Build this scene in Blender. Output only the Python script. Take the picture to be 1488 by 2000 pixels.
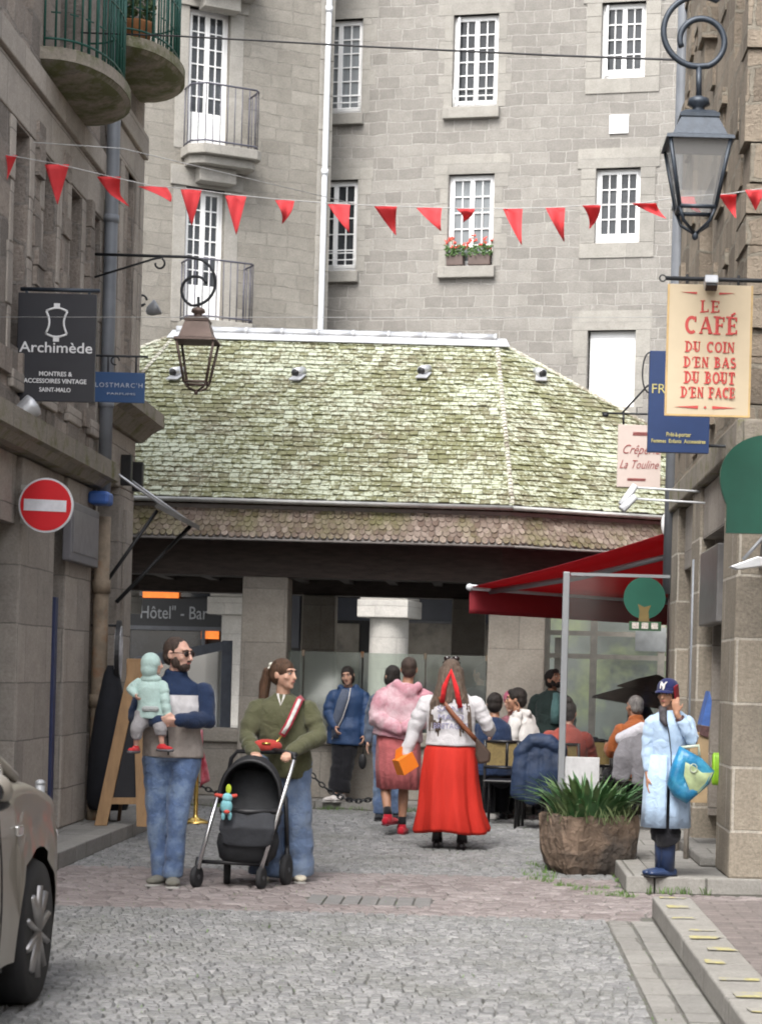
import bpy, bmesh, math, random
import numpy as np
from mathutils import Vector, Matrix
random.seed(7); rng = np.random.default_rng(7)
V = Vector; R = math.radians; PI = math.pi
sc = bpy.context.scene
for o in list(bpy.data.objects): bpy.data.objects.remove(o)

# ------------------------------------------------------------------ camera, sky, sun, exposure
F, VPX, VPY, ROLL, EYE = 4000.0, 960.0, 1328.0, 0.027, 1.5
cam = bpy.data.cameras.new('camera'); camo = bpy.data.objects.new('camera', cam); sc.collection.objects.link(camo)
cam.sensor_fit = 'AUTO'; cam.sensor_width = 36; cam.lens = F / 2000 * 36
cam.shift_x = -(VPX - 744) / 2000; cam.shift_y = (VPY - 1000) / 2000
cam.clip_start = 0.1; cam.clip_end = 400
camo.matrix_world = Matrix.Translation((0, 0, EYE)) @ Matrix.Rotation(R(90), 4, 'X') @ Matrix.Rotation(ROLL, 4, 'Z')
cam.dof.use_dof = True; cam.dof.focus_distance = 17.5; cam.dof.aperture_fstop = 5.6
sc.camera = camo
sc.render.resolution_x = 761; sc.render.resolution_y = 1024

SUN_EL, SUN_AZ = R(52), R(200)      # overcast: a wide soft sun from behind the camera
world = bpy.data.worlds.new('World'); sc.world = world; world.use_nodes = True
nt = world.node_tree; bg = nt.nodes['Background']
sky = nt.nodes.new('ShaderNodeTexSky'); sky.sky_type = 'NISHITA'; sky.sun_disc = False
sky.sun_elevation = SUN_EL; sky.sun_rotation = SUN_AZ; sky.dust_density = 4.0; sky.air_density = 1.2; sky.ozone_density = 1.0
hs = nt.nodes.new('ShaderNodeHueSaturation'); hs.inputs['Saturation'].default_value = 0.28
nt.links.new(sky.outputs[0], hs.inputs['Color']); nt.links.new(hs.outputs[0], bg.inputs[0])
bg.inputs[1].default_value = 0.15
sun = bpy.data.lights.new('sun', 'SUN'); sun.energy = 1.0; sun.angle = R(28); sun.color = (1.0, 0.965, 0.91)
suno = bpy.data.objects.new('sun', sun); sc.collection.objects.link(suno)
sd = V((math.sin(SUN_AZ) * math.cos(SUN_EL), math.cos(SUN_AZ) * math.cos(SUN_EL), math.sin(SUN_EL)))
suno.rotation_euler = sd.to_track_quat('Z', 'Y').to_euler(); suno.location = (0, -10, 40)
sc.view_settings.view_transform = 'Standard'; sc.view_settings.look = 'None'
sc.view_settings.exposure = 1.5; sc.view_settings.gamma = 1.0
sc.cycles.filter_width = 1.9; sc.cycles.max_bounces = 8; sc.cycles.use_denoising = True

# ------------------------------------------------------------------ helpers
_c, _s = math.cos(ROLL), math.sin(ROLL)
def _un(x, y):
    dx, dy = x - VPX, y - VPY
    return dx * _c + dy * _s, -dx * _s + dy * _c
def at(x, y, D):                      # photograph pixel at distance D down the street -> point
    dx, dy = _un(x, y); return V((dx * D / F, D, EYE - dy * D / F))
def gnd(x, y, z=0.0):                 # photograph pixel of a point on the level z
    dx, dy = _un(x, y); D = (EYE - z) * F / dy; return V((dx * D / F, D, z))
def onx(x, y, X):                     # photograph pixel of a point on a wall plane x = X
    dx, dy = _un(x, y); D = X * F / dx; return V((X, D, EYE - dy * D / F))

class MB:
    def __init__(s): s.v = []; s.f = []; s.sm = []; s.c = []; s.cc = 0.5
    def add(s, vs, fs, smooth=False):
        n = len(s.v); s.v += [tuple(v) for v in vs]
        for f in fs: s.f.append(tuple(i + n for i in f)); s.sm.append(smooth); s.c.append(s.cc)
        return s
    def quad(s, a, b, c, d): return s.add([a, b, c, d], [(0, 1, 2, 3)])
    def box(s, c, size, rz=0, Rm=None):
        hx, hy, hz = size[0] / 2, size[1] / 2, size[2] / 2
        M = Rm if Rm is not None else Matrix.Rotation(rz, 3, 'Z')
        vs = [V(c) + M @ V((x * hx, y * hy, z * hz)) for x in (-1, 1) for y in (-1, 1) for z in (-1, 1)]
        return s.add(vs, [(0, 1, 3, 2), (4, 6, 7, 5), (0, 4, 5, 1), (2, 3, 7, 6), (0, 2, 6, 4), (1, 5, 7, 3)])
    def lohi(s, lo, hi): return s.box([(a + b) / 2 for a, b in zip(lo, hi)], [abs(b - a) for a, b in zip(lo, hi)])
    def prism(s, pts, d):             # closed outline (3d points) pushed along d
        n = len(pts); d = V(d); pts = [V(p) for p in pts]
        vs = pts + [p + d for p in pts]
        return s.add(vs, [tuple(range(n))[::-1], tuple(range(n, 2 * n))] + [(i, (i + 1) % n, n + (i + 1) % n, n + i) for i in range(n)])
    def tube(s, pts, rad, n=10, ref=None, rnd=False, smooth=True, closed=False):
        pts = [V(p) for p in pts]; k = len(pts)
        if not isinstance(rad, (list, tuple)) or (isinstance(rad, tuple)): rad = [rad] * k
        rad = [r if isinstance(r, tuple) else (r, r) for r in rad]
        T = []
        for i in range(k):
            if closed: t = pts[(i + 1) % k] - pts[i - 1]
            else: t = pts[min(i + 1, k - 1)] - pts[max(i - 1, 0)]
            T.append(t.normalized() if t.length > 1e-9 else V((0, 0, 1)))
        if rnd:                        # rounded ends
            r0, r1 = rad[0], rad[-1]; a, b = min(r0), min(r1)
            pts = [pts[0] - T[0] * a * .95, pts[0] - T[0] * a * .6] + pts + [pts[-1] + T[-1] * b * .6, pts[-1] + T[-1] * b * .95]
            rad = [(r0[0] * .3, r0[1] * .3), (r0[0] * .8, r0[1] * .8)] + rad + [(r1[0] * .8, r1[1] * .8), (r1[0] * .3, r1[1] * .3)]
            T = [T[0], T[0]] + T + [T[-1], T[-1]]; k += 4
        fx = V(ref) if ref is not None else (V((1, 0, 0)) if abs(T[0].x) < .8 else V((0, 1, 0)))
        vs = []
        for i in range(k):
            if ref is not None: fx = V(ref)
            ax = fx - T[i] * fx.dot(T[i])
            if ax.length < 1e-6: ax = T[i].orthogonal()
            ax.normalize(); ay = T[i].cross(ax); fx = ax
            for j in range(n):
                a = 2 * PI * j / n
                vs.append(pts[i] + ax * (rad[i][0] * math.cos(a)) + ay * (rad[i][1] * math.sin(a)))
        fs = []
        for i in range(k if closed else k - 1):
            q = (i + 1) % k
            for j in range(n): fs.append((i * n + j, i * n + (j + 1) % n, q * n + (j + 1) % n, q * n + j))
        if not closed: fs += [tuple(range(n))[::-1], tuple(range((k - 1) * n, k * n))]
        return s.add(vs, fs, smooth)
    def ell(s, c, r, Rm=None, n=14, m=9):
        c = V(c); M = Rm if Rm is not None else Matrix.Identity(3); vs = []; fs = []
        for i in range(1, m):
            th = PI * i / m
            for j in range(n):
                a = 2 * PI * j / n
                vs.append(c + M @ V((r[0] * math.sin(th) * math.cos(a), r[1] * math.sin(th) * math.sin(a), r[2] * math.cos(th))))
        t = len(vs); vs += [c + M @ V((0, 0, r[2])), c + M @ V((0, 0, -r[2]))]
        for i in range(m - 2):
            for j in range(n): fs.append((i * n + j, (i + 1) * n + j, (i + 1) * n + (j + 1) % n, i * n + (j + 1) % n))
        for j in range(n):
            fs.append((t, j, (j + 1) % n)); fs.append((t + 1, (m - 2) * n + (j + 1) % n, (m - 2) * n + j))
        return s.add(vs, fs, True)
    def lathe(s, prof, c=(0, 0, 0), n=16, smooth=True, Rm=None):
        c = V(c); M = Rm if Rm is not None else Matrix.Identity(3); vs = []; fs = []; k = len(prof)
        for r, z in prof:
            for j in range(n):
                a = 2 * PI * (j + .5) / n; vs.append(c + M @ V((r * math.cos(a), r * math.sin(a), z)))
        for i in range(k - 1):
            for j in range(n): fs.append((i * n + j, i * n + (j + 1) % n, (i + 1) * n + (j + 1) % n, (i + 1) * n + j))
        fs += [tuple(range(n))[::-1], tuple(range((k - 1) * n, k * n))]
        return s.add(vs, fs, smooth)
    def surf(s, rows, smooth=True, wrap=False):   # rows of points
        k, n = len(rows), len(rows[0]); vs = [p for r in rows for p in r]; fs = []
        for i in range(k - 1):
            for j in range(n if wrap else n - 1): fs.append((i * n + j, i * n + (j + 1) % n, (i + 1) * n + (j + 1) % n, (i + 1) * n + j))
        return s.add(vs, fs, smooth)
    def merge(s, o):
        n = len(s.v); s.v += o.v; s.f += [tuple(i + n for i in f) for f in o.f]; s.sm += o.sm; s.c += o.c; return s

def props(o, label=None, cat=None, group=None, kind=None):
    if label: o['label'] = label
    if cat: o['category'] = cat
    if group: o['group'] = group
    if kind: o['kind'] = kind
    return o
def thing(name, label, cat, loc=(0, 0, 0), rz=0, group=None):
    o = bpy.data.objects.new(name, None); sc.collection.objects.link(o); o.empty_display_size = .1
    o.location = loc; o.rotation_euler = (0, 0, rz); return props(o, label, cat, group)
def rootof(o):
    while o.parent: o = o.parent
    return o
def obj(name, mb, m, parent=None, world=False, bevel=0, remesh=0, smooth=0, fold=0, fscale=.12, recalc=False, solid=0, sub=0, fseed=0):
    """one mesh object; world=True: the points are world points and are brought into the parent's space"""
    vs = mb.v
    if world and parent is not None:
        r = rootof(parent); Mi = (Matrix.Translation(r.location) @ Matrix.Rotation(r.rotation_euler.z, 4, 'Z')).inverted()
        vs = [tuple(Mi @ V(v)) for v in vs]
    me = bpy.data.meshes.new(name); me.from_pydata(vs, [], mb.f); me.update()
    if remesh or recalc or bevel or solid:
        b = bmesh.new(); b.from_mesh(me); bmesh.ops.recalc_face_normals(b, faces=b.faces); b.to_mesh(me); b.free()
    me.polygons.foreach_set('use_smooth', mb.sm)
    N = len(me.loops); uv = me.uv_layers.new(name='UVMap')
    co = np.array(vs, dtype=float).reshape(-1, 3)
    li = np.empty(N, dtype=np.int32); me.loops.foreach_get('vertex_index', li)
    nor = np.empty(len(me.polygons) * 3); me.polygons.foreach_get('normal', nor); nor = nor.reshape(-1, 3)
    lt = np.empty(len(me.polygons), dtype=np.int32); me.polygons.foreach_get('loop_total', lt)
    ln = np.repeat(nor, lt, axis=0); p = co[li]
    t = np.stack([-ln[:, 1], ln[:, 0]], 1); L = np.linalg.norm(t, axis=1); flat = np.abs(ln[:, 2]) > .8
    t = t / np.maximum(L, 1e-6)[:, None]
    u = np.where(flat, p[:, 0], t[:, 0] * p[:, 0] + t[:, 1] * p[:, 1]); w = np.where(flat, p[:, 1], p[:, 2])
    uv.data.foreach_set('uv', np.stack([u, w], 1).astype(np.float32).ravel())
    if len(set(mb.c)) > 1:
        ca = me.color_attributes.new('tint', 'FLOAT_COLOR', 'CORNER'); cv = np.repeat(np.array(mb.c, dtype=np.float32), lt)
        ca.data.foreach_set('color', np.stack([cv, cv, cv, np.ones_like(cv)], 1).ravel())
    o = bpy.data.objects.new(name, me); sc.collection.objects.link(o)
    if m is not None: me.materials.append(m)
    if parent is not None: o.parent = parent
    if remesh:
        q = o.modifiers.new('fuse', 'REMESH'); q.mode = 'VOXEL'; q.voxel_size = remesh; q.use_smooth_shade = True
        if smooth:
            q = o.modifiers.new('smooth', 'SMOOTH'); q.factor = .5; q.iterations = smooth
        if fold:
            tx = bpy.data.textures.new('folds', 'CLOUDS'); tx.noise_scale = fscale * 1.3; tx.noise_depth = 1
            q = o.modifiers.new('folds', 'DISPLACE'); q.texture = tx; q.strength = fold * .7; q.mid_level = .5; q.texture_coords = 'LOCAL'
        if fold:
            tx = bpy.data.textures.new('creases', 'MARBLE'); tx.noise_scale = .22; tx.turbulence = 6; tx.marble_type = 'SHARP'; tx.noise_basis = 'ORIGINAL_PERLIN'
            q = o.modifiers.new('creases', 'DISPLACE'); q.texture = tx; q.strength = fold * .30; q.mid_level = .3; q.texture_coords = 'LOCAL'
    if solid:
        q = o.modifiers.new('solid', 'SOLIDIFY'); q.thickness = solid; q.offset = 0
    if bevel:
        q = o.modifiers.new('bevel', 'BEVEL'); q.width = bevel; q.segments = 2; q.limit_method = 'ANGLE'; q.angle_limit = R(40)
    if sub:
        q = o.modifiers.new('sub', 'SUBSURF'); q.levels = sub; q.render_levels = sub
    return o
def split_obj(name, mb, m, parent, **k):       # every loose piece becomes an object of its own
    par = list(range(len(mb.v)))
    def fd(i):
        while par[i] != i: par[i] = par[par[i]]; i = par[i]
        return i
    for f in mb.f:
        a = fd(f[0])
        for i in f[1:]: par[fd(i)] = a
    gs = {}
    for n_, f in enumerate(mb.f): gs.setdefault(fd(f[0]), []).append(n_)
    out = []
    for fl_ in gs.values():
        q = MB(); mp = {}
        for n_ in fl_:
            g_ = []
            for i in mb.f[n_]:
                if i not in mp: mp[i] = len(q.v); q.v.append(mb.v[i])
                g_.append(mp[i])
            q.f.append(tuple(g_)); q.sm.append(mb.sm[n_]); q.c.append(mb.c[n_])
        out.append(obj(name, q, m, parent, **k))
    return out
def solo(name, mb, m, label, cat, group=None, **k): return props(obj(name, mb, m, **k), label, cat, group)
def struct(name, mb, m, **k): return props(obj(name, mb, m, **k), kind='structure')
def copy_tree(o, parent=None):
    c = o.copy(); sc.collection.objects.link(c)
    if parent is not None: c.parent = parent
    for ch in list(o.children): copy_tree(ch, c)
    return c
def lettering(body, m, parent, origin, size, right=(1, 0, 0), up=(0, 0, 1), align='CENTER', sx=1.0, shear=0, depth=.002, bold=0, space=1.0, name='lettering', maxw=None):
    cu = bpy.data.curves.new('t', 'FONT'); cu.body = body; cu.size = size; cu.align_x = align; cu.align_y = 'CENTER'
    cu.extrude = depth; cu.shear = shear; cu.offset = bold; cu.space_character = space; cu.resolution_u = 3
    t = bpy.data.objects.new('t', cu); sc.collection.objects.link(t)
    bpy.context.view_layer.update()
    me = bpy.data.meshes.new_from_object(t.evaluated_get(bpy.context.evaluated_depsgraph_get()))
    vs = [v.co.copy() for v in me.vertices]; fs = [tuple(p.vertices) for p in me.polygons]
    bpy.data.objects.remove(t); bpy.data.meshes.remove(me)
    if maxw:
        w = max(v.x for v in vs) - min(v.x for v in vs); sx = maxw / w
    r_, u_ = V(right), V(up); n_ = r_.cross(u_)
    mb = MB(); mb.add([V(origin) + r_ * v.x * sx + u_ * v.y + n_ * v.z for v in vs], fs)
    return obj(name, mb, m, parent, world=True)

# ------------------------------------------------------------------ materials
def _mat(name):
    m = bpy.data.materials.new(name); m.use_nodes = True; t = m.node_tree
    return m, t, t.nodes['Principled BSDF'], t.links
def _n(t, kind, **kw):
    n = t.nodes.new(kind)
    for k, v in kw.items():
        if k in n.inputs: n.inputs[k].default_value = v
        else: setattr(n, k, v)
    return n
def _ramp(t, fac, stops, interp='LINEAR'):
    r = t.nodes.new('ShaderNodeValToRGB'); r.color_ramp.interpolation = interp; e = r.color_ramp.elements
    e[0].position, e[0].color = stops[0][0], (*stops[0][1], 1); e[1].position, e[1].color = stops[-1][0], (*stops[-1][1], 1)
    for p, c in stops[1:-1]:
        q = e.new(p); q.color = (*c, 1)
    if fac is not None: t.links.new(fac, r.inputs[0])
    return r
def _mix(t, fac, a, b, mode='MIX'):
    n = t.nodes.new('ShaderNodeMix'); n.data_type = 'RGBA'; n.blend_type = mode
    for sock, val in ((n.inputs[0], fac), (n.inputs[6], a), (n.inputs[7], b)):
        if hasattr(val, 'links'): t.links.new(val, sock)
        elif isinstance(val, (tuple, list)): sock.default_value = (*val[:3], 1)
        else: sock.default_value = val
    return n.outputs[2]
def g3(v): return (v, v, v)
def mat(name, col, rough=.7, metal=0, var=.18, scale=9, bump=0, bscale=60, col2=None, c2at=.55, spec=.5, coat=0, stretch=None, emit=0, distort=0):
    m, t, p, L = _mat(name)
    tc = _n(t, 'ShaderNodeTexCoord'); src = tc.outputs['Object']
    if stretch:
        mp = _n(t, 'ShaderNodeMapping'); mp.inputs['Scale'].default_value = stretch; L.new(src, mp.inputs[0]); src = mp.outputs[0]
    nz = _n(t, 'ShaderNodeTexNoise', Scale=scale, Detail=5.0, Roughness=.6); L.new(src, nz.inputs['Vector'])
    lo, hi = tuple(c * (1 - var) for c in col), tuple(min(1, c * (1 + var)) for c in col)
    r = _ramp(t, nz.outputs['Fac'], [(.3, lo), (.7, hi)]); out = r.outputs[0]
    if col2:
        n2 = _n(t, 'ShaderNodeTexNoise', Scale=scale * .37, Detail=6.0, Roughness=.65); L.new(src, n2.inputs['Vector'])
        k = _ramp(t, n2.outputs['Fac'], [(c2at - .06, g3(0)), (c2at + .08, g3(1))]); out = _mix(t, k.outputs[0], out, col2)
    L.new(out, p.inputs['Base Color']); p.inputs['Roughness'].default_value = rough; p.inputs['Metallic'].default_value = metal
    p.inputs['Specular IOR Level'].default_value = spec; p.inputs['Coat Weight'].default_value = coat
    if emit: L.new(out, p.inputs['Emission Color']); p.inputs['Emission Strength'].default_value = emit
    if bump:
        nb = _n(t, 'ShaderNodeTexNoise', Scale=bscale, Detail=4.0, Distortion=distort); L.new(src, nb.inputs['Vector'])
        b = _n(t, 'ShaderNodeBump', Strength=1.0, Distance=bump); L.new(nb.outputs['Fac'], b.inputs['Height']); L.new(b.outputs[0], p.inputs['Normal'])
    return m
def cloth(name, col, var=.12, bump=.008, bscale=26, rough=.9, **k):
    m = mat(name, col, rough, 0, var, 14, bump * 1.7, bscale * .5, spec=.2, distort=1.2, **k); m.node_tree.nodes['Principled BSDF'].inputs['Sheen Weight'].default_value = .15; return m
def zones(name, stops, rough=.85, axis='Z', var=.12):   # cloth in bands of its own colours
    m, t, p, L = _mat(name); tc = _n(t, 'ShaderNodeTexCoord'); sx = _n(t, 'ShaderNodeSeparateXYZ'); L.new(tc.outputs['Object'], sx.inputs[0])
    mr = _n(t, 'ShaderNodeMapRange'); mr.inputs['From Max'].default_value = 2.0; L.new(sx.outputs[axis], mr.inputs[0])
    r = _ramp(t, mr.outputs[0], [(z / 2.0, c) for z, c in stops], 'CONSTANT')
    nz = _n(t, 'ShaderNodeTexNoise', Scale=22.0, Detail=5.0); L.new(tc.outputs['Object'], nz.inputs['Vector'])
    k = _ramp(t, nz.outputs['Fac'], [(.3, g3(1 - var)), (.7, g3(1 + var))]); out = _mix(t, 1.0, r.outputs[0], k.outputs[0], 'MULTIPLY')
    L.new(out, p.inputs['Base Color']); p.inputs['Roughness'].default_value = rough; p.inputs['Specular IOR Level'].default_value = .2
    b = _n(t, 'ShaderNodeBump', Strength=1.0, Distance=.008); L.new(nz.outputs['Fac'], b.inputs['Height']); L.new(b.outputs[0], p.inputs['Normal'])
    return m
def stone(name, c1, c2, mortar, bw, bh, ms=.012, warp=.02, rough=.9, stain=.35, bumpd=.012, grain=.25, stainc=(.10, .095, .085), off=.5, sq=1.0, moss=None, mossat=.6):
    """coursed stone laid in metres along the wall: blocks of two tones, joints, grain, stains"""
    m, t, p, L = _mat(name); tc = _n(t, 'ShaderNodeTexCoord'); uv = tc.outputs['UV']
    nz = _n(t, 'ShaderNodeTexNoise', Scale=2.2, Detail=3.0); L.new(uv, nz.inputs['Vector'])
    sub = _n(t, 'ShaderNodeVectorMath', operation='SUBTRACT'); sub.inputs[1].default_value = (.5, .5, .5); L.new(nz.outputs['Color'], sub.inputs[0])
    sca = _n(t, 'ShaderNodeVectorMath', operation='SCALE'); sca.inputs[3].default_value = warp * 2; L.new(sub.outputs[0], sca.inputs[0])
    ad = _n(t, 'ShaderNodeVectorMath', operation='ADD'); L.new(uv, ad.inputs[0]); L.new(sca.outputs[0], ad.inputs[1])
    br = _n(t, 'ShaderNodeTexBrick'); br.offset = off; br.squash = sq; br.squash_frequency = 3; br.offset_frequency = 2; L.new(ad.outputs[0], br.inputs['Vector'])
    for k, v in (('Color1', (*c1, 1)), ('Color2', (*c2, 1)), ('Mortar', (*mortar, 1)), ('Scale', 1.0), ('Mortar Size', ms), ('Mortar Smooth', .35), ('Brick Width', bw), ('Row Height', bh), ('Bias', 0.0)):
        br.inputs[k].default_value = v
    gr = _n(t, 'ShaderNodeTexNoise', Scale=38.0, Detail=8.0, Roughness=.75); L.new(uv, gr.inputs['Vector'])
    gk = _ramp(t, gr.outputs['Fac'], [(.25, g3(1 - grain)), (.75, g3(1 + grain))]); col = _mix(t, 1.0, br.outputs['Color'], gk.outputs[0], 'MULTIPLY')
    vo = _n(t, 'ShaderNodeTexNoise', Scale=5.5, Detail=4.0, Roughness=.7); L.new(ad.outputs[0], vo.inputs['Vector'])
    vk = _ramp(t, vo.outputs['Fac'], [(.3, g3(.88)), (.7, g3(1.1))]); col = _mix(t, 1.0, col, vk.outputs[0], 'MULTIPLY')
    st = _n(t, 'ShaderNodeTexNoise', Scale=.55, Detail=7.0, Roughness=.7); L.new(uv, st.inputs['Vector'])
    sk = _ramp(t, st.outputs['Fac'], [(.48, g3(0)), (.72, g3(stain))]); col = _mix(t, sk.outputs[0], col, stainc)
    if moss:
        mo = _n(t, 'ShaderNodeTexNoise', Scale=3.1, Detail=7.0, Roughness=.7); L.new(uv, mo.inputs['Vector'])
        mk = _ramp(t, mo.outputs['Fac'], [(mossat - .05, g3(0)), (mossat + .1, g3(.85))]); col = _mix(t, mk.outputs[0], col, moss)
    L.new(col, p.inputs['Base Color']); p.inputs['Roughness'].default_value = rough; p.inputs['Specular IOR Level'].default_value = .3
    b1 = _n(t, 'ShaderNodeBump', Strength=1.0, Distance=bumpd, invert=True); L.new(br.outputs['Fac'], b1.inputs['Height'])
    mm = _n(t, 'ShaderNodeMath', operation='ADD'); L.new(gr.outputs['Fac'], mm.inputs[0]); L.new(vo.outputs['Fac'], mm.inputs[1])
    b2 = _n(t, 'ShaderNodeBump', Strength=.8, Distance=bumpd * 1.4); L.new(mm.outputs[0], b2.inputs['Height']); L.new(b1.outputs[0], b2.inputs['Normal'])
    L.new(b2.outputs[0], p.inputs['Normal']); return m
def tinted(name, dark, light, rough=.85, specks=None, moss=None, bump=.006, bscale=70, speckat=.6, mossat=.5, specscale=22, spec=.4):
    """many small pieces, each with its own tone (attribute 'tint'), with lichen specks and moss"""
    m, t, p, L = _mat(name); tc = _n(t, 'ShaderNodeTexCoord'); at_ = _n(t, 'ShaderNodeAttribute', attribute_name='tint')
    col = _ramp(t, at_.outputs['Fac'], [(0, dark), (1, light)]).outputs[0]
    if moss:
        mo = _n(t, 'ShaderNodeTexNoise', Scale=1.6, Detail=7.0, Roughness=.72); L.new(tc.outputs['Object'], mo.inputs['Vector'])
        mk = _ramp(t, mo.outputs['Fac'], [(mossat - .16, g3(0)), (mossat + .14, g3(.9))]); col = _mix(t, mk.outputs[0], col, moss)
    if specks:
        sp = _n(t, 'ShaderNodeTexNoise', Scale=specscale, Detail=4.0, Roughness=.6); L.new(tc.outputs['Object'], sp.inputs['Vector'])
        big = _n(t, 'ShaderNodeTexNoise', Scale=.9, Detail=3.0); L.new(tc.outputs['Object'], big.inputs['Vector'])
        s1 = _n(t, 'ShaderNodeMath', operation='MULTIPLY_ADD'); s1.inputs[1].default_value = .45; L.new(big.outputs['Fac'], s1.inputs[0]); L.new(sp.outputs['Fac'], s1.inputs[2])
        s2 = _n(t, 'ShaderNodeMath', operation='MULTIPLY_ADD'); s2.inputs[1].default_value = .22; L.new(at_.outputs['Fac'], s2.inputs[0]); L.new(s1.outputs[0], s2.inputs[2])
        k = _ramp(t, s2.outputs[0], [(speckat + .2, g3(0)), (speckat + .3, g3(.95))]); col = _mix(t, k.outputs[0], col, specks)
    gr = _n(t, 'ShaderNodeTexNoise', Scale=bscale, Detail=5.0, Roughness=.7); L.new(tc.outputs['Object'], gr.inputs['Vector'])
    gk = _ramp(t, gr.outputs['Fac'], [(.25, g3(.75)), (.75, g3(1.22))]); col = _mix(t, 1.0, col, gk.outputs[0], 'MULTIPLY')
    L.new(col, p.inputs['Base Color']); p.inputs['Roughness'].default_value = rough; p.inputs['Specular IOR Level'].default_value = spec
    b = _n(t, 'ShaderNodeBump', Strength=1.0, Distance=bump); L.new(gr.outputs['Fac'], b.inputs['Height']); L.new(b.outputs[0], p.inputs['Normal']); return m
def sheet_glass(name, tint=(.92, .95, .93), refl=.12, haze=0.0, hazec=(.6, .62, .6)):
    m, t, p, L = _mat(name); out = t.nodes['Material Output']; t.nodes.remove(p)
    tr = _n(t, 'ShaderNodeBsdfTransparent'); tr.inputs[0].default_value = (*tint, 1)
    gl = _n(t, 'ShaderNodeBsdfGlossy'); gl.inputs['Roughness'].default_value = .06
    fr = _n(t, 'ShaderNodeFresnel'); fr.inputs['IOR'].default_value = 1.5
    ad = _n(t, 'ShaderNodeMath', operation='ADD'); ad.inputs[1].default_value = refl - .04; L.new(fr.outputs[0], ad.inputs[0])
    mx = _n(t, 'ShaderNodeMixShader'); L.new(ad.outputs[0], mx.inputs[0]); L.new(tr.outputs[0], mx.inputs[1]); L.new(gl.outputs[0], mx.inputs[2]); last = mx
    if haze:
        df = _n(t, 'ShaderNodeBsdfDiffuse'); df.inputs[0].default_value = (*hazec, 1)
        m2 = _n(t, 'ShaderNodeMixShader'); m2.inputs[0].default_value = haze; L.new(mx.outputs[0], m2.inputs[1]); L.new(df.outputs[0], m2.inputs[2]); last = m2
    L.new(last.outputs[0], out.inputs[0]); return m
def skin(name, col): 
    m = mat(name, col, .5, 0, .08, 30, .0015, 120, spec=.4); p = m.node_tree.nodes['Principled BSDF']
    p.inputs['Subsurface Weight'].default_value = .12; p.inputs['Subsurface Radius'].default_value = (.02, .008, .004); return m

M_FACADE = stone('facade granite', (.284, .269, .247), (.218, .205, .188), (.37, .352, .327), .44, .205, .0115, .05, stain=.22, sq=.7, grain=.32)
M_FACADE2 = stone('wing granite', (.26, .243, .214), (.21, .195, .170), (.245, .23, .203), .50, .225, .010, .05, stain=.22, sq=.75, grain=.32)
M_TRIM = stone('dressed granite', (.315, .30, .272), (.265, .252, .23), (.27, .26, .24), 1.6, .7, .004, .01, stain=.35, bumpd=.003)
M_BALC = stone('mossy balcony slab', (.33, .29, .24), (.25, .225, .19), (.19, .175, .15), 1.3, .6, .004, .02, stain=.4, moss=(.10, .115, .04), mossat=.47)
M_LEFT = stone('dark rubble granite', (.44, .375, .325), (.24, .21, .187), (.34, .305, .275), .46, .30, .014, .10, stain=.5, bumpd=.04, sq=.6, grain=.4)
M_LTRIM = stone('brown dressed granite', (.41, .366, .322), (.31, .278, .247), (.23, .21, .19), .75, .46, .006, .012, stain=.4, bumpd=.006)
M_LMOSS = stone('mossy cornice stone', (.33, .29, .24), (.25, .225, .19), (.19, .175, .15), 1.1, .6, .006, .02, stain=.4, moss=(.13, .13, .035), mossat=.55)
M_RIGHT = stone('pale rubble granite', (.36, .30, .235), (.20, .165, .13), (.30, .27, .22), .40, .27, .016, .10, stain=.4, bumpd=.035, sq=.6)
M_PIER = stone('big granite blocks', (.35, .305, .245), (.25, .22, .18), (.50, .46, .40), .85, .46, .012, .012, stain=.35, bumpd=.012, grain=.4)
M_HALLSTONE = stone('hall pillar granite', (.34, .31, .27), (.27, .245, .215), (.24, .22, .20), .9, .62, .005, .01, stain=.35, bumpd=.004)
M_COLUMN = stone('pale column granite', (.46, .44, .41), (.40, .385, .36), (.33, .315, .29), 1.4, .55, .006, .01, stain=.15, bumpd=.004)
M_SLAB = stone('pavement granite slabs', (.29, .28, .262), (.235, .228, .215), (.16, .155, .14), .9, .55, .008, .03, stain=.3, bumpd=.008)
M_PINKSLAB = stone('pink paving setts', (.235, .203, .193), (.185, .16, .153), (.17, .15, .14), .22, .11, .010, .02, stain=.3, bumpd=.008)
M_KERB = stone('kerb granite', (.29, .28, .26), (.25, .24, .225), (.15, .145, .13), 1.05, 9.0, .010, .01, stain=.25, bumpd=.006)
M_COB = tinted('granite setts', (.145, .146, .150), (.285, .284, .282), .7, bump=.004, bscale=45, moss=(.125, .128, .112), mossat=.62)
M_PINKCOB = tinted('pink granite setts', (.165, .138, .134), (.27, .238, .232), .75, bump=.004, bscale=45)
M_JOINT = mat('sett joints', (.115, .112, .102), .95, var=.3, scale=30, col2=(.07, .09, .03), c2at=.6)
M_GROUND = stone('far setts', (.30, .30, .30), (.22, .22, .22), (.12, .12, .11), .12, .11, .012, .02, bumpd=.008)
M_TILE = tinted('lichened roof tiles', (.15, .125, .095), (.25, .215, .165), .85, specks=(.47, .50, .39), moss=(.178, .182, .088), speckat=.605, mossat=.42, specscale=24)
M_SKIRT = tinted('scalloped roof tiles', (.14, .10, .08), (.29, .235, .20), .85, moss=(.13, .15, .025), mossat=.62)
M_ZINC = mat('zinc sheet', (.55, .56, .58), .45, .55, .12, 6, .002, 30)
M_GUTTER = mat('weathered gutter', (.20, .185, .175), .7, .1, .2, 5)
M_DARKWOOD = mat('dark stained timber', (.065, .050, .043), .8, 0, .3, 6, .003, 40, stretch=(1, 1, 6))
M_WHITE = mat('white window paint', (.82, .82, .82), .45, 0, .04, 4)
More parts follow.
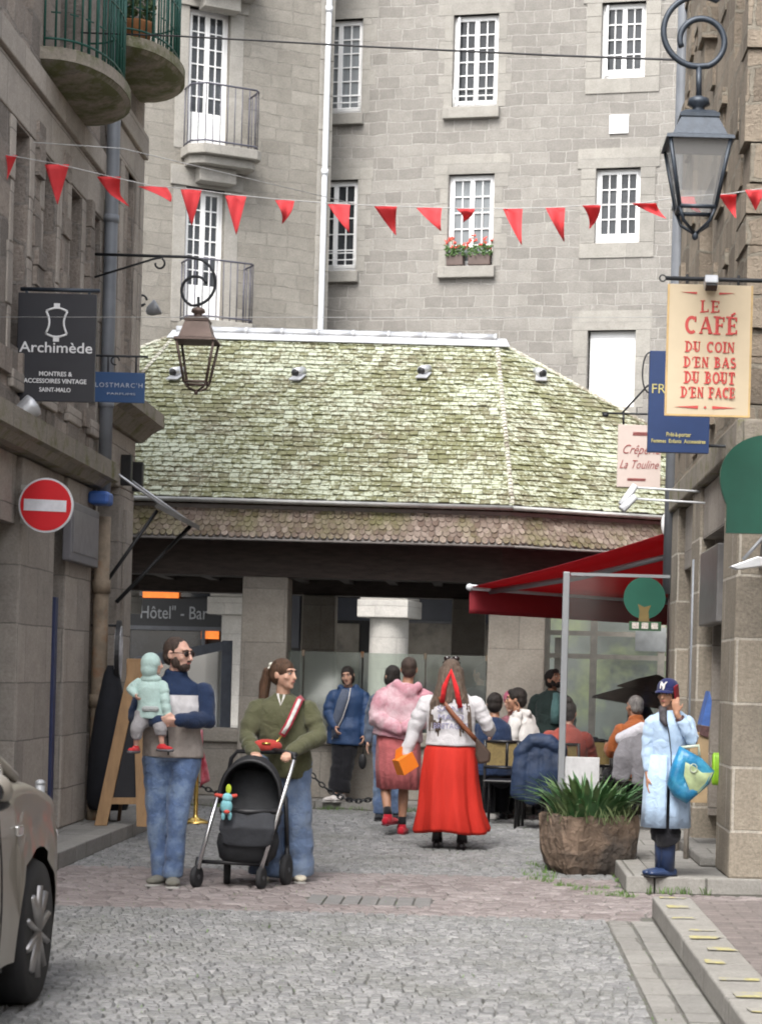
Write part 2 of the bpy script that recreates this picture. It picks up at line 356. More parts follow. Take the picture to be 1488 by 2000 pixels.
M_PANE = mat('dim window glass', (.035, .038, .042), .12, 0, .5, 1.3, spec=.35, col2=(.11, .115, .12), c2at=.6)
M_CURTAIN = mat('net curtain glass', (.17, .185, .195), .5, 0, .2, 3, stretch=(6, 6, .5))
M_DARK = mat('dark interior', (.018, .017, .018), .6, 0, .4, 2)
M_SHOPGLASS = mat('dark shop glass', (.022, .024, .03), .12, 0, .5, 1.5, spec=.8)
M_IRON = mat('black wrought iron', (.022, .024, .028), .55, .3, .2, 20, .001, 60)
M_BLUEIRON = mat('blue black iron', (.035, .045, .06), .45, .3, .2, 20, .001, 60)
M_GREYMETAL = mat('grey painted metal', (.26, .27, .285), .45, .2, .08, 6)
M_PIPE = mat('grey drainpipe paint', (.20, .215, .24), .5, .1, .12, 5)
M_WHITEPIPE = mat('white drainpipe paint', (.66, .68, .71), .5, .1, .08, 3)
M_RUSTPIPE = mat('rusty cast iron', (.23, .18, .13), .8, .1, .3, 7, .002, 50, col2=(.24, .10, .035), c2at=.6)
M_RAILGREEN = mat('green railing paint', (.015, .085, .065), .5, .1, .2, 12)
M_RAILGREY = mat('grey blue railing paint', (.085, .085, .11), .5, .2, .15, 12)
M_RED = mat('red bunting cloth', (.78, .075, .085), .75, 0, .1, 8, .002, 40)
M_AWNING = mat('burgundy awning canvas', (.36, .04, .055), .8, 0, .12, 3, .001, 80)
def see_through(m, k, col):                   # thin cloth that lets daylight through
    t = m.node_tree; p = t.nodes['Principled BSDF']; o = t.nodes['Material Output']; tl = _n(t, 'ShaderNodeBsdfTranslucent'); tl.inputs[0].default_value = (*col, 1)
    x = _n(t, 'ShaderNodeMixShader'); x.inputs[0].default_value = k; t.links.new(p.outputs[0], x.inputs[1]); t.links.new(tl.outputs[0], x.inputs[2]); t.links.new(x.outputs[0], o.inputs[0])
see_through(M_AWNING, .45, (.50, .035, .05)); see_through(M_RED, .4, (.8, .08, .09))
M_BLACK = mat('black plastic', (.015, .015, .017), .5, 0, .2, 10)
M_CHROME = mat('bright metal', (.75, .75, .76), .22, .95, .03, 5)
M_BRASS = mat('polished brass', (.75, .52, .16), .25, .9, .1, 6)
M_LAMPGLASS = sheet_glass('lantern glass', (.86, .86, .85), .10, .25, (.5, .5, .5))
M_GLASS = sheet_glass('screen glass', (.80, .86, .82), .10, .12, (.45, .5, .47))
M_CLEARGLASS = sheet_glass('clear screen glass', (.95, .95, .95), .03)
M_WIRE = mat('dark cable', (.05, .05, .055), .7)
M_PALEWIRE = mat('pale cord', (.5, .5, .5), .7)
# ------------------------------------------------------------------ wall tools
def onplane(x, y, P0, N):
    dx, dy = _un(x, y); d = V((dx / F, 1, -dy / F)); c = V((0, 0, EYE)); k = (V(P0) - c).dot(N) / d.dot(N); return c + d * k
def wall_panel(mb, O, T, N, L, z0, z1, holes, depth, u0=0.0):
    O, T, N = V(O), V(T), V(N); us = sorted({u0, L, *[h[0] for h in holes], *[h[1] for h in holes]}); zs = sorted({z0, z1, *[h[2] for h in holes], *[h[3] for h in holes]})
    us = [u for u in us if u0 - 1e-6 <= u <= L + 1e-6]; zs = [z for z in zs if z0 - 1e-6 <= z <= z1 + 1e-6]
    P = lambda u, z, d=0: V((O.x + T.x * u + N.x * d, O.y + T.y * u + N.y * d, z))
    for a, b in zip(us, us[1:]):
        for c, d in zip(zs, zs[1:]):
            mu, mz = (a + b) / 2, (c + d) / 2
            if any(h[0] < mu < h[1] and h[2] < mz < h[3] for h in holes): continue
            mb.quad(P(a, c), P(b, c), P(b, d), P(a, d))
    for h in holes:
        a, b, c, d = h[:4]; k = -(h[4] if len(h) > 4 else depth)
        mb.quad(P(a, c, k), P(a, c), P(a, d), P(a, d, k)); mb.quad(P(b, c), P(b, c, k), P(b, d, k), P(b, d))
        mb.quad(P(a, d, k), P(a, d), P(b, d), P(b, d, k)); mb.quad(P(a, c), P(a, c, k), P(b, c, k), P(b, c))
class Face:                           # a vertical wall plane: u to the right along T, z up, d out of the wall
    def __init__(s, O, T):
        s.O = V((O[0], O[1], 0)); s.T = V((T[0], T[1], 0)).normalized(); s.N = V((s.T.y, -s.T.x, 0))
    def P(s, u, z, d=0): return V((s.O.x + s.T.x * u + s.N.x * d, s.O.y + s.T.y * u + s.N.y * d, z))
    def uz(s, x, y): p = onplane(x, y, s.O, s.N); return (p - s.O).dot(s.T), p.z
    def box(s, mb, u0, u1, z0, z1, d0, d1):
        a, b = s.P(u0, z0, d0), s.P(u1, z0, d0)
        return mb.prism([s.P(u0, z0, d0), s.P(u1, z0, d0), s.P(u1, z1, d0), s.P(u0, z1, d0)], s.N * (d1 - d0))
    def rect(s, x0, y0, x1, y1):      # photograph pixels of an opening -> u0,u1,z0,z1
        ym, xm = (y0 + y1) / 2, (x0 + x1) / 2
        return s.uz(x0, ym)[0], s.uz(x1, ym)[0], s.uz(xm, y1)[1], s.uz(xm, y0)[1]
def window(fc, par, u0, u1, z0, z1, dep, cols=2, rows=5, leaf=2, fw=.05, kick=0.0, glass=None, label=None, ajar=0, name='window'):
    """white casement: outer frame, leaves with stiles, glazing bars; the panes are its child"""
    mb = MB(); d0, d1 = -dep, -dep + .06
    fc.box(mb, u0, u0 + fw, z0, z1, d0, d1); fc.box(mb, u1 - fw, u1, z0, z1, d0, d1)
    fc.box(mb, u0 + fw, u1 - fw, z0, z0 + fw * 1.5, d0, d1); fc.box(mb, u0 + fw, u1 - fw, z1 - fw, z1, d0, d1)
    a, b = u0 + fw, u1 - fw; lw = (b - a) / leaf; lo = z0 + fw * 1.5 + .002; hi = z1 - fw - .002
    pan = MB()
    for k in range(leaf):
        l, r = a + lw * k + .002, a + lw * (k + 1) - .002; st = fw * .75
        fc.box(mb, l, l + st, lo, hi, d0 + .012, d1 + .012); fc.box(mb, r - st, r, lo, hi, d0 + .012, d1 + .012)
        fc.box(mb, l + st, r - st, lo, lo + st * 1.2 + kick, d0 + .012, d1 + .012); fc.box(mb, l + st, r - st, hi - st, hi, d0 + .012, d1 + .012)
        gl, gr, gb, gt = l + st, r - st, lo + st * 1.2 + kick, hi - st
        for c in range(1, cols):
            u = gl + (gr - gl) * c / cols; fc.box(mb, u - .009, u + .009, gb, gt, d0 + .02, d1)
        for q in range(1, rows):
            z = gb + (gt - gb) * q / rows; fc.box(mb, gl, gr, z - .009, z + .009, d0 + .022, d1 - .003)
        pan.quad(fc.P(gl, gb, d0 + .03), fc.P(gr, gb, d0 + .03), fc.P(gr, gt, d0 + .03), fc.P(gl, gt, d0 + .03))
    w = obj(name, mb, M_WHITE, par, world=True); obj('pane', pan, glass or M_PANE, w, world=True)
    if label: w['label'] = label
    return w
def bars(mb, pts, z0, z1, r=.009, n=6):
    for p in pts: mb.tube([V((p[0], p[1], z0)), V((p[0], p[1], z1))], r, n)

# ------------------------------------------------------------------ ground, road, pavements
g = MB(); g.quad((-120, -40, -.014), (120, -40, -.014), (120, 160, -.014), (-120, 160, -.014)); struct('ground', g, M_GROUND)
def setts(x0, x1, y0, y1, w, l, gap, hj=.005, skip=None):
    mb = MB(); y = y0; row = 0
    while y < y1 - .01:
        rl = l * random.uniform(.88, 1.12); x = x0 - (w * .5 if row % 2 else 0) + random.uniform(-.02, .02)
        while x < x1 - .01:
            cw = w * random.uniform(.8, 1.22); a, b = max(x, x0), min(x + cw, x1); x += cw
            if b - a < .03: continue
            if skip and skip((a + b) / 2, y + rl / 2): continue
            j = lambda s=.008: random.uniform(-s, s)
            h = random.uniform(-hj, hj); tx, ty = random.uniform(-.035, .035), random.uniform(-.04, .04); g2 = gap / 2
            c = [(a + g2 + j(.005), y + g2 + j(.005)), (b - g2 + j(.005), y + g2 + j(.005)), (b - g2 + j(.005), y + rl - g2 + j(.005)), (a + g2 + j(.005), y + rl - g2 + j(.005))]
            cx, cy = (a + b) / 2, y + rl / 2; k = .72
            bot = [V((p[0], p[1], -.012)) for p in c]
            top = [V((p[0] * .93 + cx * .07, p[1] * .93 + cy * .07, h - .004)) for p in c]
            inn = [V((cx + (p[0] - cx) * k, cy + (p[1] - cy) * k, h + .006 + tx * (p[0] - cx) + ty * (p[1] - cy))) for p in c]
            mb.cc = float(np.clip(random.gauss(.5, .24), 0, 1))
            f = []
            for i in range(4):
                q = (i + 1) % 4; f += [(i, q, 4 + q, 4 + i), (4 + i, 4 + q, 8 + q, 8 + i)]
            mb.add(bot + top + inn, f + [(8, 9, 10, 11)])
        y += rl; row += 1
    return mb
PB0, PB1 = 12.95, 15.55                       # the pink band across the street
jb = MB(); jb.quad((-9, 3, -.010), (6, 3, -.010), (6, 23.4, -.010), (-9, 23.4, -.010)); struct('road_joints', jb, M_JOINT)
man_ = lambda x, y: False
covers = [(*gnd(560, 1752).xy, *gnd(845, 1752).xy)]
mh = (gnd(600, 1757).x, gnd(845, 1757).x, gnd(700, 1768).y, gnd(700, 1750).y)
struct('road', setts(-3.2, .76, 6.6, PB0, .066, .060, .007, hj=.003), M_COB)
struct('pink_band', setts(-3.2, 3.2, PB0, PB1, .17, .10, .010, hj=.003, skip=lambda x, y: (mh[0] < x < mh[1] and mh[2] < y < mh[3]) or (x > .93 and y > 14.6) or (x > 1.05 and y < 13.2)), M_PINKCOB)
struct('road_beyond', setts(-3.2, .98, PB1, 20.0, .070, .064, .007, hj=.003), M_COB)
struct('square', setts(-6.5, 3.6, 20.0, 22.84, .09, .085, .010), M_COB)
mb = MB(); n = 7
for i in range(n):
    a = mh[0] + (mh[1] - mh[0]) * i / n; b = mh[0] + (mh[1] - mh[0]) * (i + 1) / n
    mb.lohi((a + .006, mh[2], -.02), (b - .006, mh[3], .004))
solo('drain_cover', mb, mat('pale iron drain', (.20, .195, .19), .7, .1, .2, 12, .003, 60), 'row of grey drain slabs set in the pink paving band across the street', 'drain cover', bevel=.006)
# gutter slabs along the near right kerb
mb = MB(); y = 4.0
while y < 12.9:
    l = random.uniform(.75, 1.15); e = min(y + l, 12.93)
    for a, b in ((.77, .905), (.915, 1.06)): mb.lohi((a + random.uniform(0, .008), y + .006, -.03), (b, e - .006, random.uniform(-.002, .004)))
    y += l
struct('gutter', mb, M_SLAB, bevel=.006)
def kerb(name, pts, w, z, m, parent=None):     # kerb stones along a polyline, w to the right of travel
    mb = MB()
    for p, q in zip(pts, pts[1:]):
        p, q = V((*p, 0)), V((*q, 0)); d = (q - p).normalized(); n_ = V((d.y, -d.x, 0)); L = (q - p).length; k = max(1, round(L / 1.05))
        for i in range(k):
            a, b = p + d * (L * i / k + .004), p + d * (L * (i + 1) / k - .004); h = z + random.uniform(-.004, .004)
            mb.prism([V((*a.xy, -.02)), V((*b.xy, -.02)), V((*(b + n_ * w).xy, -.02)), V((*(a + n_ * w).xy, -.02))], (0, 0, h + .02))
    return struct(name, mb, m, bevel=.012)
# left pavement
kerb('left_kerb', [(-3.18, 10.6), (-3.18, 21.2)], -.17, .13, M_KERB)
mb = MB(); mb.lohi((-8.0, 10.6, -.02), (-3.355, 21.3, .118)); struct('left_pavement', mb, M_SLAB)
# right pavement beyond the passage
kerb('right_kerb', [(1.0, 14.66), (1.0, 21.6)], .20, .125, M_KERB); kerb('passage_kerb', [(1.205, 14.86), (4.2, 14.86)], .20, .125, M_KERB)
mb = MB(); mb.lohi((1.205, 14.865, -.02), (4.2, 21.6, .118)); struct('right_pavement', mb, M_SLAB)
# near right pavement with its yellow marked kerb
nk = kerb('near_kerb', [(1.07, 4.0), (1.07, 13.2)], .25, .13, M_KERB)
mb = MB(); mb.lohi((1.325, 4.0, -.02), (2.7, 13.2, .118)); struct('near_pavement', mb, M_PINKSLAB)
mb = MB(); random.seed(3); y = 8.6
M_YELLOW = mat('worn yellow paint', (.40, .36, .165), .85, 0, .25, 30, col2=(.29, .28, .25), c2at=.47)
while y < 13.15:
    l = random.uniform(.05, .16); a = 1.09 + random.uniform(0, .06); b = a + random.uniform(.08, .18); jj = lambda: random.uniform(-.012, .012); mb.prism([V((a + jj(), y + jj(), .137)), V((b + jj() * 2, y + jj() * 2, .137)), V((b + jj() * 3, y + l + jj(), .137)), V((a + jj(), y + l + jj() * 2, .137))], (0, 0, .0015)); y += l + random.uniform(.16, .5)
struct('kerb_paint', mb, M_YELLOW)
# weeds along the joints and the planter's foot
def tufts(mb, pts, h, n, spread):
    for p in pts:
        for _ in range(n):
            q = V(p) + V((random.gauss(0, spread), random.gauss(0, spread), 0)); a = random.uniform(0, 6.28); L = h * random.uniform(.5, 1.2)
            d = V((math.cos(a), math.sin(a), 0)) * L * random.uniform(.2, .7); s_ = V((-math.sin(a), math.cos(a), 0)) * .004
            mb.add([q - s_, q + s_, q + d * .6 + V((0, 0, L * .8)) + s_ * .6, q + d + V((0, 0, L))], [(0, 1, 2), (0, 2, 3)])
M_GRASS = mat('street weeds', (.10, .19, .04), .7, 0, .35, 12)
mb = MB()
tufts(mb, [gnd(1235 - i * 9, 1752 - i * 1.2 + random.uniform(-8, 8)) for i in range(17)], .03, 16, .03)
tufts(mb, [gnd(1050 + random.uniform(-25, 25), 1690 + i * 2.6) for i in range(14)], .035, 18, .04)
tufts(mb, [V((.985, 14.7 + i * .35 + random.uniform(-.1, .1), 0)) for i in range(14)], .03, 9, .02)
tufts(mb, [V((random.uniform(-3.0, 1.0), random.uniform(9, 22), -.005)) for i in range(150)], .018, 4, .05)
tufts(mb, [V((random.uniform(-6.0, .5), 22.86, 0)) for i in range(60)], .05, 10, .04)
tufts(mb, [V((random.uniform(1.1, 1.7), 14.64, .0)) for i in range(6)], .06, 10, .02)
o = struct('weeds', mb, M_GRASS); o['kind'] = 'stuff'

# ------------------------------------------------------------------ market hall
E1 = at(1000, 980, 23.1); E0 = at(77, 958, 23.1); ze = 3.47
E = [V((E0.x, 23.1, ze)), V((E1.x, 23.1, ze)), V((4.0, 24.8, ze)), V((4.0, 27.8, ze)), V((E1.x, 29.5, ze)), V((E0.x, 29.5, ze)), V((E0.x - 3.7, 27.8, ze)), V((E0.x - 3.7, 24.8, ze))]
r1 = at(970, 655, 26.3); r0 = at(345, 668, 26.3); zr = (r1.z + r0.z) / 2; R1 = V((r1.x, 26.3, zr)); R0 = V((r0.x, 26.3, zr))
def poly_off(P, d, z):
    n = len(P); out = []
    for i in range(n):
        a, b, c = P[i - 1].xy, P[i].xy, P[(i + 1) % n].xy
        n1 = V(((b - a).y, -(b - a).x)).normalized(); n2 = V(((c - b).y, -(c - b).x)).normalized(); bs = (n1 + n2).normalized()
        q = b + bs * (d / max(.3, bs.dot(n1))); out.append(V((q.x, q.y, z)))
    return out
hall = thing('market_hall', 'old open stone market hall under a mossy lichen covered hipped tile roof', 'market hall', (-2.4, 26.3, 0))
def tile_face(mb, a, b, c, d, w, ex, round_=False, lift=.020, th=.013, jit=.25):
    """courses of tiles from the eave a-b up to d-c"""
    a, b, c, d = map(V, (a, b, c, d)); up = ((c + d) / 2 - (a + b) / 2); ed = (b - a).normalized(); up -= ed * up.dot(ed); L = up.length; up.normalize(); nn = ed.cross(up).normalized()
    if nn.z < 0: nn = -nn
    rows = int(L / ex)
    for r in range(rows + 1):
        t = min(r * ex / L, .995); l, rr = a.lerp(d, t), b.lerp(c, t); W = (rr - l).length
        if W < .05: continue
        x = -(w / 2 if r % 2 else 0)
        while x < W:
            ww = w * random.uniform(.93, 1.07); x0, x1 = max(x, -.02), min(x + ww - .006, W + .02); x += ww
            if x1 - x0 < .03: continue
            mb.cc = float(np.clip(random.gauss(.5, jit), 0, 1)); dz = random.uniform(-.004, .006); dl = random.uniform(-.012, .012); tl = random.uniform(-.006, .006)
            base = l + ed * 0; p = lambda u, v, h: base + ed * u + up * v + nn * h
            if round_:
                k = 6; m_ = (x0 + x1) / 2; hw = (x1 - x0) / 2
                arc = [(m_ - hw * math.cos(PI * i / k), ex * .42 - ex * .62 * math.sin(PI * i / k) + dl) for i in range(k + 1)]
                pt = [p(u, v, lift + dz) for u, v in arc] + [p(x1, ex * 1.7, dz), p(x0, ex * 1.7, dz)]
                mb.prism(pt, -nn * th)
            else:
                pt = [p(x0, dl, lift + dz + tl), p(x1, dl, lift + dz - tl), p(x1, ex * 1.35, dz), p(x0, ex * 1.35, dz)]
                mb.prism(pt, -nn * th)
def flat_face(mb, pts): mb.add(pts, [tuple(range(len(pts)))])
und = MB()
for q in ([E[0], E[1], R1, R0], [E[1], E[2], R1], [E[2], E[3], R1], [E[3], E[4], R1], [E[4], E[5], R0, R1], [E[5], E[6], R0], [E[6], E[7], R0], [E[7], E[0], R0]): flat_face(und, [p - V((0, 0, .03)) for p in q])
mb = MB(); tw, te = .115, .108
tile_face(mb, E[0], E[1], R1, R0, tw, te); tile_face(mb, E[1], E[2], R1, R1, tw, te); tile_face(mb, E[7], E[0], R0, R0, tw, te)
tile_face(mb, E[2], E[3], R1, R1, tw, te)
roof = obj('roof', mb, M_TILE, hall, world=True)
obj('roof_deck', und, M_DARKWOOD, hall, world=True)
M_HIP = tinted('hip tiles', (.17, .145, .11), (.34, .31, .25), specks=(.50, .49, .42), speckat=.58)
for A, B in ((E[1], R1), (E[2], R1), (E[0], R0), (E[7], R0)):     # hip tiles
    n = 50; mb = MB()
    for i in range(n):
        mb.cc = float(np.clip(random.gauss(.75, .25), 0, 1)); p, q = A.lerp(B, i / n), A.lerp(B, (i + 1.05) / n)
        mb.tube([p + V((0, 0, .028)), q + V((0, 0, .012))], (.030, .012), 6, ref=(1, -.3, 0), smooth=False)
    obj('hip', mb, M_HIP, roof, world=True)
mb = MB(); n = 9
for i in range(n):
    p, q = R0.lerp(R1, i / n), R0.lerp(R1, (i + 1) / n); mb.tube([p + V((0, 0, .05)), q + V((-.01, 0, .05))], .062, 10); mb.tube([q + V((-.03, 0, .05)), q + V((0, 0, .05))], .07, 10)
up = (R1 - E[1]); sl = V((0, -(R1.y - E[1].y), -(zr - ze))).normalized()
mb.prism([R0 + V((-.05, -.02, .045)), R1 + V((.12, -.02, .045)), R1 + V((.17, 0, .045)) + sl * .2, R0 + V((-.1, 0, .045)) + sl * .2], (0, -.004, .008))
obj('ridge_cap', mb, M_ZINC, roof, world=True)
fn = V((0, -(zr - ze), R1.y - E[1].y)).normalized()
for i, (x, y, sx) in enumerate(((346, 736, .6), (584, 737, .6), (829, 733, .6), (1053, 738, -.6))):
    if i < 3: p = onplane(x, y, E[1], fn)
    else:
        n2 = (E[2] - E[1]).cross(R1 - E[1]).normalized(); p = onplane(x, y, E[1], n2)
    mb = MB(); dn = V((-.07 * sx / .6, -.15, -.045)); mb.tube([p + V((0, 0, .07)) - dn * .55, p + V((0, 0, .07)) + dn * .55], [(.055, .055), (.06, .06)], 12)
    mb.prism([p + V((-.08, -.12, -.045)) + dn * .4, p + V((.06, -.12, -.045)) + dn * .4, p + V((.09, 0, .03)), p + V((-.05, 0, .03))], (0, -.003, .012))
    v = obj('roof_vent', mb, M_ZINC, roof, world=True)
    mb = MB(); mb.tube([p + V((0, 0, .066)) + dn * .5, p + V((0, 0, .066)) + dn * .6], .05, 12); obj('vent_mouth', mb, M_BLACK, v, world=True) if False else obj('roof_vent_mouth', mb, M_BLACK, roof, world=True)
# gutter, dark band, scalloped skirt roof, beams
def ring(mb, P, Q):
    n = len(P)
    for i in range(n): mb.quad(P[i], P[(i + 1) % n], Q[(i + 1) % n], Q[i])
mb = MB(); G = poly_off(E, .04, ze - .03)
for i in range(len(G)):
    mb.tube([G[i], G[(i + 1) % len(G)]], (.028, .036), 10, ref=(0, 0, 1))
obj('gutter', mb, mat('zinc gutter', (.36, .36, .35), .55, .5, .25, 4), hall, world=True)
mb = MB(); a, b = poly_off(E, -.02, ze - .07), poly_off(E, -.06, 3.335); ring(mb, b, a); obj('frieze', mb, M_GUTTER, hall, world=True)
SK0, SK1 = poly_off(E, -.055, 3.345), poly_off(E, .14, 3.03)
mb = MB()
for i in (0, 1, 2, 7): tile_face(mb, SK1[i], SK1[(i + 1) % 8], SK0[(i + 1) % 8], SK0[i], .078, .070, True, lift=.02, th=.012, jit=.3)
obj('skirt_roof', mb, M_SKIRT, hall, world=True)
mb = MB(); ring(mb, [p - V((0, 0, .02)) for p in SK1], [p - V((0, 0, .02)) for p in SK0])
b = poly_off(E, .15, 3.0); ring(mb, poly_off(E, .10, 2.995), b)
for i in range(8): mb.tube([b[i], b[(i + 1) % 8]], .014, 6)
obj('eaves_edge', mb, M_GUTTER, hall, world=True)
mb = MB()
B0, B1, B2 = poly_off(E, -.45, 2.62), poly_off(E, -.45, 3.05), poly_off(E, -.9, 2.62); B3 = poly_off(E, -.9, 3.05)
ring(mb, B0, B1); ring(mb, B2, B0); ring(mb, B3, B2); flat_face(mb, poly_off(E, .08, 3.02)[::-1])
for i in range(14):
    x = E[0].x - 2.5 + i * .62; mb.lohi((x, 24.1, 2.78), (x + .12, 28.6, 2.98))
obj('eaves_beam', mb, M_DARKWOOD, hall, world=True)
mb = MB(); pf = poly_off(E, .1, -.01); mb.prism(pf, (0, 0, .09)); obj('floor', mb, M_SLAB, hall, world=True)
def pillar(x0, x1, D, dd, batter=.02):
    a, b = at(x0, 1300, D).x, at(x1, 1300, D).x; mb = MB(); lo, hi = .081, 2.618
    P = lambda z, k: [V((a - k, D, z)), V((b + k, D, z)), V((b + k, D + dd, z)), V((a - k, D + dd, z))]
    l, h = P(lo, batter), P(hi, 0); mb.add(l + h, [(0, 1, 5, 4), (1, 2, 6, 5), (2, 3, 7, 6), (3, 0, 4, 7), (4, 5, 6, 7)])
    return obj('pillar', mb, M_HALLSTONE, hall, world=True, bevel=.02)
pillar(470, 558, 23.55, .55); pillar(952, 1062, 23.55, .62); pillar(40, 130, 23.55, .55)
pillar(587, 651, 28.5, .5); pillar(880, 945, 28.5, .5); pillar(1385, 1480, 25.0, .6)
# low parapet with its ledge, glass above
xw0, xw1 = at(558, 1500, 23.62).x, at(952, 1500, 23.62).x
xl0, xl1 = at(130, 1500, 23.62).x, at(470, 1500, 23.62).x

for a, b in ((xw0, xw1), (xl0, xl1)):
    a -= .02; b += .02; mb = MB(); led = MB()
    mb.lohi((a, 23.66, .081), (b, 24.0, .70)); led.lohi((a, 23.60, .70), (b, 24.06, .86))
    pp_ = obj('parapet', mb, M_HALLSTONE, hall, world=True, bevel=.015); obj('ledge', led, M_HALLSTONE, pp_, world=True, bevel=.02)
for k, (x0, x1) in enumerate(((558, 592), (594, 707), (709, 830), (832, 950))):
    a, b = at(x0, 1300, 23.8).x, at(x1, 1300, 23.8).x; gl = MB(); fr = MB(); gl.lohi((a + .004, 23.80, .862), (b - .004, 23.812, 1.775))
    fr.lohi((b - .016, 23.785, 1.72), (b + .016, 23.828, 1.79))
    gp = obj('glass_screen', gl, M_GLASS, hall, world=True); obj('clamp', fr, M_RUSTPIPE, gp, world=True)

# ------------------------------------------------------------------ the tall granite building behind the hall
TB = Face((-3.7, 36.5), (1, -.24)); uu0 = 0.0
tall = thing('granite_building', 'tall pale granite building with small white windows and a ground floor arcade', 'building', (1.5, 36, 0))
Lr = 13.0; TOPZ = 15.5
WIN = {'a': (615, 38, 707, 224), 'b': (884, 28, 972, 210), 'c': (1174, 4, 1260, 152), 'd': (607, 352, 697, 531), 'e': (874, 340, 963, 521), 'f': (1162, 328, 1249, 474), 'g': (1145, 645, 1239, 796)}
rects = {k: TB.rect(*v) for k, v in WIN.items()}
extra = []                                    # more of the same rows outside the frame
du = rects['c'][0] - rects['b'][0]
for j in (1, 2, 3):
    for k in 'cf':
        q = rects[k]; extra.append((q[0] + du * j, q[1] + du * j, q[2], q[3]))
for q in list(rects.values())[:3] + extra[::2]: pass
holes = [tuple(q) for q in rects.values()] + extra
holes = [h if h[0] > 0 else (0.001, *h[1:]) for h in holes]
mb = MB(); wall_panel(mb, TB.P(0, 0), TB.T, TB.N, Lr, 3.62, TOPZ, holes, .24); mb.quad(TB.P(0, 3.62), TB.P(Lr, 3.62), TB.P(Lr, 3.62, -3.4), TB.P(0, 3.62, -3.4))
tw_ = obj('wall', mb, M_FACADE, tall, world=True)
mb = MB(); TB.box(mb, -4, Lr, 0, TOPZ, -9, -3.4); TB.box(mb, -4, Lr, 3.7, TOPZ, -3.4, -.5); obj('core', mb, M_DARK, tall, world=True)
mb = MB(); A, B = TB.P(-1, TOPZ, .35), TB.P(Lr, TOPZ, .35); mb.add([A, B, TB.P(Lr, TOPZ + 4, -4.5), TB.P(-1, TOPZ + 4, -4.5), TB.P(-1, TOPZ, -9.2), TB.P(Lr, TOPZ, -9.2)], [(0, 1, 2, 3), (3, 2, 5, 4), (0, 3, 4), (1, 5, 2)])
obj('roof', mb, mat('slate', (.10, .105, .115), .6), tall, world=True)
def surround(u0, u1, z0, z1, w=.2, d=.004, lint=.34, flat=False):
    trim = MB()
    TB.box(trim, u0 - w * 1.25, u1 + w * 1.25, z1, z1 + lint, -.2, d)
    z = z0
    k = 0
    while z < z1 - .02:
        h = min(random.choice((.27, .3, .5)), z1 - z); e = w * (1.15 if k % 2 else .7)
        if flat: e = w
        TB.box(trim, u0 - e, u0 - .0005, z + .002, z + h - .002, -.2, d); TB.box(trim, u1 + .0005, u1 + e, z + .002, z + h - .002, -.2, d); z += h; k += 1
    if flat: TB.box(trim, u0 - w, u1 + w, z0 - .26, z0 - .001, -.2, d)
    return trim
def dress(w, q, k):
    if k != 'x': obj('surround', surround(*q, flat=k in 'cf', d=.02 if k in 'cf' else .006, w=.26 if k in 'cf' else .22), M_TRIM, w, world=True, bevel=.006)
    if k in 'abdegx':
        mb = MB(); TB.box(mb, q[0] - .14, q[1] + .06, q[2] - .2, q[2] - .001, -.2, .11); obj('sill', mb, M_TRIM, w, world=True, bevel=.012)
for k, q in rects.items():
    if k == 'g': continue
    w = window(TB, tall, *q, .17, cols=2, rows=6 if k in 'ab' else 5 if k in 'de' else 4, leaf=2, kick=.0 if k in 'abde' else .05, glass=M_CURTAIN if k in 'ae' else M_PANE)
    dress(w, q, k)
for q in extra: dress(window(TB, tall, *q, .17, cols=2, rows=4), q, 'x')
for k in 'abd':                                # low white guard bars across the window foot
    q = rects[k]; mb = MB()
    for z in (.12, .22, .34): mb.tube([TB.P(q[0] + .02, q[2] + z, -.05), TB.P(q[1] - .02, q[2] + z, -.05)], .011, 6)
    for f in (0.02, .5, .98): u = q[0] + (q[1] - q[0]) * f; mb.tube([TB.P(u, q[2] + .0, -.05), TB.P(u, q[2] + .34, -.05)], .011, 6)
    obj('window_guard', mb, M_WHITE, tall, world=True)
# open leaves folded back in the reveal, and the shutter
for k, (w0, w1) in (('c', (0, .1)), ('b', (0, .12))):
    q = rects[k]; mb = MB()
    for d in (-.15, -.10, -.055): TB.box(mb, q[0] + .02 + (d + .15) * .6, q[0] + .05 + (d + .15) * .6, q[2] + .06, q[3] - .03, d, d + .03)
    obj('open_casement', mb, M_WHITE, tall, world=True)
q = rects['g']; mb = MB(); n = 26
for i in range(n):
    z = q[2] + (q[3] - q[2]) * i / n; TB.box(mb, q[0] + .03, q[1] - .001, z + .001, z + (q[3] - q[2]) / n - .002, -.14, -.12)
dress(obj('roller_shutter', mb, M_WHITE, tall, world=True), q, 'g')
q = TB.rect(1190, 225, 1227, 261); mb = MB(); TB.box(mb, *q, .001, .03)
for i in range(7): z = q[2] + .03 + i * (q[3] - q[2] - .06) / 7; TB.box(mb, q[0] + .03, q[1] - .03, z, z + .02, .031, .037)
obj('vent_plate', mb, M_WHITE, tall, world=True)
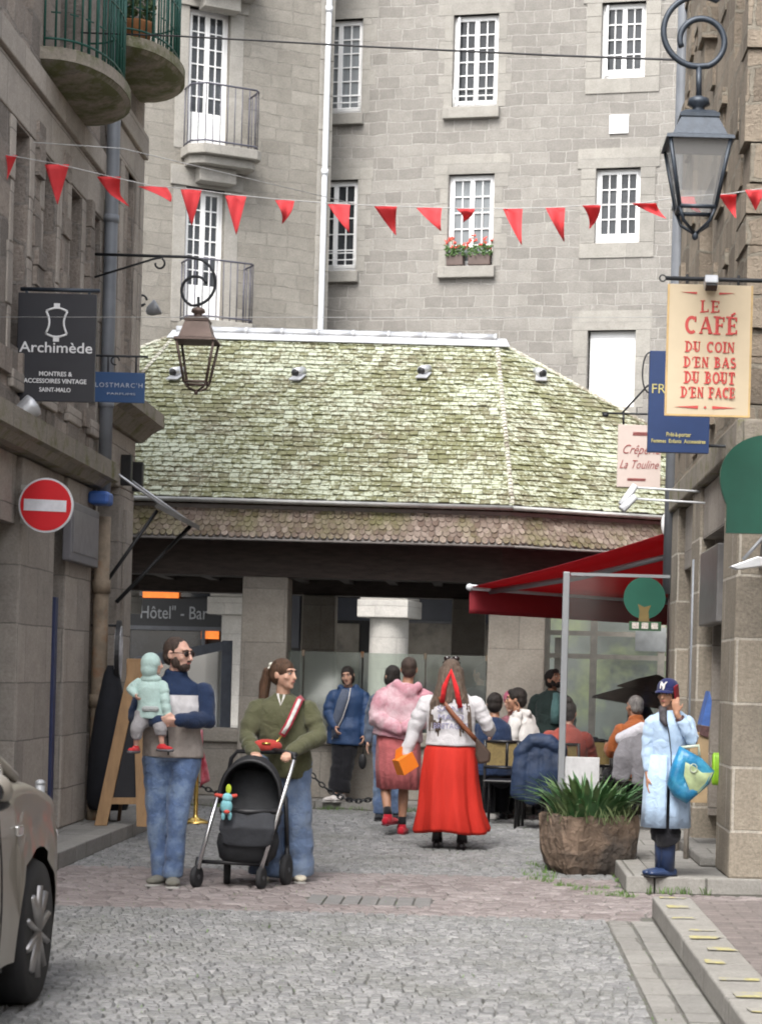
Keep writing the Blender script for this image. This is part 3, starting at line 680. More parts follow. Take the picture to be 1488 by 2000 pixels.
# arcade columns, imposts, and the dark shop fronts behind them
for x0, x1 in ((418, 496), (709, 785), (995, 1070), (1290, 1370), (150, 226)):
    p = TB.uz(x0, 1230)[0], TB.uz(x1, 1230)[0]; u = (p[0] + p[1]) / 2; r = (p[1] - p[0]) / 2; c = TB.P(u, 0, -.42); mb = MB()
    mb.lathe([(r * 1.15, 0), (r * 1.15, .2), (r * 1.02, .24), (r, .3), (r * .97, 2.52), (r * 1.0, 2.55)], c, 28)
    col = obj('column', mb, M_COLUMN, tall, world=True)
    mb = MB(); w = r * 1.30; TB.box(mb, u - w, u + w, 2.55, 2.86, -.42 - w, -.42 + w)
    TB.box(mb, u - w * .93, u + w * .93, 2.864, 3.12, -.42 - w * .9, -.42 + w * .9); obj('impost', mb, M_COLUMN, col, world=True, bevel=.015)
    mb = MB(); rows = []
    for i in range(9):
        t = i / 8; wd = w * .95 + .55 * (1 - math.cos(t * PI / 2)) ; z = 3.122 + .498 * math.sin(t * PI / 2)
        rows.append([TB.P(u - wd, z, 0.0), TB.P(u + wd, z, 0.0), TB.P(u + wd, z, -.84), TB.P(u - wd, z, -.84)])
    mb.surf(rows, False, True); obj('springer', mb, M_COLUMN, col, world=True)
SH = Face(tuple(TB.P(0, 0, -3.3).xy), (1, -.24)); 
mb = MB(); sg = MB()
SH.box(mb, -6, Lr, .0, 3.6, -.2, 0); obj('shop_back', mb, M_DARK, tall, world=True)
M_FASCIA = mat('dark blue fascia', (.05, .055, .075), .4, 0, .15, 3)
M_BEIGEIN = mat('dim warm shop interior', (.26, .235, .20), .6, 0, .3, 2.2, col2=(.09, .08, .075), c2at=.55)
for nm, (x0, y0, x1, y1), m, d in (('shop_fascia', (655, 1170, 960, 1214), M_FASCIA, .06), ('shop_fascia', (230, 1170, 500, 1228), M_BLACK, .08),
        ('shop_window', (785, 1218, 950, 1420), M_BEIGEIN, .03), ('shop_window', (655, 1218, 700, 1420), M_BEIGEIN, .03), ('shop_window', (560, 1150, 586, 1265), M_FASCIA, .03),
        ('shop_window', (255, 1232, 395, 1420), M_SHOPGLASS, .03), ('transom_window', (255, 1128, 500, 1166), M_SHOPGLASS, .02), ('transom_window', (790, 1128, 945, 1166), M_SHOPGLASS, .02), ('shop_door', (430, 1232, 470, 1450), M_SHOPGLASS, .03)):
    q = SH.rect(x0, y0, x1, y1); mb = MB(); SH.box(mb, *q, .001, d); obj(nm, mb, m, tall, world=True)
mb = MB()
for x0, y0, x1, y1 in ((785, 1166, 950, 1170), (785, 1214, 950, 1218), (940, 1128, 947, 1420), (778, 1128, 785, 1420), (860, 1128, 864, 1166), (255, 1224, 500, 1232), (395, 1232, 402, 1440)): SH.box(mb, *SH.rect(x0, y0, x1, y1), .001, .1)
split_obj('shop_frame', mb, mat('grey shop frame', (.10, .105, .12), .4), tall, world=True)
M_ORANGE = mat('orange lit panel', (.75, .18, .03), .6, emit=.45)
for x0, y0, x1, y1 in ((283, 1146, 352, 1168), (397, 1226, 430, 1248)):
    mb = MB(); SH.box(mb, *SH.rect(x0, y0, x1, y1), .05, .09); obj('orange_panel', mb, M_ORANGE, tall, world=True)
M_SIGNGREY = mat('grey sign letters', (.33, .34, .35), .5, 0, .05)
u0, z0 = SH.uz(338, 1198); lettering('"Hôtel" - Bar', M_SIGNGREY, tall, SH.P(u0, z0, .085), .36, right=SH.T, maxw=1.52)

# ------------------------------------------------------------------ the wing on the left with french windows
WG = Face((-12.0, 35.35 - .5 * (-3.0 + 12.0)), (1, .5))
# right end of the wing at pixel 645
uc = WG.uz(645, 330)[0]
wing = thing('granite_wing', 'beige granite side building with tall white french windows and iron balconies', 'building', tuple(WG.P(uc - 3, 0)))
DOOR = [WG.rect(368, 18, 448, 297), WG.rect(361, 368, 437, 634)]
fl = (DOOR[0][2] - DOOR[1][2]); DOOR.append((*DOOR[0][:2], DOOR[0][2] + fl, DOOR[0][3] + fl - .6))
holes = list(DOOR)
holes += [(q[0] - k, q[1] - k, q[2], q[3]) for q in DOOR for k in (2.6, 5.2)]
mb = MB(); wall_panel(mb, WG.P(0, 0), WG.T, WG.N, uc, 3.62, TOPZ, holes, .3); P = WG.P; mb.quad(P(0, 3.62), P(uc, 3.62), P(uc, 3.62, -3), P(0, 3.62, -3))
mb.quad(P(uc, 3.62), P(uc, 3.62, -3), P(uc, TOPZ, -3), P(uc, TOPZ))
ww = obj('wall', mb, M_FACADE2, wing, world=True)
mb = MB(); WG.box(mb, .05, uc - .02, 3.7, TOPZ, -3, -.45); obj('core', mb, M_DARK, wing, world=True)
mb = MB(); WG.box(mb, -.3, uc + .2, TOPZ, TOPZ + .5, -3.5, .4); obj('roof', mb, M_FACADE2, wing, world=True)
mb = MB()
z = 3.62
while z < TOPZ - .1:                          # long dressed corner strip
    WG.box(mb, uc - .24, uc + .012, z + .003, z + .6, -.2, .014); z += .605
obj('corner_strip', mb, M_TRIM, ww, world=True, bevel=.008)
for i, q in enumerate(DOOR):
    fw_ = window(WG, wing, *q, .20, cols=2, rows=6, leaf=2, fw=.05, kick=.55, name='french_window'); mb = MB()
    WG.box(mb, q[0] - .28, q[1] + .30, q[3], q[3] + .33, -.28, .05); WG.box(mb, q[1] + .001, q[1] + .24, q[2], q[3], -.28, .012); WG.box(mb, q[0] - .22, q[0] - .001, q[2], q[3], -.28, .012)
    obj('surround', mb, M_TRIM, fw_, world=True, bevel=.008)
    mb = MB(); z = q[2] - .01; a, b = q[0] - .10, q[1] + .42; dp = .62
    pr = [(a, 0), (a, dp - .22), (a + .22, dp), (b - .1, dp), (b, dp - .1), (b, 0)]
    mb.prism([WG.P(u, z - .16, d) for u, d in pr], (0, 0, .16)); mb.prism([WG.P(a + (u - a) * .9 + .06, z - .30, d * .8) for u, d in pr], (0, 0, .138)); WG.box(mb, a + .25, b - .35, z - .55, z - .302, 0, dp * .5)
    bal = obj('balcony', mb, M_TRIM, wing, world=True, bevel=.01)
    mb = MB(); line = [(a + .05, .02), (a + .05, dp - .26), (a + .24, dp - .06), (b - .12, dp - .06), (b - .06, dp - .14), (b - .06, .02)]
    for zz in (z + .06, z + 1.0): mb.tube([WG.P(u, zz, d) for u, d in line], .016, 6)
    for (u, d), (u2, d2) in zip(line, line[1:]):
        L = math.hypot(u2 - u, d2 - d); n = max(1, int(L / .115))
        for k in range(n + 1): t = k / n; mb.tube([WG.P(u + (u2 - u) * t, z + .0, d + (d2 - d) * t), WG.P(u + (u2 - u) * t, z + 1.0, d + (d2 - d) * t)], .0085, 5)
    obj('railing', mb, M_RAILGREY, bal, world=True)
for q in holes[3:]: window(WG, wing, *q, .20, cols=2, rows=6, kick=.6, name='french_window')
# white drainpipe at the meeting of the two fronts
mb = MB(); top, bot = at(634, -60, 34.4), at(613, 660, 34.4); x = WG.uz(632, 200)[0]
pp = [WG.P(uc - .13, z, .08) for z in np.linspace(2.8, TOPZ - .3, 9)]; mb.tube(pp, .05, 10)
for z in (4.5, 7.3, 10.1, 12.9, 15.6): mb.tube([WG.P(uc - .13, z, .08), WG.P(uc - .13, z + .1, .08)], .062, 10)
solo('drainpipe', mb, M_WHITEPIPE, 'long white drainpipe running down between the two granite fronts behind the hall', 'drainpipe', 'downpipes on the house fronts')
# flower boxes on a sill
for i, (x0, x1) in enumerate(((874, 906), (916, 958))):
    a = TB.uz(x0, 500)[0]; b = TB.uz(x1, 500)[0]; z = TB.uz(900, 520)[1]; base = TB.P((a + b) / 2, z, .0)
    t = thing('flower_box', ('shorter' if i == 0 else 'longer') + ' brown box of red geraniums on the window sill', 'flower box', tuple(base), 0, 'flower boxes on the window sill')
    mb = MB(); TB.box(mb, a, b, z + .001, z + .19, -.09, .09); obj('box', mb, mat('brown plastic', (.10, .07, .06), .6), t, world=True, bevel=.012)
    lf = MB(); fl_ = MB()
    for _ in range(130):
        c = TB.P(random.uniform(a - .03, b + .03), z + random.uniform(.16, .36), random.uniform(-.1, .14)); lf.ell(c, (.022, .022, .012), Matrix.Rotation(random.uniform(-1, 1), 3, 'X'), 6, 4)
    for _ in range(11):
        c = TB.P(random.uniform(a - .02, b + .02), z + random.uniform(.28, .5), random.uniform(-.08, .16)); lf.tube([c, c - V((0, 0, .16))], .004, 4)
        for _ in range(6): fl_.ell(c + V((random.gauss(0, .018), random.gauss(0, .018), random.gauss(0, .014))), (.017, .017, .014), None, 6, 4)
    obj('foliage', lf, mat('geranium leaves', (.09, .17, .05), .7, 0, .4, 20), t, world=True); obj('blossom', fl_, mat('geranium red', (.75, .10, .07), .6), t, world=True)
# ------------------------------------------------------------------ left house: the near front at x = -3.7
LX = -3.7
LF = Face((LX, 0), (0, 1)); LF.N = V((1, 0, 0))          # u = distance down the street, facing the street
lh = thing('shop_house', 'dark brown granite house with a mossy stone cornice over its ground floor shops', 'house', (LX, 17, 0))
up0 = 3.36
upholes = [(15.42, 15.92, 3.75, 5.62), (16.42, 16.95, 3.75, 5.62), (17.45, 17.95, 3.75, 5.62), (18.42, 18.80, 3.75, 5.62)]
upholes += [(u0 - 4.1, u1 - 4.1, a, b) for u0, u1, a, b in upholes] + [(a, b, 6.55, 8.9) for a, b, _, _ in upholes[:1]] + [(16.9, 17.75, 6.42, 8.9)] + [(11.3, 12.1, 6.6, 8.9), (13.3, 14.1, 6.6, 8.9)]
mb = MB(); LF.P_ = LF.P
wall_panel(mb, LF.P(0, 0), LF.T, LF.N, 18.92, up0, 9.6, upholes, .34, u0=8.0)
mb.quad(LF.P(18.92, 0), LF.P(18.92, 0, -1.2), LF.P(18.92, 9.6, -1.2), LF.P(18.92, 9.6))
wmb = mb
mb = MB(); LF.box(mb, 8.0, 18.9, 0, 9.5, -4.5, -.5); LF.box(mb, 8.0, 18.9, 3.2, 3.4, -1.0, -.02); obj('core', mb, M_DARK, lh, world=True)
mb = MB(); mb.prism([(LX + .3, 8, 9.6), (LX - 5, 8, 12), (LX - 5, 8, 9.6)], (0, 11, 0)); obj('roof', mb, M_DARKWOOD, lh, world=True)
# rough stones go into the wall itself
mb = wmb; random.seed(11)
for u0, u1, a, b in upholes[:4]:
    z = a - .1
    while z < b:
        h = random.uniform(.14, .3); e = random.uniform(.12, .30); u = u1 + .17
        LF.box(mb, u, min(u + e, 18.9), z, z + h - .01, -.1, random.uniform(.015, .06)); z += h
z = 3.45
while z < 3.75:
    u = 14.6
    while u < 18.4:
        l = random.uniform(.2, .5); h = random.uniform(.12, .24); LF.box(mb, u, u + l - .015, z, z + h, -.1, random.uniform(.008, .05)); u += l
    z += .25
wl = obj('wall', wmb, M_LEFT, lh, world=True)
tr = MB()
LF.box(tr, 8.0, 18.94, 6.02, 6.22, -.2, .05); LF.box(tr, 8.0, 18.94, 5.64, 6.018, -.2, .012)
def lsur(u0, u1, a, b):
    tr = MB(); LF.box(tr, u0 - .02, u1 + .02, a - .14, a - .001, -.3, .05)
    for k in range(4): z = a + k * .47; e = .16 if k % 2 else .10; LF.box(tr, u0 - e, u0 - .001, z, z + .465, -.32, .014 + .006 * (k % 2)); LF.box(tr, u1 + .001, u1 + e, z, z + .465, -.32, .014 + .006 * ((k + 1) % 2))
    return tr
obj('string_course', tr, M_LTRIM, wl, world=True, bevel=.012)
for i, (u0, u1, a, b) in enumerate(upholes):
    mb = MB(); LF.box(mb, u0, u1, a, b, -.33, -.30); w = obj('window', mb, M_SHOPGLASS, lh, world=True)
    mb = MB()
    for q in (u0, (u0 + u1) / 2 - .025, u1 - .05): LF.box(mb, q, q + .05, a, b, -.30, -.27)
    for z in np.linspace(a, b - .05, 4): LF.box(mb, u0 + .052, u1 - .052, z, z + .03, -.295, -.28)
    obj('frame', mb, mat('brown window paint', (.13, .11, .095), .6) if i == 0 else bpy.data.materials['brown window paint'], w, world=True)
    if i < 8: obj('surround', lsur(u0, u1, a, b), M_LTRIM, w, world=True, bevel=.012)
cn = MB()
prof = [(-.1, 3.16), (.10, 3.16), (.16, 3.22), (.20, 3.24), (.20, 3.40), (.14, 3.43), (-.1, 3.46)]
cn.prism([V((LX + d, 8.0, z)) for d, z in prof], (0, 10.98, 0)); obj('cornice', cn, M_LMOSS, wl, world=True)
# ground floor: piers, recessed shop windows, blue door frame
for u0, u1, d in ((8, 14.9, 0), (16.0, 17.22, 0), (17.62, 18.72, .02), (18.74, 18.93, -.03)): mb = MB(); LF.box(mb, u0, u1, .119, 3.15, -.4, d); obj('pier', mb, M_LTRIM, wl, world=True, bevel=.02)
mb = MB(); LF.box(mb, 14.9, 16.0, 2.62, 3.15, -.35, -.05); LF.box(mb, 17.2, 17.64, 2.9, 3.15, -.35, -.02); split_obj('lintel', mb, M_LTRIM, wl, world=True)
mb = MB(); LF.box(mb, 14.9, 16.0, .12, 2.62, -.40, -.34); LF.box(mb, 17.2, 17.64, .12, 2.9, -.46, -.4); obj('shop_window', mb, M_SHOPGLASS, lh, world=True)
mb = MB(); LF.box(mb, 17.26, 17.36, .12, 2.1, -.32, .015)
obj('door_frame', mb, mat('blue door paint', (.03, .04, .105), .45), lh, world=True, bevel=.006)
mb = MB(); p0, p1 = onx(110, 1040, LX), onx(166, 1040, LX)
LF.box(mb, 17.40, 18.62, 2.42, 2.93, .025, .10); a = obj('shop_panel', mb, mat('grey lilac panel', (.17, .165, .18), .5, 0, .1, 5), lh, world=True, bevel=.01)
mb = MB(); LF.box(mb, 17.46, 18.56, 2.50, 2.86, .101, .106); obj('shop_panel_sheet', mb, mat('panel sheet', (.22, .215, .23), .35), a, world=True)
# down pipe (grey above, rusty iron below the cornice) at the end of this front
pp = MB(); c = onx(197, 500, LX); ux = 18.80
pp.tube([V((LX + .10, ux, z)) for z in (3.0, 5, 7, 9.4)], .062, 12)
for z in (3.9, 5.6, 7.4, 9.2): pp.tube([V((LX + .10, ux, z)), V((LX + .10, ux, z + .07))], .072, 12)
t = thing('drainpipe', 'grey drainpipe with a rusty iron foot at the end of the brown shop house', 'drainpipe', (LX + .1, ux, .12), 0, 'downpipes on the house fronts')
obj('pipe', pp, M_PIPE, t, world=True)
mb = MB(); mb.tube([V((LX + .10, ux, z)) for z in (.121, 1.0, 2.9)], .072, 12)
for z in (.12, 1.15, 2.2): mb.tube([V((LX + .10, ux, z)), V((LX + .10, ux, z + .12))], .085, 12)
obj('pipe_foot', mb, M_RUSTPIPE, t, world=True)
mb = MB(); mb.lohi((LX + .02, 18.45, 2.99), (LX + .21, 18.7, 3.11)); solo('alarm_box', mb, mat('blue plastic', (.05, .13, .42), .4), 'small blue box under the mossy cornice beside the drainpipe', 'alarm box', bevel=.03)
# balconies of the first house with green railings
def balcony(name, u, z, hl, dp, hgt, seed, parent):
    mb = MB(); k = 14
    arc = [(u - hl * math.cos(PI * i / k), dp * math.sin(PI * i / k) ** .8 if 0 < i < k else 0) for i in range(k + 1)]
    mb.prism([LF.P(a, z - .10, d) for a, d in arc], (0, 0, .10)); rows = [[LF.P(u + (a - u) * f_, z - dz_, d * f_) for a, d in arc] for f_, dz_ in ((.99, .101), (.93, .135), (.84, .165), (.70, .19), (.50, .205), (.02, .21))]; mb.surf(rows, True)
    b = obj('balcony', mb, M_BALC, parent, world=True)
    rl = MB(); n = 44; pts = []
    for i in range(n + 1):
        t = PI * i / n; pts.append((u - hl * .9 * math.cos(t), dp * .88 * math.sin(t) ** .8 if 0 < i < n else .01))
    for zz, r in ((z + .09, .010), (z + hgt * .55, .009), (z + hgt, .016)): rl.tube([LF.P(a, zz, d) for a, d in pts], r, 6)
    for i, (a, d) in enumerate(pts):
        if i % 2 == 0: rl.tube([LF.P(a, z - .0, d), LF.P(a, z + hgt, d)], .0095, 5)
        elif i % 4 == 1:
            q = pts[min(i + 2, n)]; rl.tube([LF.P(a, z + .3, d), LF.P(q[0], z + .3, q[1])], .007, 5)
    obj('railing', rl, M_RAILGREEN, b, world=True); return b
bl = onx(178, 205, LX + .25)
balcony('balcony', 17.15, 6.42, .95, .52, 1.05, 1, lh)

# ------------------------------------------------------------------ second house beyond it
l2 = thing('corner_house', 'taller brown granite house beyond the drainpipe with a curved balcony and string course', 'house', (LX, 20, 0))
D0, D1 = 18.95, 20.95
h2 = [(19.25, 19.6, 3.9, 6.2), (20.15, 20.45, 4.6, 6.4)]
mb = MB(); wall_panel(mb, LF.P(0, 0), LF.T, LF.N, D1, 4.05, 11.0, h2 + [(19.5, 20.4, 7.6, 10.0)], .36, u0=D0)
mb.quad(V((LX, D1, 4.05)), V((LX - 5, D1 + .6, 4.05)), V((LX - 5, D1 + .6, 11)), V((LX, D1, 11))); mb.quad(V((LX - 1, D0, 0)), V((LX, D0, 0)), V((LX, D0, 11)), V((LX - 1, D0, 11)))
w2 = obj('wall', mb, M_LEFT, l2, world=True)
mb = MB(); mb.lohi((LX - 4.6, D0 + .02, 0), (LX - .52, D1 - .1, 10.9)); obj('core', mb, M_DARK, l2, world=True)
mb = MB(); mb.prism([(LX + .3, D0, 11.0), (LX - 5, D0, 13.5), (LX - 5, D0, 11.0)], (0, 2.1, 0)); obj('roof', mb, M_DARKWOOD, l2, world=True)
mb = MB()
for a, b, c, d in h2 + [(19.5, 20.4, 7.6, 10.0)]: LF.box(mb, a, b, c, d, -.35, -.32)
obj('window', mb, M_SHOPGLASS, l2, world=True)
mb = MB(); LF.box(mb, D0, D1 + .03, 6.72, 6.96, -.1, .05); LF.box(mb, D0, D1 + .01, 6.4, 6.715, -.1, .015)
for u in (19.02, 19.68, 20.52, 20.78): LF.box(mb, u, u + .17, 4.1, 6.4, -.1, .02)
obj('string_course', mb, M_LTRIM, w2, world=True, bevel=.012)
mb = MB(); pr = [(-.1, 3.84), (.04, 3.84), (.16, 3.95), (.26, 4.0), (.26, 4.13), (.18, 4.17), (-.1, 4.2)]
mb.prism([V((LX + d, D0, z)) for d, z in pr], (0, D1 - D0 + .16, 0)); obj('cornice', mb, M_LMOSS, w2, world=True)
for u0, u1, z0, z1, d in ((D0, D1, 3.3, 3.84, 0), (20.15, 20.93, .119, 3.3, 0), (18.96, 19.16, .119, 3.3, -.02), (20.34, 20.72, .2, 3.1, .03)): mb = MB(); LF.box(mb, u0, u1, z0, z1, -.5, d); obj('pier' if z0 < 3 else 'lintel', mb, M_LTRIM, w2, world=True, bevel=.015)
for u in (20.2, 20.86): mb = MB(); mb.lohi((LX - .02, u - .05, 3.32), (LX + .10, u + .05, 3.62)); obj('wall_light', mb, M_BLACK, l2, world=True, bevel=.01)
mb = MB(); LF.box(mb, 19.16, 20.15, .12, 3.3, -.45, -.40); obj('shop_door', mb, M_SHOPGLASS, l2, world=True)
balcony('balcony', 20.0, 7.42, .92, .53, 1.0, 2, l2)
# planter on the far balcony
t = thing('balcony_planter', 'terracotta pot with a clipped green bush on the upper curved balcony', 'plant pot', tuple(LF.P(19.45, 7.42, .16)))
mb = MB(); mb.lathe([(.12, .001), (.16, .20), (.17, .22), (.14, .22)], n=18); obj('pot', mb, mat('terracotta', (.34, .15, .06), .8), t)
mb = MB(); random.seed(5)
for _ in range(420):
    d = V((random.gauss(0, 1), random.gauss(0, 1), random.gauss(0, 1))).normalized() * random.uniform(.12, .19); c = V((0, 0, .36)) + d; e = V((random.gauss(0, 1), random.gauss(0, 1), random.gauss(0, 1))).normalized() * .025; f = d.cross(e).normalized() * .018; mb.quad(c - e, c + f, c + e, c - f)
obj('foliage', mb, mat('box leaves', (.06, .10, .035), .7, 0, .4, 30), t)
# house fronts on the near side of the photographer, beyond the frame: they shade the street
nb = thing('terrace_house', 'plain dark granite house front lining the near end of the street', 'house', (-4.4, 0, 0))
mb = MB(); mb.lohi((-9, -14, 0), (-4.3, 7.9, 6.5)); obj('wall', mb, M_LEFT, nb, world=True)

# ------------------------------------------------------------------ retractable awning frame folded over the far shop door
t = thing('awning_frame', 'thin folded shop awning frame with white rod and black struts', 'awning', (LX, 19.6, 3.0))
mb = MB(); a0, a1 = V((LX + .02, 19.2, 3.42)), at(338, 1002, 19.5); mb.tube([a0, a1], .014, 6)
mb.tube([V((LX + .02, 20.3, 3.42)), a1 + V((0, 1.0, 0))], .014, 6); split_obj('white_rod', mb, M_ZINC, t, world=True)
mb = MB(); mb.prism([a1 + V((-.16, -.1, .045)), a1 + V((.10, -.1, -.085)), a1 + V((.10, -.1, -.035)), a1 + V((-.13, -.1, .085))], (0, 1.2, 0)); obj('front_bar', mb, mat('dark awning bar', (.10, .095, .09), .6), t, world=True)
mb = MB(); mb.tube([a1 + V((-.15, 0, .02)), V((LX + .02, 19.3, 2.28))], .018, 6); mb.tube([a1 + V((.04, .9, -.05)), V((LX + .02, 20.0, 2.16))], .022, 6); split_obj('strut', mb, M_BLACK, t, world=True)

# ------------------------------------------------------------------ hanging signs on the left
def hang_sign(name, label, x0, y0, x1, y1, D, th, m, edge=None, bev=.003):
    a, b = at(x0, (y0 + y1) / 2, D), at(x1, (y0 + y1) / 2, D); zt, zb = at((x0 + x1) / 2, y0, D).z, at((x0 + x1) / 2, y1, D).z
    cx = (a.x + b.x) / 2; t = thing(name, label, 'shop sign', (cx, D, zt), 0, 'hanging shop signs')
    mb = MB(); mb.lohi((a.x, D, zb), (b.x, D + th, zt)); obj('board', mb, m, t, world=True, bevel=bev)
    return t, a.x, b.x, zb, zt
M_LETTER = mat('white lettering', (.72, .72, .73), .5, 0, .03)
t, xa, xb, za, zb = hang_sign('shop_sign', 'black square hanging sign with a white watch outline and wide lettering', 34, 573, 187, 784, 15.75, .03, mat('sign black', (.022, .022, .028), .45, 0, .1, 4))
cx = (xa + xb) / 2; W = xb - xa; Hh = zb - za; fy = 15.745
def pz(y): return zb - Hh * (y - 573) / 211
def px_(x): return xa + W * (x - 34) / 153
mb = MB(); c_ = V((px_(110), fy, pz(630))); hw, hh = W * .135, Hh * .105
out = []
for i in range(9): t_ = i / 8; out.append((-hw + hw * .32 * math.sin(PI * t_), -hh + 2 * hh * t_))
left = [V((c_.x + u, fy, c_.z + w)) for u, w in out]; right = [V((c_.x - u, fy, c_.z + w)) for u, w in out]
topc = [V((c_.x - hw + 2 * hw * i / 6, fy, c_.z + hh + hh * .28 * math.sin(PI * i / 6))) for i in range(7)]; botc = [V((c_.x - hw + 2 * hw * i / 6, fy, c_.z - hh - hh * .28 * math.sin(PI * i / 6))) for i in range(7)]
for l in (left, right, topc, botc): mb.tube(l, (.0085, .004), 6, ref=(0, 0, 1) if l in (topc, botc) else (1, 0, 0))
for s_ in (1, -1): mb.box((c_.x, fy, c_.z + s_ * hh * 1.45), (W * .075, .006, Hh * .05))
obj('emblem', mb, M_LETTER, t, world=True)
lettering('Archimède', M_LETTER, t, (cx, fy, pz(680)), .115, maxw=W * .93, bold=.0008)
lettering('MONTRES &', M_LETTER, t, (cx, fy, pz(731)), .048, maxw=W * .42, bold=.0006)
lettering('ACCESSOIRES VINTAGE', M_LETTER, t, (cx, fy, pz(745)), .048, maxw=W * .80, bold=.0006)
lettering('SAINT-MALO', M_LETTER, t, (cx, fy, pz(762)), .046, maxw=W * .40, bold=.0006)
mb = MB(); mb.tube([V((LX - .0, 15.765, zb + .03)), V((xb + .02, 15.765, zb + .03))], .016, 8)
for x in (xa + .06, xb - .06): mb.box((x, 15.765, zb + .012), (.02, .02, .03))
obj('bracket', mb, M_BLUEIRON, t, world=True)
t, xa, xb, za, zb = hang_sign('shop_sign', 'small wide blue hanging sign with pale letters beyond the black sign', 183, 727, 283, 786, 17.6, .025, mat('sign mid blue', (.02, .062, .165), .45, 0, .08, 4))
cx = (xa + xb) / 2; W = xb - xa; fy = 17.595
lettering("LOSTMARC'H", mat('pale sign letters', (.42, .45, .52), .5), t, (cx, fy, za + (zb - za) * .56), .055, maxw=W * .92, space=1.25)
lettering("PARFUMS", bpy.data.materials['pale sign letters'], t, (cx + .02, fy, za + (zb - za) * .28), .026, maxw=W * .55)
mb = MB(); mb.tube([V((LX, 17.612, zb + .14)), V((xb + .02, 17.612, zb + .14))], .010, 6)
for x in (xa + .12, xb - .08): mb.tube([V((x, 17.612, zb + .14)), V((x, 17.612, zb + .0))], .008, 6)
mb.tube([V((xa + .18, 17.612, zb + .14)) + V((.035 * math.cos(a), 0, -.04 + .035 * math.sin(a))) for a in np.linspace(0, 5, 12)], .007, 5)
obj('bracket', mb, M_IRON, t, world=True)
# no entry sign
D = 15.9; a = at(91, 987, D); r = 53.5 * D / F
t = thing('road_sign', 'round red no entry sign with a white bar fixed to the brown house', 'road sign', (a.x, D, a.z))
mb = MB(); Rx = Matrix.Rotation(R(90), 3, 'X'); mb.lathe([(r, -.012), (r, .012)], (0, 0, 0), 48, False, Rx); obj('plate', mb, mat('sign rim white', (.62, .63, .66), .4), t)
mb = MB(); mb.lathe([(r * .93, .013), (r * .93, .0155)], (0, 0, 0), 48, False, Rx); obj('red_disc', mb, mat('sign red', (.62, .012, .02), .35, 0, .06, 5), t)
mb = MB(); mb.box((-.005, -.018, -.002), (r * 1.55, .004, r * .42), Rm=Matrix.Rotation(R(1), 3, 'Y')); obj('bar', mb, mat('sign white', (.66, .66, .70), .4), t)
mb = MB()
for z in (.10, -.08): mb.tube([V((0, .02, z)), V((LX - a.x, .02, z))], .016, 6)
mb.lohi((LX - a.x, .045, -.14), (LX - a.x + .17, .16, .16)); obj('bracket', mb, mat('beige wall box', (.42, .40, .36), .6), t)
# projector lamp on the cornice
p = at(38, 806, 15.6); t = thing('floodlight', 'white floodlight standing on the mossy cornice below the black sign', 'floodlight', (LX + .12, 15.6, 3.27))
mb = MB(); Rm = Matrix.Rotation(R(50), 3, 'Y') @ Matrix.Rotation(R(-20), 3, 'X'); mb.lathe([(.03, -.12), (.055, -.10), (.085, .05), (.09, .09), (.07, .10)], (-.03, 0, .18), 16, True, Rm); obj('lamp_head', mb, M_ZINC, t)
mb = MB(); mb.tube([V((-.05, 0, .12)), V((-.12, 0, 0.02))], .03, 8); obj('arm', mb, M_GREYMETAL, t)

# ------------------------------------------------------------------ street lanterns on scrolled brackets
def lantern(t, c, w, T, body, glazed, fr=.34, fb=.80):
    """square lantern hanging under c, T tall: finial, cap, roof, tapered cage, pointed foot; fr, fb = rim and cage bottom"""
    W = w / 2 * 1.414; zr = -fr * T; zb = -fb * T; mb = MB()
    mb.lathe([(.05 * w, 0), (.15 * w, -.02 * T), (.17 * w, -.06 * T), (.09 * w, -.08 * T), (.10 * w, -.11 * T), (.2 * w, -.13 * T)], c, 14)
    mb.lathe([(W * .40, -.12 * T), (W * .58, -.15 * T), (W * .58, -.175 * T)], c, 4, False); mb.lathe([(W * .54, -.175 * T), (W * .80, zr + .03 * T), (W * .98, zr + .015 * T), (W, zr - .01 * T)], c, 4, False)
    cap = obj('cap', mb, body, t, world=True)
    zt = zr - .005 * T; mb = MB(); A = w / 2 * .88; B = A * .60; cs = [(-1, -1), (1, -1), (1, 1), (-1, 1)]; h = T * (1 - fb); rr = .034 * w
    for x, y in cs: mb.tube([c + V((x * A, y * A, zt)), c + V((x * B, y * B, zb))], rr, 5); mb.tube([c + V((x * B, y * B, zb)), c + V((x * B * .75, y * B * .75, zb - h * .45)), c + V((0, 0, zb - h * .85))], rr * .75, 5)
    for z, r in ((zt + .01, A), (zb, B)):
        for (x, y), (x2, y2) in zip(cs, cs[1:] + cs[:1]): mb.tube([c + V((x * r, y * r, z)), c + V((x2 * r, y2 * r, z))], rr, 5)
    mb.ell(c + V((0, 0, zb - h * .9)), (.05 * w, .05 * w, .07 * w), None, 8, 6); obj('cage', mb, body, t, world=True)
    if glazed:
        g = MB()
        for (x, y), (x2, y2) in zip(cs, cs[1:] + cs[:1]): g.quad(c + V((x * A, y * A, zt)) * 1, c + V((x2 * A, y2 * A, zt)), c + V((x2 * B, y2 * B, zb)), c + V((x * B, y * B, zb)))
        obj('glass', g, M_LAMPGLASS, t, world=True)
def spiral(c, r0, r1, a0, a1, n=40):
    return [V((c.x + (r0 + (r1 - r0) * i / n) * math.cos(a0 + (a1 - a0) * i / n), c.y, c.z + (r0 + (r1 - r0) * i / n) * math.sin(a0 + (a1 - a0) * i / n))) for i in range(n + 1)]
D = 18.6; p = at(388, 600, D); px = D / F
t = thing('street_lamp', 'brown square lantern hanging on a curled iron bracket before the mossy roof', 'street lamp', (p.x, D, p.z), 0, 'wall lanterns')
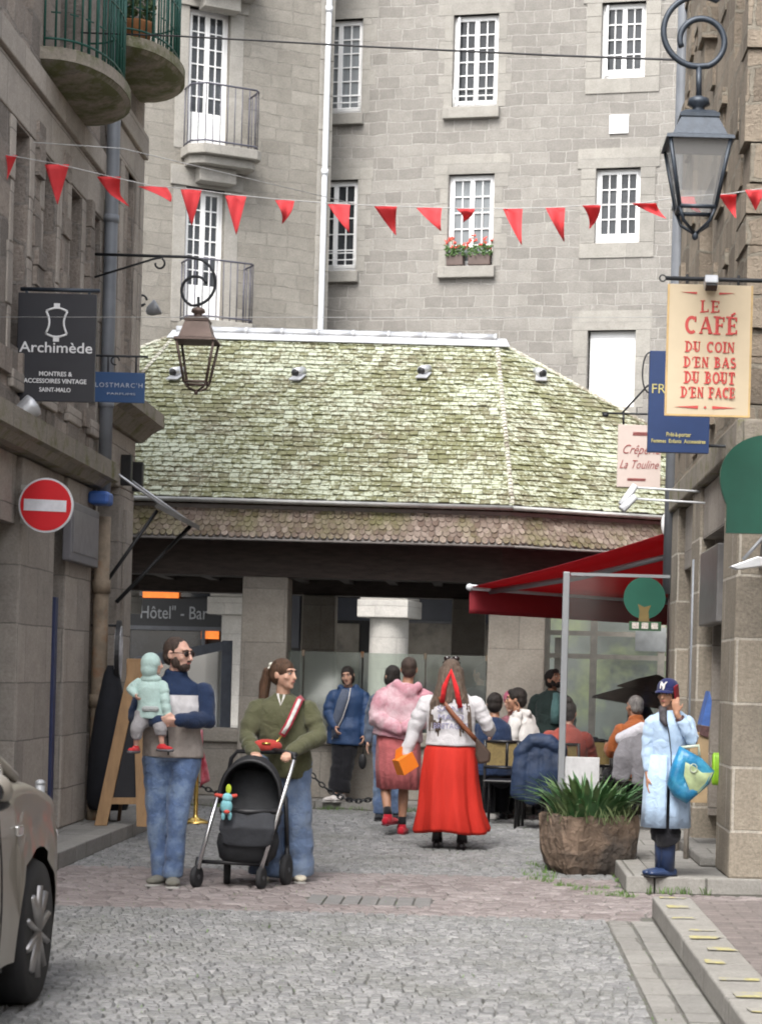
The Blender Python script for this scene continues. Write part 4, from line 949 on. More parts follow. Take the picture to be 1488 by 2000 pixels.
body = mat('aged copper brown', (.14, .10, .085), .5, .4, .25, 6)
lantern(t, p + V((0, 0, .0)), 82 * px, 168 * px, body, False, .40, .88)
mb = MB(); A = at(206, 497, D); A.x = LX; cs_ = at(372, 546, D); r0 = 52 * px
arc = [A, at(300, 500, D), at(370, 502, D)] + spiral(at(374, 553, D), 50 * px, 44 * px, R(80), R(-90), 14)[1:] + spiral(at(385, 565, D), 34 * px, 22 * px, R(-95), R(-330), 16)
mb.tube(arc, .014, 6); mb.tube([V((LX, D, at(206, 542, D).z)), at(300, 506, D), at(318, 502, D)] + spiral(at(312, 515, D), 11 * px, 8 * px, R(60), R(-190), 10), .010, 6)
mb.tube([at(388, 580, D), at(388, 602, D)], .012, 6); obj('bracket', mb, M_IRON, t, world=True)
# chair-like wall lamp on the far front
p = at(300, 604, 21.0); t = thing('wall_floodlight', 'small grey floodlight with a looped cable at the far corner of the second house', 'floodlight', (p.x, 21.0, p.z))
mb = MB(); mb.lathe([(.02, -.08), (.05, -.05), (.085, .05), (.07, .06)], (0, 0, 0), 14, True, Matrix.Rotation(R(60), 3, 'Y')); obj('lamp_head', mb, M_GREYMETAL, t)
mb = MB(); mb.tube([V((-.12, 0, .09)) + V((.05 * math.cos(a), 0, .05 * math.sin(a))) for a in np.linspace(0, 5.5, 14)], .012, 5); mb.tube([V((-.1, 0, .04)), V((-.22, 0, 0))], .012, 5); obj('cable', mb, M_IRON, t)
# ------------------------------------------------------------------ right house at x = 1.75
RX = 1.75
RF = Face((RX, 40), (0, -1)); RF.N = V((-1, 0, 0))
def ru(D): return 40 - D
rh = thing('granite_house', 'pale rubble granite house with big block piers along the right pavement', 'house', (RX, 17.5, 0))
D0, D1 = 14.7, 20.5
holes = [(ru(15.95), ru(15.3), 6.35, 8.6), (ru(18.3), ru(17.2), 3.9, 5.8), (ru(18.3), ru(17.2), 6.9, 8.9)]
mb = MB(); wall_panel(mb, RF.P(0, 0), RF.T, RF.N, ru(D0), 3.2, 10.0, holes, .4, u0=ru(D1))
mb.quad(V((RX, D0, 3.2)), V((7, D0, 3.2)), V((7, D0, 10)), V((RX, D0, 10))); mb.quad(V((RX, D1, 3.2)), V((RX + .05, D1, 3.2)), V((RX + .05, D1, 10)), V((RX, D1, 10)))
od = V((.65, .76, 0)).normalized(); mb.quad(V((RX, D1, 0)), V((RX, D1, 10)), V((RX, D1, 10)) + od * 6, V((RX, D1, 0)) + od * 6)
wmb = mb
mb = MB(); mb.lohi((RX + .45, D0 + .2, 0), (7, D1 - .2, 9.9)); obj('core', mb, M_DARK, rh, world=True)
mb = MB(); mb.prism([(RX - .3, D0 - .3, 10.0), (7, D0 - .3, 12.5), (7, D0 - .3, 10.0)], (0, D1 - D0 + .3, 0)); obj('roof', mb, M_DARKWOOD, rh, world=True)
for h in holes: mb = MB(); RF.box(mb, *h[:4], -.39, -.36); obj('window', mb, M_SHOPGLASS, rh, world=True)
# proud rubble at the corner and along the front
mb = wmb; random.seed(21); z = 3.3
while z < 9.7:
    h = random.uniform(.2, .38); e = random.uniform(.25, .6); pr = random.uniform(.0, .05)
    mb.lohi((RX - pr, D0 - random.uniform(.01, .05), z), (RX + random.uniform(.25, .6), D0 + e, z + h - .012)); z += h
for _ in range(70):
    d = random.uniform(14.9, 20.2); zz = random.uniform(3.4, 8.5); l = random.uniform(.18, .5); h = random.uniform(.12, .3)
    if any(h_[0] - .1 < ru(d + l / 2) < h_[1] + .1 and h_[2] - .3 < zz < h_[3] + .2 for h_ in holes): continue
    mb.lohi((RX - random.uniform(.012, .05), d, zz), (RX + .1, d + l, zz + h))
for _ in range(60):
    x = random.uniform(RX + .3, 4); zz = random.uniform(3.4, 9); l = random.uniform(.18, .45); h = random.uniform(.12, .3); mb.lohi((x, D0 - random.uniform(.01, .05), zz), (x + l, D0 + .1, zz + h))
wr = obj('wall', mb, M_RIGHT, rh, world=True)
# ground floor: corner pier and piers, recessed shop fronts, stone band
for nm, lo, hi in (('pier', (RX - .02, D0 - .02, .12), (RX + .75, D0 + .85, 3.2)), ('pier', (RX + .04, 15.56, .12), (RX + .7, 15.9, 3.2)), ('pier', (RX - .01, 17.5, .12), (RX + .7, 18.2, 3.2)), ('pier', (RX - .01, 19.6, .12), (RX + .7, 20.48, 3.2)), ('stall_riser', (RX + .04, 18.2, .12), (RX + .68, 19.6, .8)), ('side_wall', (RX + .75, D0, .12), (7, D0 + .3, 3.2))):
    mb = MB(); mb.lohi(lo, hi); obj(nm, mb, M_PIER, wr, world=True, bevel=.02)
mb = MB(); mb.lohi((RX - .05, D0 - .05, 3.2), (RX + .6, D1, 3.42)); obj('string_course', mb, M_LMOSS, wr, world=True, bevel=.02)
mb = MB(); mb.lohi((RX + .28, 15.9, .4), (RX + .3, 17.5, 3.0)); mb.lohi((RX + .28, 18.2, .8), (RX + .3, 19.6, 3.0)); obj('shop_window', mb, M_SHOPGLASS, rh, world=True)
mb = MB()
for a, b in ((15.9, 15.98), (17.42, 17.5), (18.2, 18.28), (19.52, 19.6)): mb.lohi((RX + .12, a, .4), (RX + .28, b, 3.0))
mb.lohi((RX + .02, 15.9, 2.75), (RX + .28, 17.5, 3.18)); mb.lohi((RX + .06, 18.2, 2.6), (RX + .28, 19.6, 3.18)); split_obj('shop_frame', mb, M_LTRIM, rh, world=True)
mb = MB(); mb.lohi((RX - .015, 16.0, 2.0), (RX + .10, 17.35, 2.62)); obj('shop_panel', mb, mat('grey shop panel', (.16, .155, .155), .35), rh, world=True, bevel=.012)
mb = MB(); mb.lohi((RX - .13, 15.62, .12), (RX + .6, 20.2, .20)); obj('step', mb, M_SLAB, wr, world=True, bevel=.015)
for d, hgt in ((16.3, .75), (17.1, .70)):
    mb = MB(); mb.tube([V((RX - .17, d, .121)), V((RX - .17, d, hgt))], .022, 8)
    solo('bollard', mb, M_LTRIM, ('nearer' if d < 17 else 'farther') + ' slim grey post at the edge of the stone step', 'bollard', 'slim posts along the step')
mb = MB(); mb.tube([V((2.04, 14.35, -.01)), V((2.04, 14.35, 1.15))], .035, 10); mb.ell((2.04, 14.35, 1.16), (.04, .04, .03)); solo('bollard', mb, M_GREYMETAL, 'grey street post at the mouth of the side passage', 'bollard')
nb = thing('terrace_house', 'plain pale granite house front on the near side of the passage', 'house', (2.8, 0, 0))
mb = MB(); mb.lohi((2.72, -14, 0), (8, 13.1, 6.5)); obj('wall', mb, M_RIGHT, nb, world=True)
# drainpipe and conduits on the right corner
t = thing('drainpipe', 'tall grey drainpipe with a brown lower length at the corner of the pale house', 'drainpipe', (RX - .1, 20.42, .12), 0, 'downpipes on the house fronts')
mb = MB(); mb.tube([V((RX - .02, 20.3, z)) for z in (2.4, 5, 8, 9.8)], .066, 12)
for z in (4.4, 6.2, 8.5): mb.tube([V((RX - .02, 20.3, z)), V((RX - .02, 20.3, z + .08))], .078, 12)
obj('pipe', mb, M_PIPE, t, world=True); mb = MB(); mb.tube([V((RX + .02, 20.32, .121)), V((RX + .02, 20.32, 3.6))], .05, 10); obj('pipe_foot', mb, mat('brown pipe', (.05, .03, .025), .6), t, world=True)
mb = MB(); a = onx(1345, 1180, RX - .015); mb.tube([V((RX - .015, 17.9, z)) for z in (.3, 1.6, 2.6)], .013, 8); solo('conduit', mb, M_PIPE, 'thin pale pipe running down the granite pier behind the woman in the cap', 'pipe')
# poster, green hose
t = thing('wall_poster', 'narrow blue and red poster flag on the wall behind the woman in the cap', 'poster', (RX - .05, 16.6, 1.2))
a, b = at(1385, 1350, 16.6), at(1370, 1440, 16.6); mb = MB(); mb.prism([V((a.x + .00, 16.6, a.z)), V((a.x + .02, 16.6, a.z - .08)), V((b.x + .06, 16.6, b.z + .09)), V((b.x - .01, 16.6, b.z + .1))], (0, .3, 0)); obj('blue_sheet', mb, mat('poster blue', (.06, .14, .42), .5, 0, .4, 9), t, world=True)
mb = MB(); mb.prism([V((b.x + .06, 16.6, b.z + .085)), V((b.x - .01, 16.6, b.z + .095)), V((b.x - .02, 16.6, b.z + .02)), V((b.x + .05, 16.6, b.z))], (0, .3, 0)); obj('dark_sheet', mb, mat('poster dark', (.10, .05, .05), .5, 0, .6, 20), t, world=True)
mb = MB(); mb.lohi((RX - .13, 16.62, .55), (RX + .02, 16.9, 1.12)); obj('board', mb, mat('poster board', (.36, .26, .15), .7), t, world=True)
c = at(1399, 1502, 15.5); mb = MB()
for k in range(4): mb.tube([c + V((.012 * k - .02, .1 * math.cos(a) * .3, .11 * math.sin(a))) for a in np.linspace(0, 2 * PI, 24)], .016, 6)
solo('hose_reel', mb, mat('lime hose', (.28, .55, .03), .45), 'bright lime green coil hanging on the granite pier', 'hose')

# ------------------------------------------------------------------ right hanging signs
def strokes(mb, glyphs, text, x, z, h, y, wd, space=.16, serif=True, sc_=1.0):
    """red serif capitals drawn as thick and thin strokes"""
    adv = []
    for ch in text: adv.append(.36 if ch == ' ' else glyphs[ch][0])
    tot = sum(adv) + space * (len(text) - 1); k = wd / tot if wd else h; u = x - tot * k / 2; n_ = 0
    for ch, a in zip(text, adv):
        if ch != ' ':
            for st in glyphs[ch][1]:
                w = st[0] * h; pts = [V((u + px * k, y - .0003 * n_, z + pz_ * h)) for px, pz_ in st[1:]]; n_ += 1
                mb.tube(pts, (w / 2, .0025), 4, ref=None if False else (pts[-1] - pts[0]).cross(V((0, 1, 0))) if (pts[-1] - pts[0]).length > 1e-6 else (1, 0, 0), smooth=False) if len(pts) == 2 else ribbon(mb, pts, w)
                if serif and len(pts) == 2 and abs(pts[0].x - pts[1].x) < .02 * h and st[0] > .13:
                    for q in pts: mb.box((q.x, y - .0003 * n_ - .0002, q.z), (w * 2.1, .004, h * .09))
        u += (a + space) * k
def ribbon(mb, pts, w):
    l, r = [], []
    for i, p in enumerate(pts):
        t_ = (pts[min(i + 1, len(pts) - 1)] - pts[max(i - 1, 0)]).normalized(); n_ = V((-t_.z, 0, t_.x)) * w / 2
        l.append(p + n_); r.append(p - n_)
    mb.surf([[a, b, b + V((0, .003, 0)), a + V((0, .003, 0))] for a, b in zip(l, r)], False, True)
def arcp(cx, cz, rx, rz, a0, a1, n=12): return [(cx + rx * math.cos(R(a0 + (a1 - a0) * i / n)), cz + rz * math.sin(R(a0 + (a1 - a0) * i / n))) for i in range(n + 1)]
TK, TN = .20, .10
GL = {'L': (.55, [(TK, (.12, 0), (.12, 1)), (TN, (.12, .05), (.52, .05)), (TN, (.5, 0), (.5, .28))]),
 'E': (.58, [(TK, (.12, 0), (.12, 1)), (TN, (.12, .05), (.54, .05)), (TN, (.12, .95), (.52, .95)), (TN, (.12, .5), (.4, .5)), (TN, (.52, 0), (.52, .25)), (TN, (.5, .75), (.5, 1)), (TN, (.4, .4), (.4, .62))]),
 'F': (.55, [(TK, (.12, 0), (.12, 1)), (TN, (.12, .95), (.52, .95)), (TN, (.12, .5), (.4, .5)), (TN, (.5, .72), (.5, 1)), (TN, (.4, .4), (.4, .62))]),
 'C': (.66, [(TK * .95, *arcp(.36, .5, .28, .45, 50, 310, 16)), (TN, (.58, .68), (.58, 1.0))]),
 'A': (.72, [(TN, (.06, 0), (.36, 1)), (TK, (.36, 1), (.64, 0)), (TN, (.16, .32), (.56, .32)), (TN, (-.02, .03), (.18, .03)), (TN, (.5, .03), (.76, .03))]),
 'D': (.68, [(TK, (.12, 0), (.12, 1)), (TK * .8, *arcp(.12, .5, .46, .46, -90, 90, 12))]),
 'U': (.66, [(TK, (.12, .3), (.12, 1)), (TN, (.54, .3), (.54, 1)), (TK * .7, *arcp(.33, .32, .21, .28, 180, 360, 10)), (TN, (.42, .97), (.66, .97))]),
 'O': (.70, [(TK * .85, *arcp(.35, .5, .29, .45, 0, 360, 20))]),
 'I': (.26, [(TK, (.13, 0), (.13, 1))]),
 'N': (.70, [(TN, (.1, 0), (.1, 1)), (TK, (.1, 1), (.58, 0)), (TN, (.58, 0), (.58, 1)), (TN, (-.02, .03), (.22, .03)), (TN, (.46, .97), (.70, .97))]),
 'B': (.62, [(TK, (.12, 0), (.12, 1)), (TK * .75, *arcp(.16, .75, .3, .22, -90, 90, 8)), (TK * .75, *arcp(.16, .27, .36, .24, -90, 90, 8))]),
 'S': (.54, [(TK * .8, *(arcp(.28, .73, .2, .22, 30, 270, 9) + arcp(.28, .27, .22, .23, 90, -150, 9)))]),
 'T': (.62, [(TK, (.31, 0), (.31, 1)), (TN, (.02, .95), (.6, .95)), (TN, (.04, .72), (.04, 1)), (TN, (.58, .72), (.58, 1))]),
 "'": (.14, [(TN * 1.2, (.08, 1.0), (.04, .72))])}
GL['É'] = (.58, GL['E'][1] + [(TN * 1.2, (.2, 1.1), (.44, 1.26))])
M_CREAM = mat('cream sign board', (.52, .43, .30), .6, 0, .08, 3)
M_SIGNRED = mat('sign letter red', (.48, .055, .05), .6, 0, .12, 30)
D = 13.0
t, xa, xb, za, zb = hang_sign('cafe_sign', 'tall cream cafe sign with red lettering and amber edges hanging from an iron bar', 1300, 556, 1467, 814, D, .02, M_CREAM)
W = xb - xa; Hh = zb - za; cx = (xa + xb) / 2; fy = D - .002
X = lambda x: xa + W * (x - 1300) / 167 
Z = lambda y: zb - Hh * (y - 556) / 258
mb = MB(); e = .013
mb.lohi((xa + .001, D - .0025, za + .001), (xa + e, D - .0005, zb - .001)); mb.lohi((xb - e, D - .0025, za + .001), (xb - .001, D - .0005, zb - .001)); mb.lohi((xa + e, D - .0025, za + .001), (xb - e, D - .0005, za + e))
obj('amber_edge', mb, mat('amber edge', (.50, .34, .15), .6), t, world=True)
mb = MB()
for txt, y0, y1, x0, x1 in (('LE', 588, 610, 1362, 1400), ('CAFÉ', 619, 652, 1332, 1436), ('DU COIN', 668, 688, 1334, 1431), ("D'EN BAS", 698, 718, 1332, 1434), ('DU BOUT', 727, 749, 1334, 1433), ("D'EN FACE", 757, 777, 1328, 1434)):
    strokes(mb, GL, txt, X((x0 + x1) / 2 + 3), Z(y1), Z(y0) - Z(y1), fy, (x1 - x0) / 167 * W * (.98))
obj('lettering', mb, M_SIGNRED, t, world=True)
mb = MB()
for s_ in (-1, 1): 
    c = X(1379); a, b = c + s_ * .045, c + s_ * .195; z = Z(796); mb.prism([V((a, fy, z + .010)), V((a, fy, z - .010)), V((b, fy, z))], (0, -.002, 0))
    z = Z(573); mb.prism([V((c + s_ * .07, fy, z + .007)), V((c + s_ * .07, fy, z - .007)), V((c + s_ * .17, fy, z + .004))], (0, -.002, 0))
mb.box((X(1379), fy - .001, Z(796)), (.014, .003, .014), Rm=Matrix.Rotation(R(45), 3, 'Y')); obj('ornament', mb, M_SIGNRED, t, world=True)
mb = MB(); mb.tube([V((X(1296), D + .01, Z(545))), V((RX + .3, D + .01, Z(545))), V((RX + .3, D0, Z(545)))], .014, 8); mb.tube([V((X(1290), D + .01, Z(545))) + V((.02 * math.cos(a), 0, .02 * math.sin(a))) for a in np.linspace(0, 6.28, 14)], .005, 5)
for x in (1338, 1438): mb.tube([V((X(x), D + .01, Z(536))), V((X(x), D + .01, Z(570)))], .009, 6)
obj('bracket', mb, M_IRON, t, world=True)
mb = MB(); c = V((X(1382), D - .07, Z(556))); mb.box(c, (.085, .09, .06), Rm=Matrix.Rotation(R(-25), 3, 'X')); sp = obj('spotlight', mb, M_ZINC, t, world=True, bevel=.008)
mb = MB(); mb.box(c + V((0, -.025, -.035)), (.07, .06, .012), Rm=Matrix.Rotation(R(-25), 3, 'X')); obj('spotlight_lens', mb, M_BLACK, sp, world=True)
D = 15.3
t, xa, xb, za, zb = hang_sign('shop_sign', 'deep blue hanging sign with small gold letters half hidden by the cream cafe sign', 1266, 686, 1386, 884, D, .06, mat('sign deep blue', (.012, .033, .11), .4, 0, .1, 4))
W = xb - xa; Hh = zb - za; fy = D - .003; M_GOLD = mat('dull gold letters', (.45, .40, .16), .5)
lettering('FRANGIN', M_GOLD, t, (xa + .015, fy, zb - Hh * .38), .10, align='LEFT', maxw=W * .92)
lettering('Prêt-à-porter', M_GOLD, t, ((xa + xb) / 2, fy, za + Hh * .175), .045, maxw=W * .40, bold=.0006); lettering('Femmes  Enfants  Accessoires', M_GOLD, t, ((xa + xb) / 2, fy, za + Hh * .11), .04, maxw=W * .88, bold=.0006)
mb = MB(); mb.tube([V((xb, D + .03, zb - .06)), V((RX + .1, D + .03, zb - .06))], .012, 6); mb.tube([V((xb, D + .03, za + .06)), V((RX + .1, D + .03, za + .06))], .012, 6)
mb.tube([V((xa - .0, D + .03, zb - .16)) + V((-.05 * math.sin(a), 0, .15 * math.cos(a))) for a in np.linspace(0, PI, 14)], .006, 5); split_obj('bracket', mb, M_IRON, t, world=True)
D = 18.6
t, xa, xb, za, zb = hang_sign('creperie_sign', 'pale cream pink creperie sign with handwritten red lettering hanging near the hall roof', 1205, 830, 1290, 952, D, .015, mat('pale pink board', (.56, .47, .43), .6, 0, .06, 4))
W = xb - xa; Hh = zb - za; fy = D - .003; M_SCRIPT = mat('script red', (.30, .05, .05), .6)
lettering('Crêperie', M_SCRIPT, t, ((xa + xb) / 2 + .01, fy, zb - Hh * .40), .12, maxw=W * .86, shear=.45, bold=-.001); lettering('La Touline', M_SCRIPT, t, ((xa + xb) / 2 - .005, fy, zb - Hh * .64), .11, maxw=W * .90, shear=.45, bold=-.001)
mb = MB()
for f in (.12, .135, .15, .165, .86, .875, .89): mb.box((xa + W * (.45 if f > .5 else .55), fy, zb - Hh * f), (W * .42, .003, Hh * .007))
obj('line_ornament', mb, M_SCRIPT, t, world=True)
mb = MB(); zt = at(1240, 808, D).z; mb.tube([V((at(1175, 808, D).x, D + .01, zt)), V((RX, D + .01, zt))], .010, 6); mb.tube([at(1215, 806, D) + V((0, .01, 0)), at(1262, 755, D) + V((0, .01, 0)), V((RX, D + .01, at(1330, 690, D).z))], .009, 6)
for x in (1217, 1277): mb.tube([V((at(x, 810, D).x, D + .01, zt)), V((at(x, 832, D).x, D + .01, zb - .01))], .010, 6)
mb.ell(at(1182, 810, D) + V((0, .01, 0)), (.03, .015, .02), None, 8, 6); obj('bracket', mb, M_IRON, t, world=True)
for y, D in ((952, 17.6), (974, 17.2)):
    p = at(1236, y, D); t = thing('arm_spotlight', ('upper' if y < 960 else 'lower') + ' thin white arm spotlight below the creperie sign', 'spotlight', (RX, D, p.z), 0, 'arm spotlights')
    mb = MB(); mb.tube([p, V((RX, D, p.z - .02))], .010, 6); obj('arm', mb, M_WHITEPIPE, t, world=True)
    mb = MB(); a, b = at(1240, y - 4, D), at(1213, y + 36 if y < 960 else y + 22, D); mb.tube([a, b + V((0, -.05, 0))], [(.03, .022), (.038, .026)], 8); obj('lamp_head', mb, M_WHITEPIPE, t, world=True)
# tree shaped green sign at the frame's edge
D = 13.9; c = at(1506, 945, D); k = D / F
t = thing('tree_sign', 'big dark green tree shaped hanging sign on the corner pier', 'shop sign', (c.x, D, c.z), 0, 'tree logo of the corner shop')
pts = []
for i in range(49):
    a = R(-62 - 296 * i / 48) ; rr = 100 * k * (1 + .04 * math.sin(a * 3)); pts.append(V((c.x - rr * 1.0 * math.cos(a + PI / 2 - PI / 2) if False else c.x + rr * math.cos(a), D, c.z + rr * math.sin(a))))
w = 86 * k; pts = [p for p in pts if not (p.z < c.z - 45 * k)]; zb_ = c.z - 98 * k
pts = sorted(pts, key=lambda p: -math.atan2(p.x - c.x, (p.z - c.z + 20 * k) if False else (p.z - c.z)) if False else math.atan2(p.x - c.x, p.z - c.z))
pts += [V((c.x + w, D, c.z - 50 * k)), V((c.x + w, D, zb_)), V((c.x - w, D, zb_)), V((c.x - w, D, c.z - 50 * k))]
mb = MB(); mb.prism(pts, (0, .05, 0)); obj('board', mb, mat('sign green', (.008, .085, .055), .45, 0, .12, 4), t, world=True)
mb = MB(); mb.tube([V((c.x - .05, D + .06, c.z + .2)), V((c.x - .05, D0 + .0, c.z + .2))], .015, 6); obj('bracket', mb, M_IRON, t, world=True)
t = thing('folding_spotlight', 'grey and white folding spotlight below the green tree sign', 'spotlight', (1.8, 13.6, 2.2)); D = 13.5
mb = MB(); mb.prism([at(1425, 1106, D), at(1480, 1086, D), at(1500, 1092, D), at(1500, 1104, D), at(1440, 1112, D)], (0, .12, 0)); obj('lamp_head', mb, M_ZINC, t, world=True, bevel=.006)
mb = MB(); mb.tube([at(1452, 1092, D) + V((0, .05, 0)), at(1492, 1048, D) + V((0, .05, 0)), V((1.9, D0, 2.35))], .012, 6); obj('arm', mb, M_GREYMETAL, t, world=True)
# near lantern on the right, with its scroll
D = 12.4; k = D / F; p = at(1364, 188, D)
t = thing('street_lamp', 'large blue black glazed lantern hanging from a heavy scroll on the right', 'street lamp', (p.x, D, p.z), 0, 'wall lanterns')
lantern(t, p, 132 * k, 278 * k, M_BLUEIRON, True)
mb = MB(); arc = spiral(at(1364, 62, D), 70 * k, 68 * k, R(62), R(270), 22) + spiral(at(1366, 80, D), 52 * k, 38 * k, R(-80), R(200), 26)[1:]
up = [V((RX + .3, D0 - .02, p.z + .95)), V((RX + .2, D + .6, p.z + .95)), V((1.5, D, p.z + .93)), at(1400, -2, D)]
mb.tube(up + arc, .019, 8); mb.tube([at(1364, 130, D), at(1364, 192, D)], .018, 8); obj('bracket', mb, M_BLUEIRON, t, world=True)

# ------------------------------------------------------------------ bunting and cables across the street
t = thing('bunting', 'string of small red pennants sagging across the street between the houses', 'bunting', (-1, 14.6, 5))
fl = [(12, 303, 45, 50, 1), (112, 321, 48, 78, 1), (213, 345, 46, 58, 3), (297, 364, 55, 30, 2), (374, 370, 42, 70, 1), (461, 382, 42, 76, 1), (556, 391, 38, 46, 4), (662, 399, 44, 55, 5), (753, 403, 44, 56, 5), (838, 406, 50, 45, 5), (909, 408, 36, 26, 4), (1001, 408, 38, 70, 5), (1084, 406, 38, 66, 5), (1155, 401, 36, 46, 4), (1257, 397, 48, 30, 6), (1335, 384, 40, 36, 6), (1420, 380, 36, 46, 5), (1474, 371, 40, 40, 1)]
DB = lambda x: 15.2 - 1.6 * (x / 1488)
crd = [at(x, y, DB(x)) for x, y in [(-60, 292)] + [(f[0], f[1] - 1) for f in fl] + [(1560, 360)]]
mb = MB(); mb.tube(crd, .0035, 5); obj('cord', mb, M_PALEWIRE, t, world=True)
random.seed(8)
for x, y, w, h, sty in fl:
    D = DB(x); k = D / F; tl = {1: .02, 2: .55, 3: .5, 4: -.25, 5: .45, 6: .9}[sty]; rows = []; n = 9
    for i in range(n):
        v = i / (n - 1); row = []
        for j in range(7):
            u = (j / 6 - .5) * (1 - v * .97); cx = x + u * w + tl * w * v * (.7 + .3 * v); cz = y + h * v
            if sty in (2, 4): cx += .2 * w * math.sin(v * 2.5)
            if sty == 3 and v > .6: cx += (v - .6) * w * .9; 
            row.append(at(cx, cz, D + .05 * math.sin(v * 3.2 + x) * (1 if sty != 1 else .5) + .03 * math.sin(u * 6 + v * 2)))
        rows.append(row)
    mb = MB(); mb.surf(rows, True); obj('flag', mb, M_RED, t, world=True, solid=.0015)
for nm, lab, pts, r, m in (('overhead_cable', 'dark cable crossing the street high up, ending at the near lantern', [(-10, 58, 18), (340, 70, 17.5), (700, 90, 16), (1080, 108, 14.5), (1330, 117, 12.5)], .008, M_WIRE),
      ('slack_rope', 'faint pale cord crossing above the bunting on the left', [(-20, 272, 16), (240, 290, 16), (700, 400, 19)], .0035, M_PALEWIRE),
      ('overhead_wire', 'hair thin pale wire running level across the street through the lantern', [(-20, 619, 15), (700, 620, 15), (1340, 620, 15)], .0022, M_PALEWIRE)):
    mb = MB(); mb.tube([at(*p) for p in pts], r, 5); solo(nm, mb, m, lab, 'cable')

# ------------------------------------------------------------------ red cafe awning and the glazed terrace screen
t = thing('cafe_awning', 'burgundy canvas awning on folding arms over the cafe terrace', 'awning', (1.8, 20.6, 3.0))
A, B = at(917, 1147, 22.0), V((2.45, 24.9, 2.5)); C = at(1303, 1040, 20.5); Dd = C + (B - A); B.z = A.z; Dd.z = C.z
rows = []
for i in range(9):
    v = i / 8; sag = -.03 * math.sin(PI * v); rows.append([A.lerp(B, u / 8).lerp(C.lerp(Dd, u / 8), v) + V((0, 0, sag)) for u in range(9)])
mb = MB(); mb.surf(rows); obj('canvas', mb, M_AWNING, t, world=True, solid=.004)
rows = []
for i in range(6):
    v = i / 5; rows.append([A.lerp(B, u / 30) + V((0, 0, -.28 * v)) + V((.012 * math.sin(u * 1.3) * v, 0, 0)) for u in range(31)])
mb = MB(); mb.surf(rows); obj('valance', mb, M_AWNING, t, world=True, solid=.003)
mb = MB(); mb.tube([A, B], .032, 10); mb.ell(A, (.04, .04, .04), None, 8, 6); obj('front_bar', mb, M_WHITEPIPE, t, world=True)
mb = MB()
for f in (.08, .75):
    p, q = A.lerp(B, f) + V((0, 0, -.03)), C.lerp(Dd, f) + V((-.02, 0, -.18)); el = p.lerp(q, .42) + V((.12, .5 if f > .5 else -.1, -.02)); mb.tube([p, el, q], .032, 8)
split_obj('folding_arm', mb, M_GREYMETAL, t, world=True)
mb = MB(); mb.tube([C + V((.02, 0, .06)), Dd + V((.02, 0, .06))], .085, 12); obj('cassette', mb, M_WHITE, t, world=True)
# white end cap
mb = MB(); mb.ell(C + V((-.02, -.03, .08)), (.05, .05, .12), None, 10, 8); obj('end_cap', mb, M_WHITE, t, world=True)
D = 20.0; b = at(1095, 1530, D); tp = at(1110, 1117, D); b.z = 0
t = thing('glass_windbreak', 'tall grey framed glass windbreak beside the cafe terrace', 'windbreak', (b.x, D, 0))
mb = MB(); mb.box((b.x, D, (tp.z) / 2), (.065, .065, tp.z)); obj('post', mb, M_GREYMETAL, t, world=True, bevel=.008)
mb = MB(); mb.box(((b.x + RX) / 2, D, tp.z - .02), (RX - b.x - .08, .03, .03)); obj('top_rail', mb, M_GREYMETAL, t, world=True)
z0 = at(1130, 1478, D).z; mb = MB(); mb.lohi((b.x + .034, D - .008, z0), (RX - .05, D + .004, tp.z - .04)); gp = obj('glass', mb, M_CLEARGLASS, t, world=True)
mb = MB(); mb.lohi((b.x + .034, D - .02, .05), (at(1170, 1500, D).x, D + .02, z0 - .002)); obj('base_panel', mb, mat('pale panel', (.52, .52, .53), .5), t, world=True, bevel=.006)
c = at(1258, 1168, D); k = D / F; mb = MB(); Rx = Matrix.Rotation(R(90), 3, 'X')
mb.lathe([(41 * k, .0105), (41 * k, .0125)], c, 40, False, Rx); st = obj('tree_sticker', mb, bpy.data.materials['sign green'], t, world=True)
mb = MB(); mb.prism([V((c.x - 11 * k, D - .014, c.z - 46 * k)), V((c.x + 10 * k, D - .014, c.z - 46 * k)), V((c.x + 8 * k, D - .014, c.z - 26 * k)), V((c.x + 13 * k, D - .014, c.z - 14 * k)), V((c.x, D - .014, c.z - 18 * k)), V((c.x - 13 * k, D - .014, c.z - 12 * k)), V((c.x - 9 * k, D - .014, c.z - 26 * k))], (0, -.002, 0)); obj('tree_trunk_sticker', mb, mat('sticker brown', (.17, .12, .04), .6), st, world=True)
mb = MB(); a, bb = at(1228, 1213, D), at(1290, 1233, D); mb.lohi((a.x, D - .014, bb.z), (bb.x, D - .0125, a.z)); s2 = obj('label_sticker', mb, mat('sticker dark green', (.03, .09, .04), .6, 0, .5, 60), t, world=True)
mb = MB()
for i in range(3): x = a.x + (bb.x - a.x) * (.2 + .3 * i); mb.lohi((x - .035, D - .017, bb.z + .02), (x + .03, D - .0145, a.z - .012))
obj('sticker_panel', mb, mat('sticker pale', (.55, .5, .46), .6, 0, .6, 90), s2, world=True)
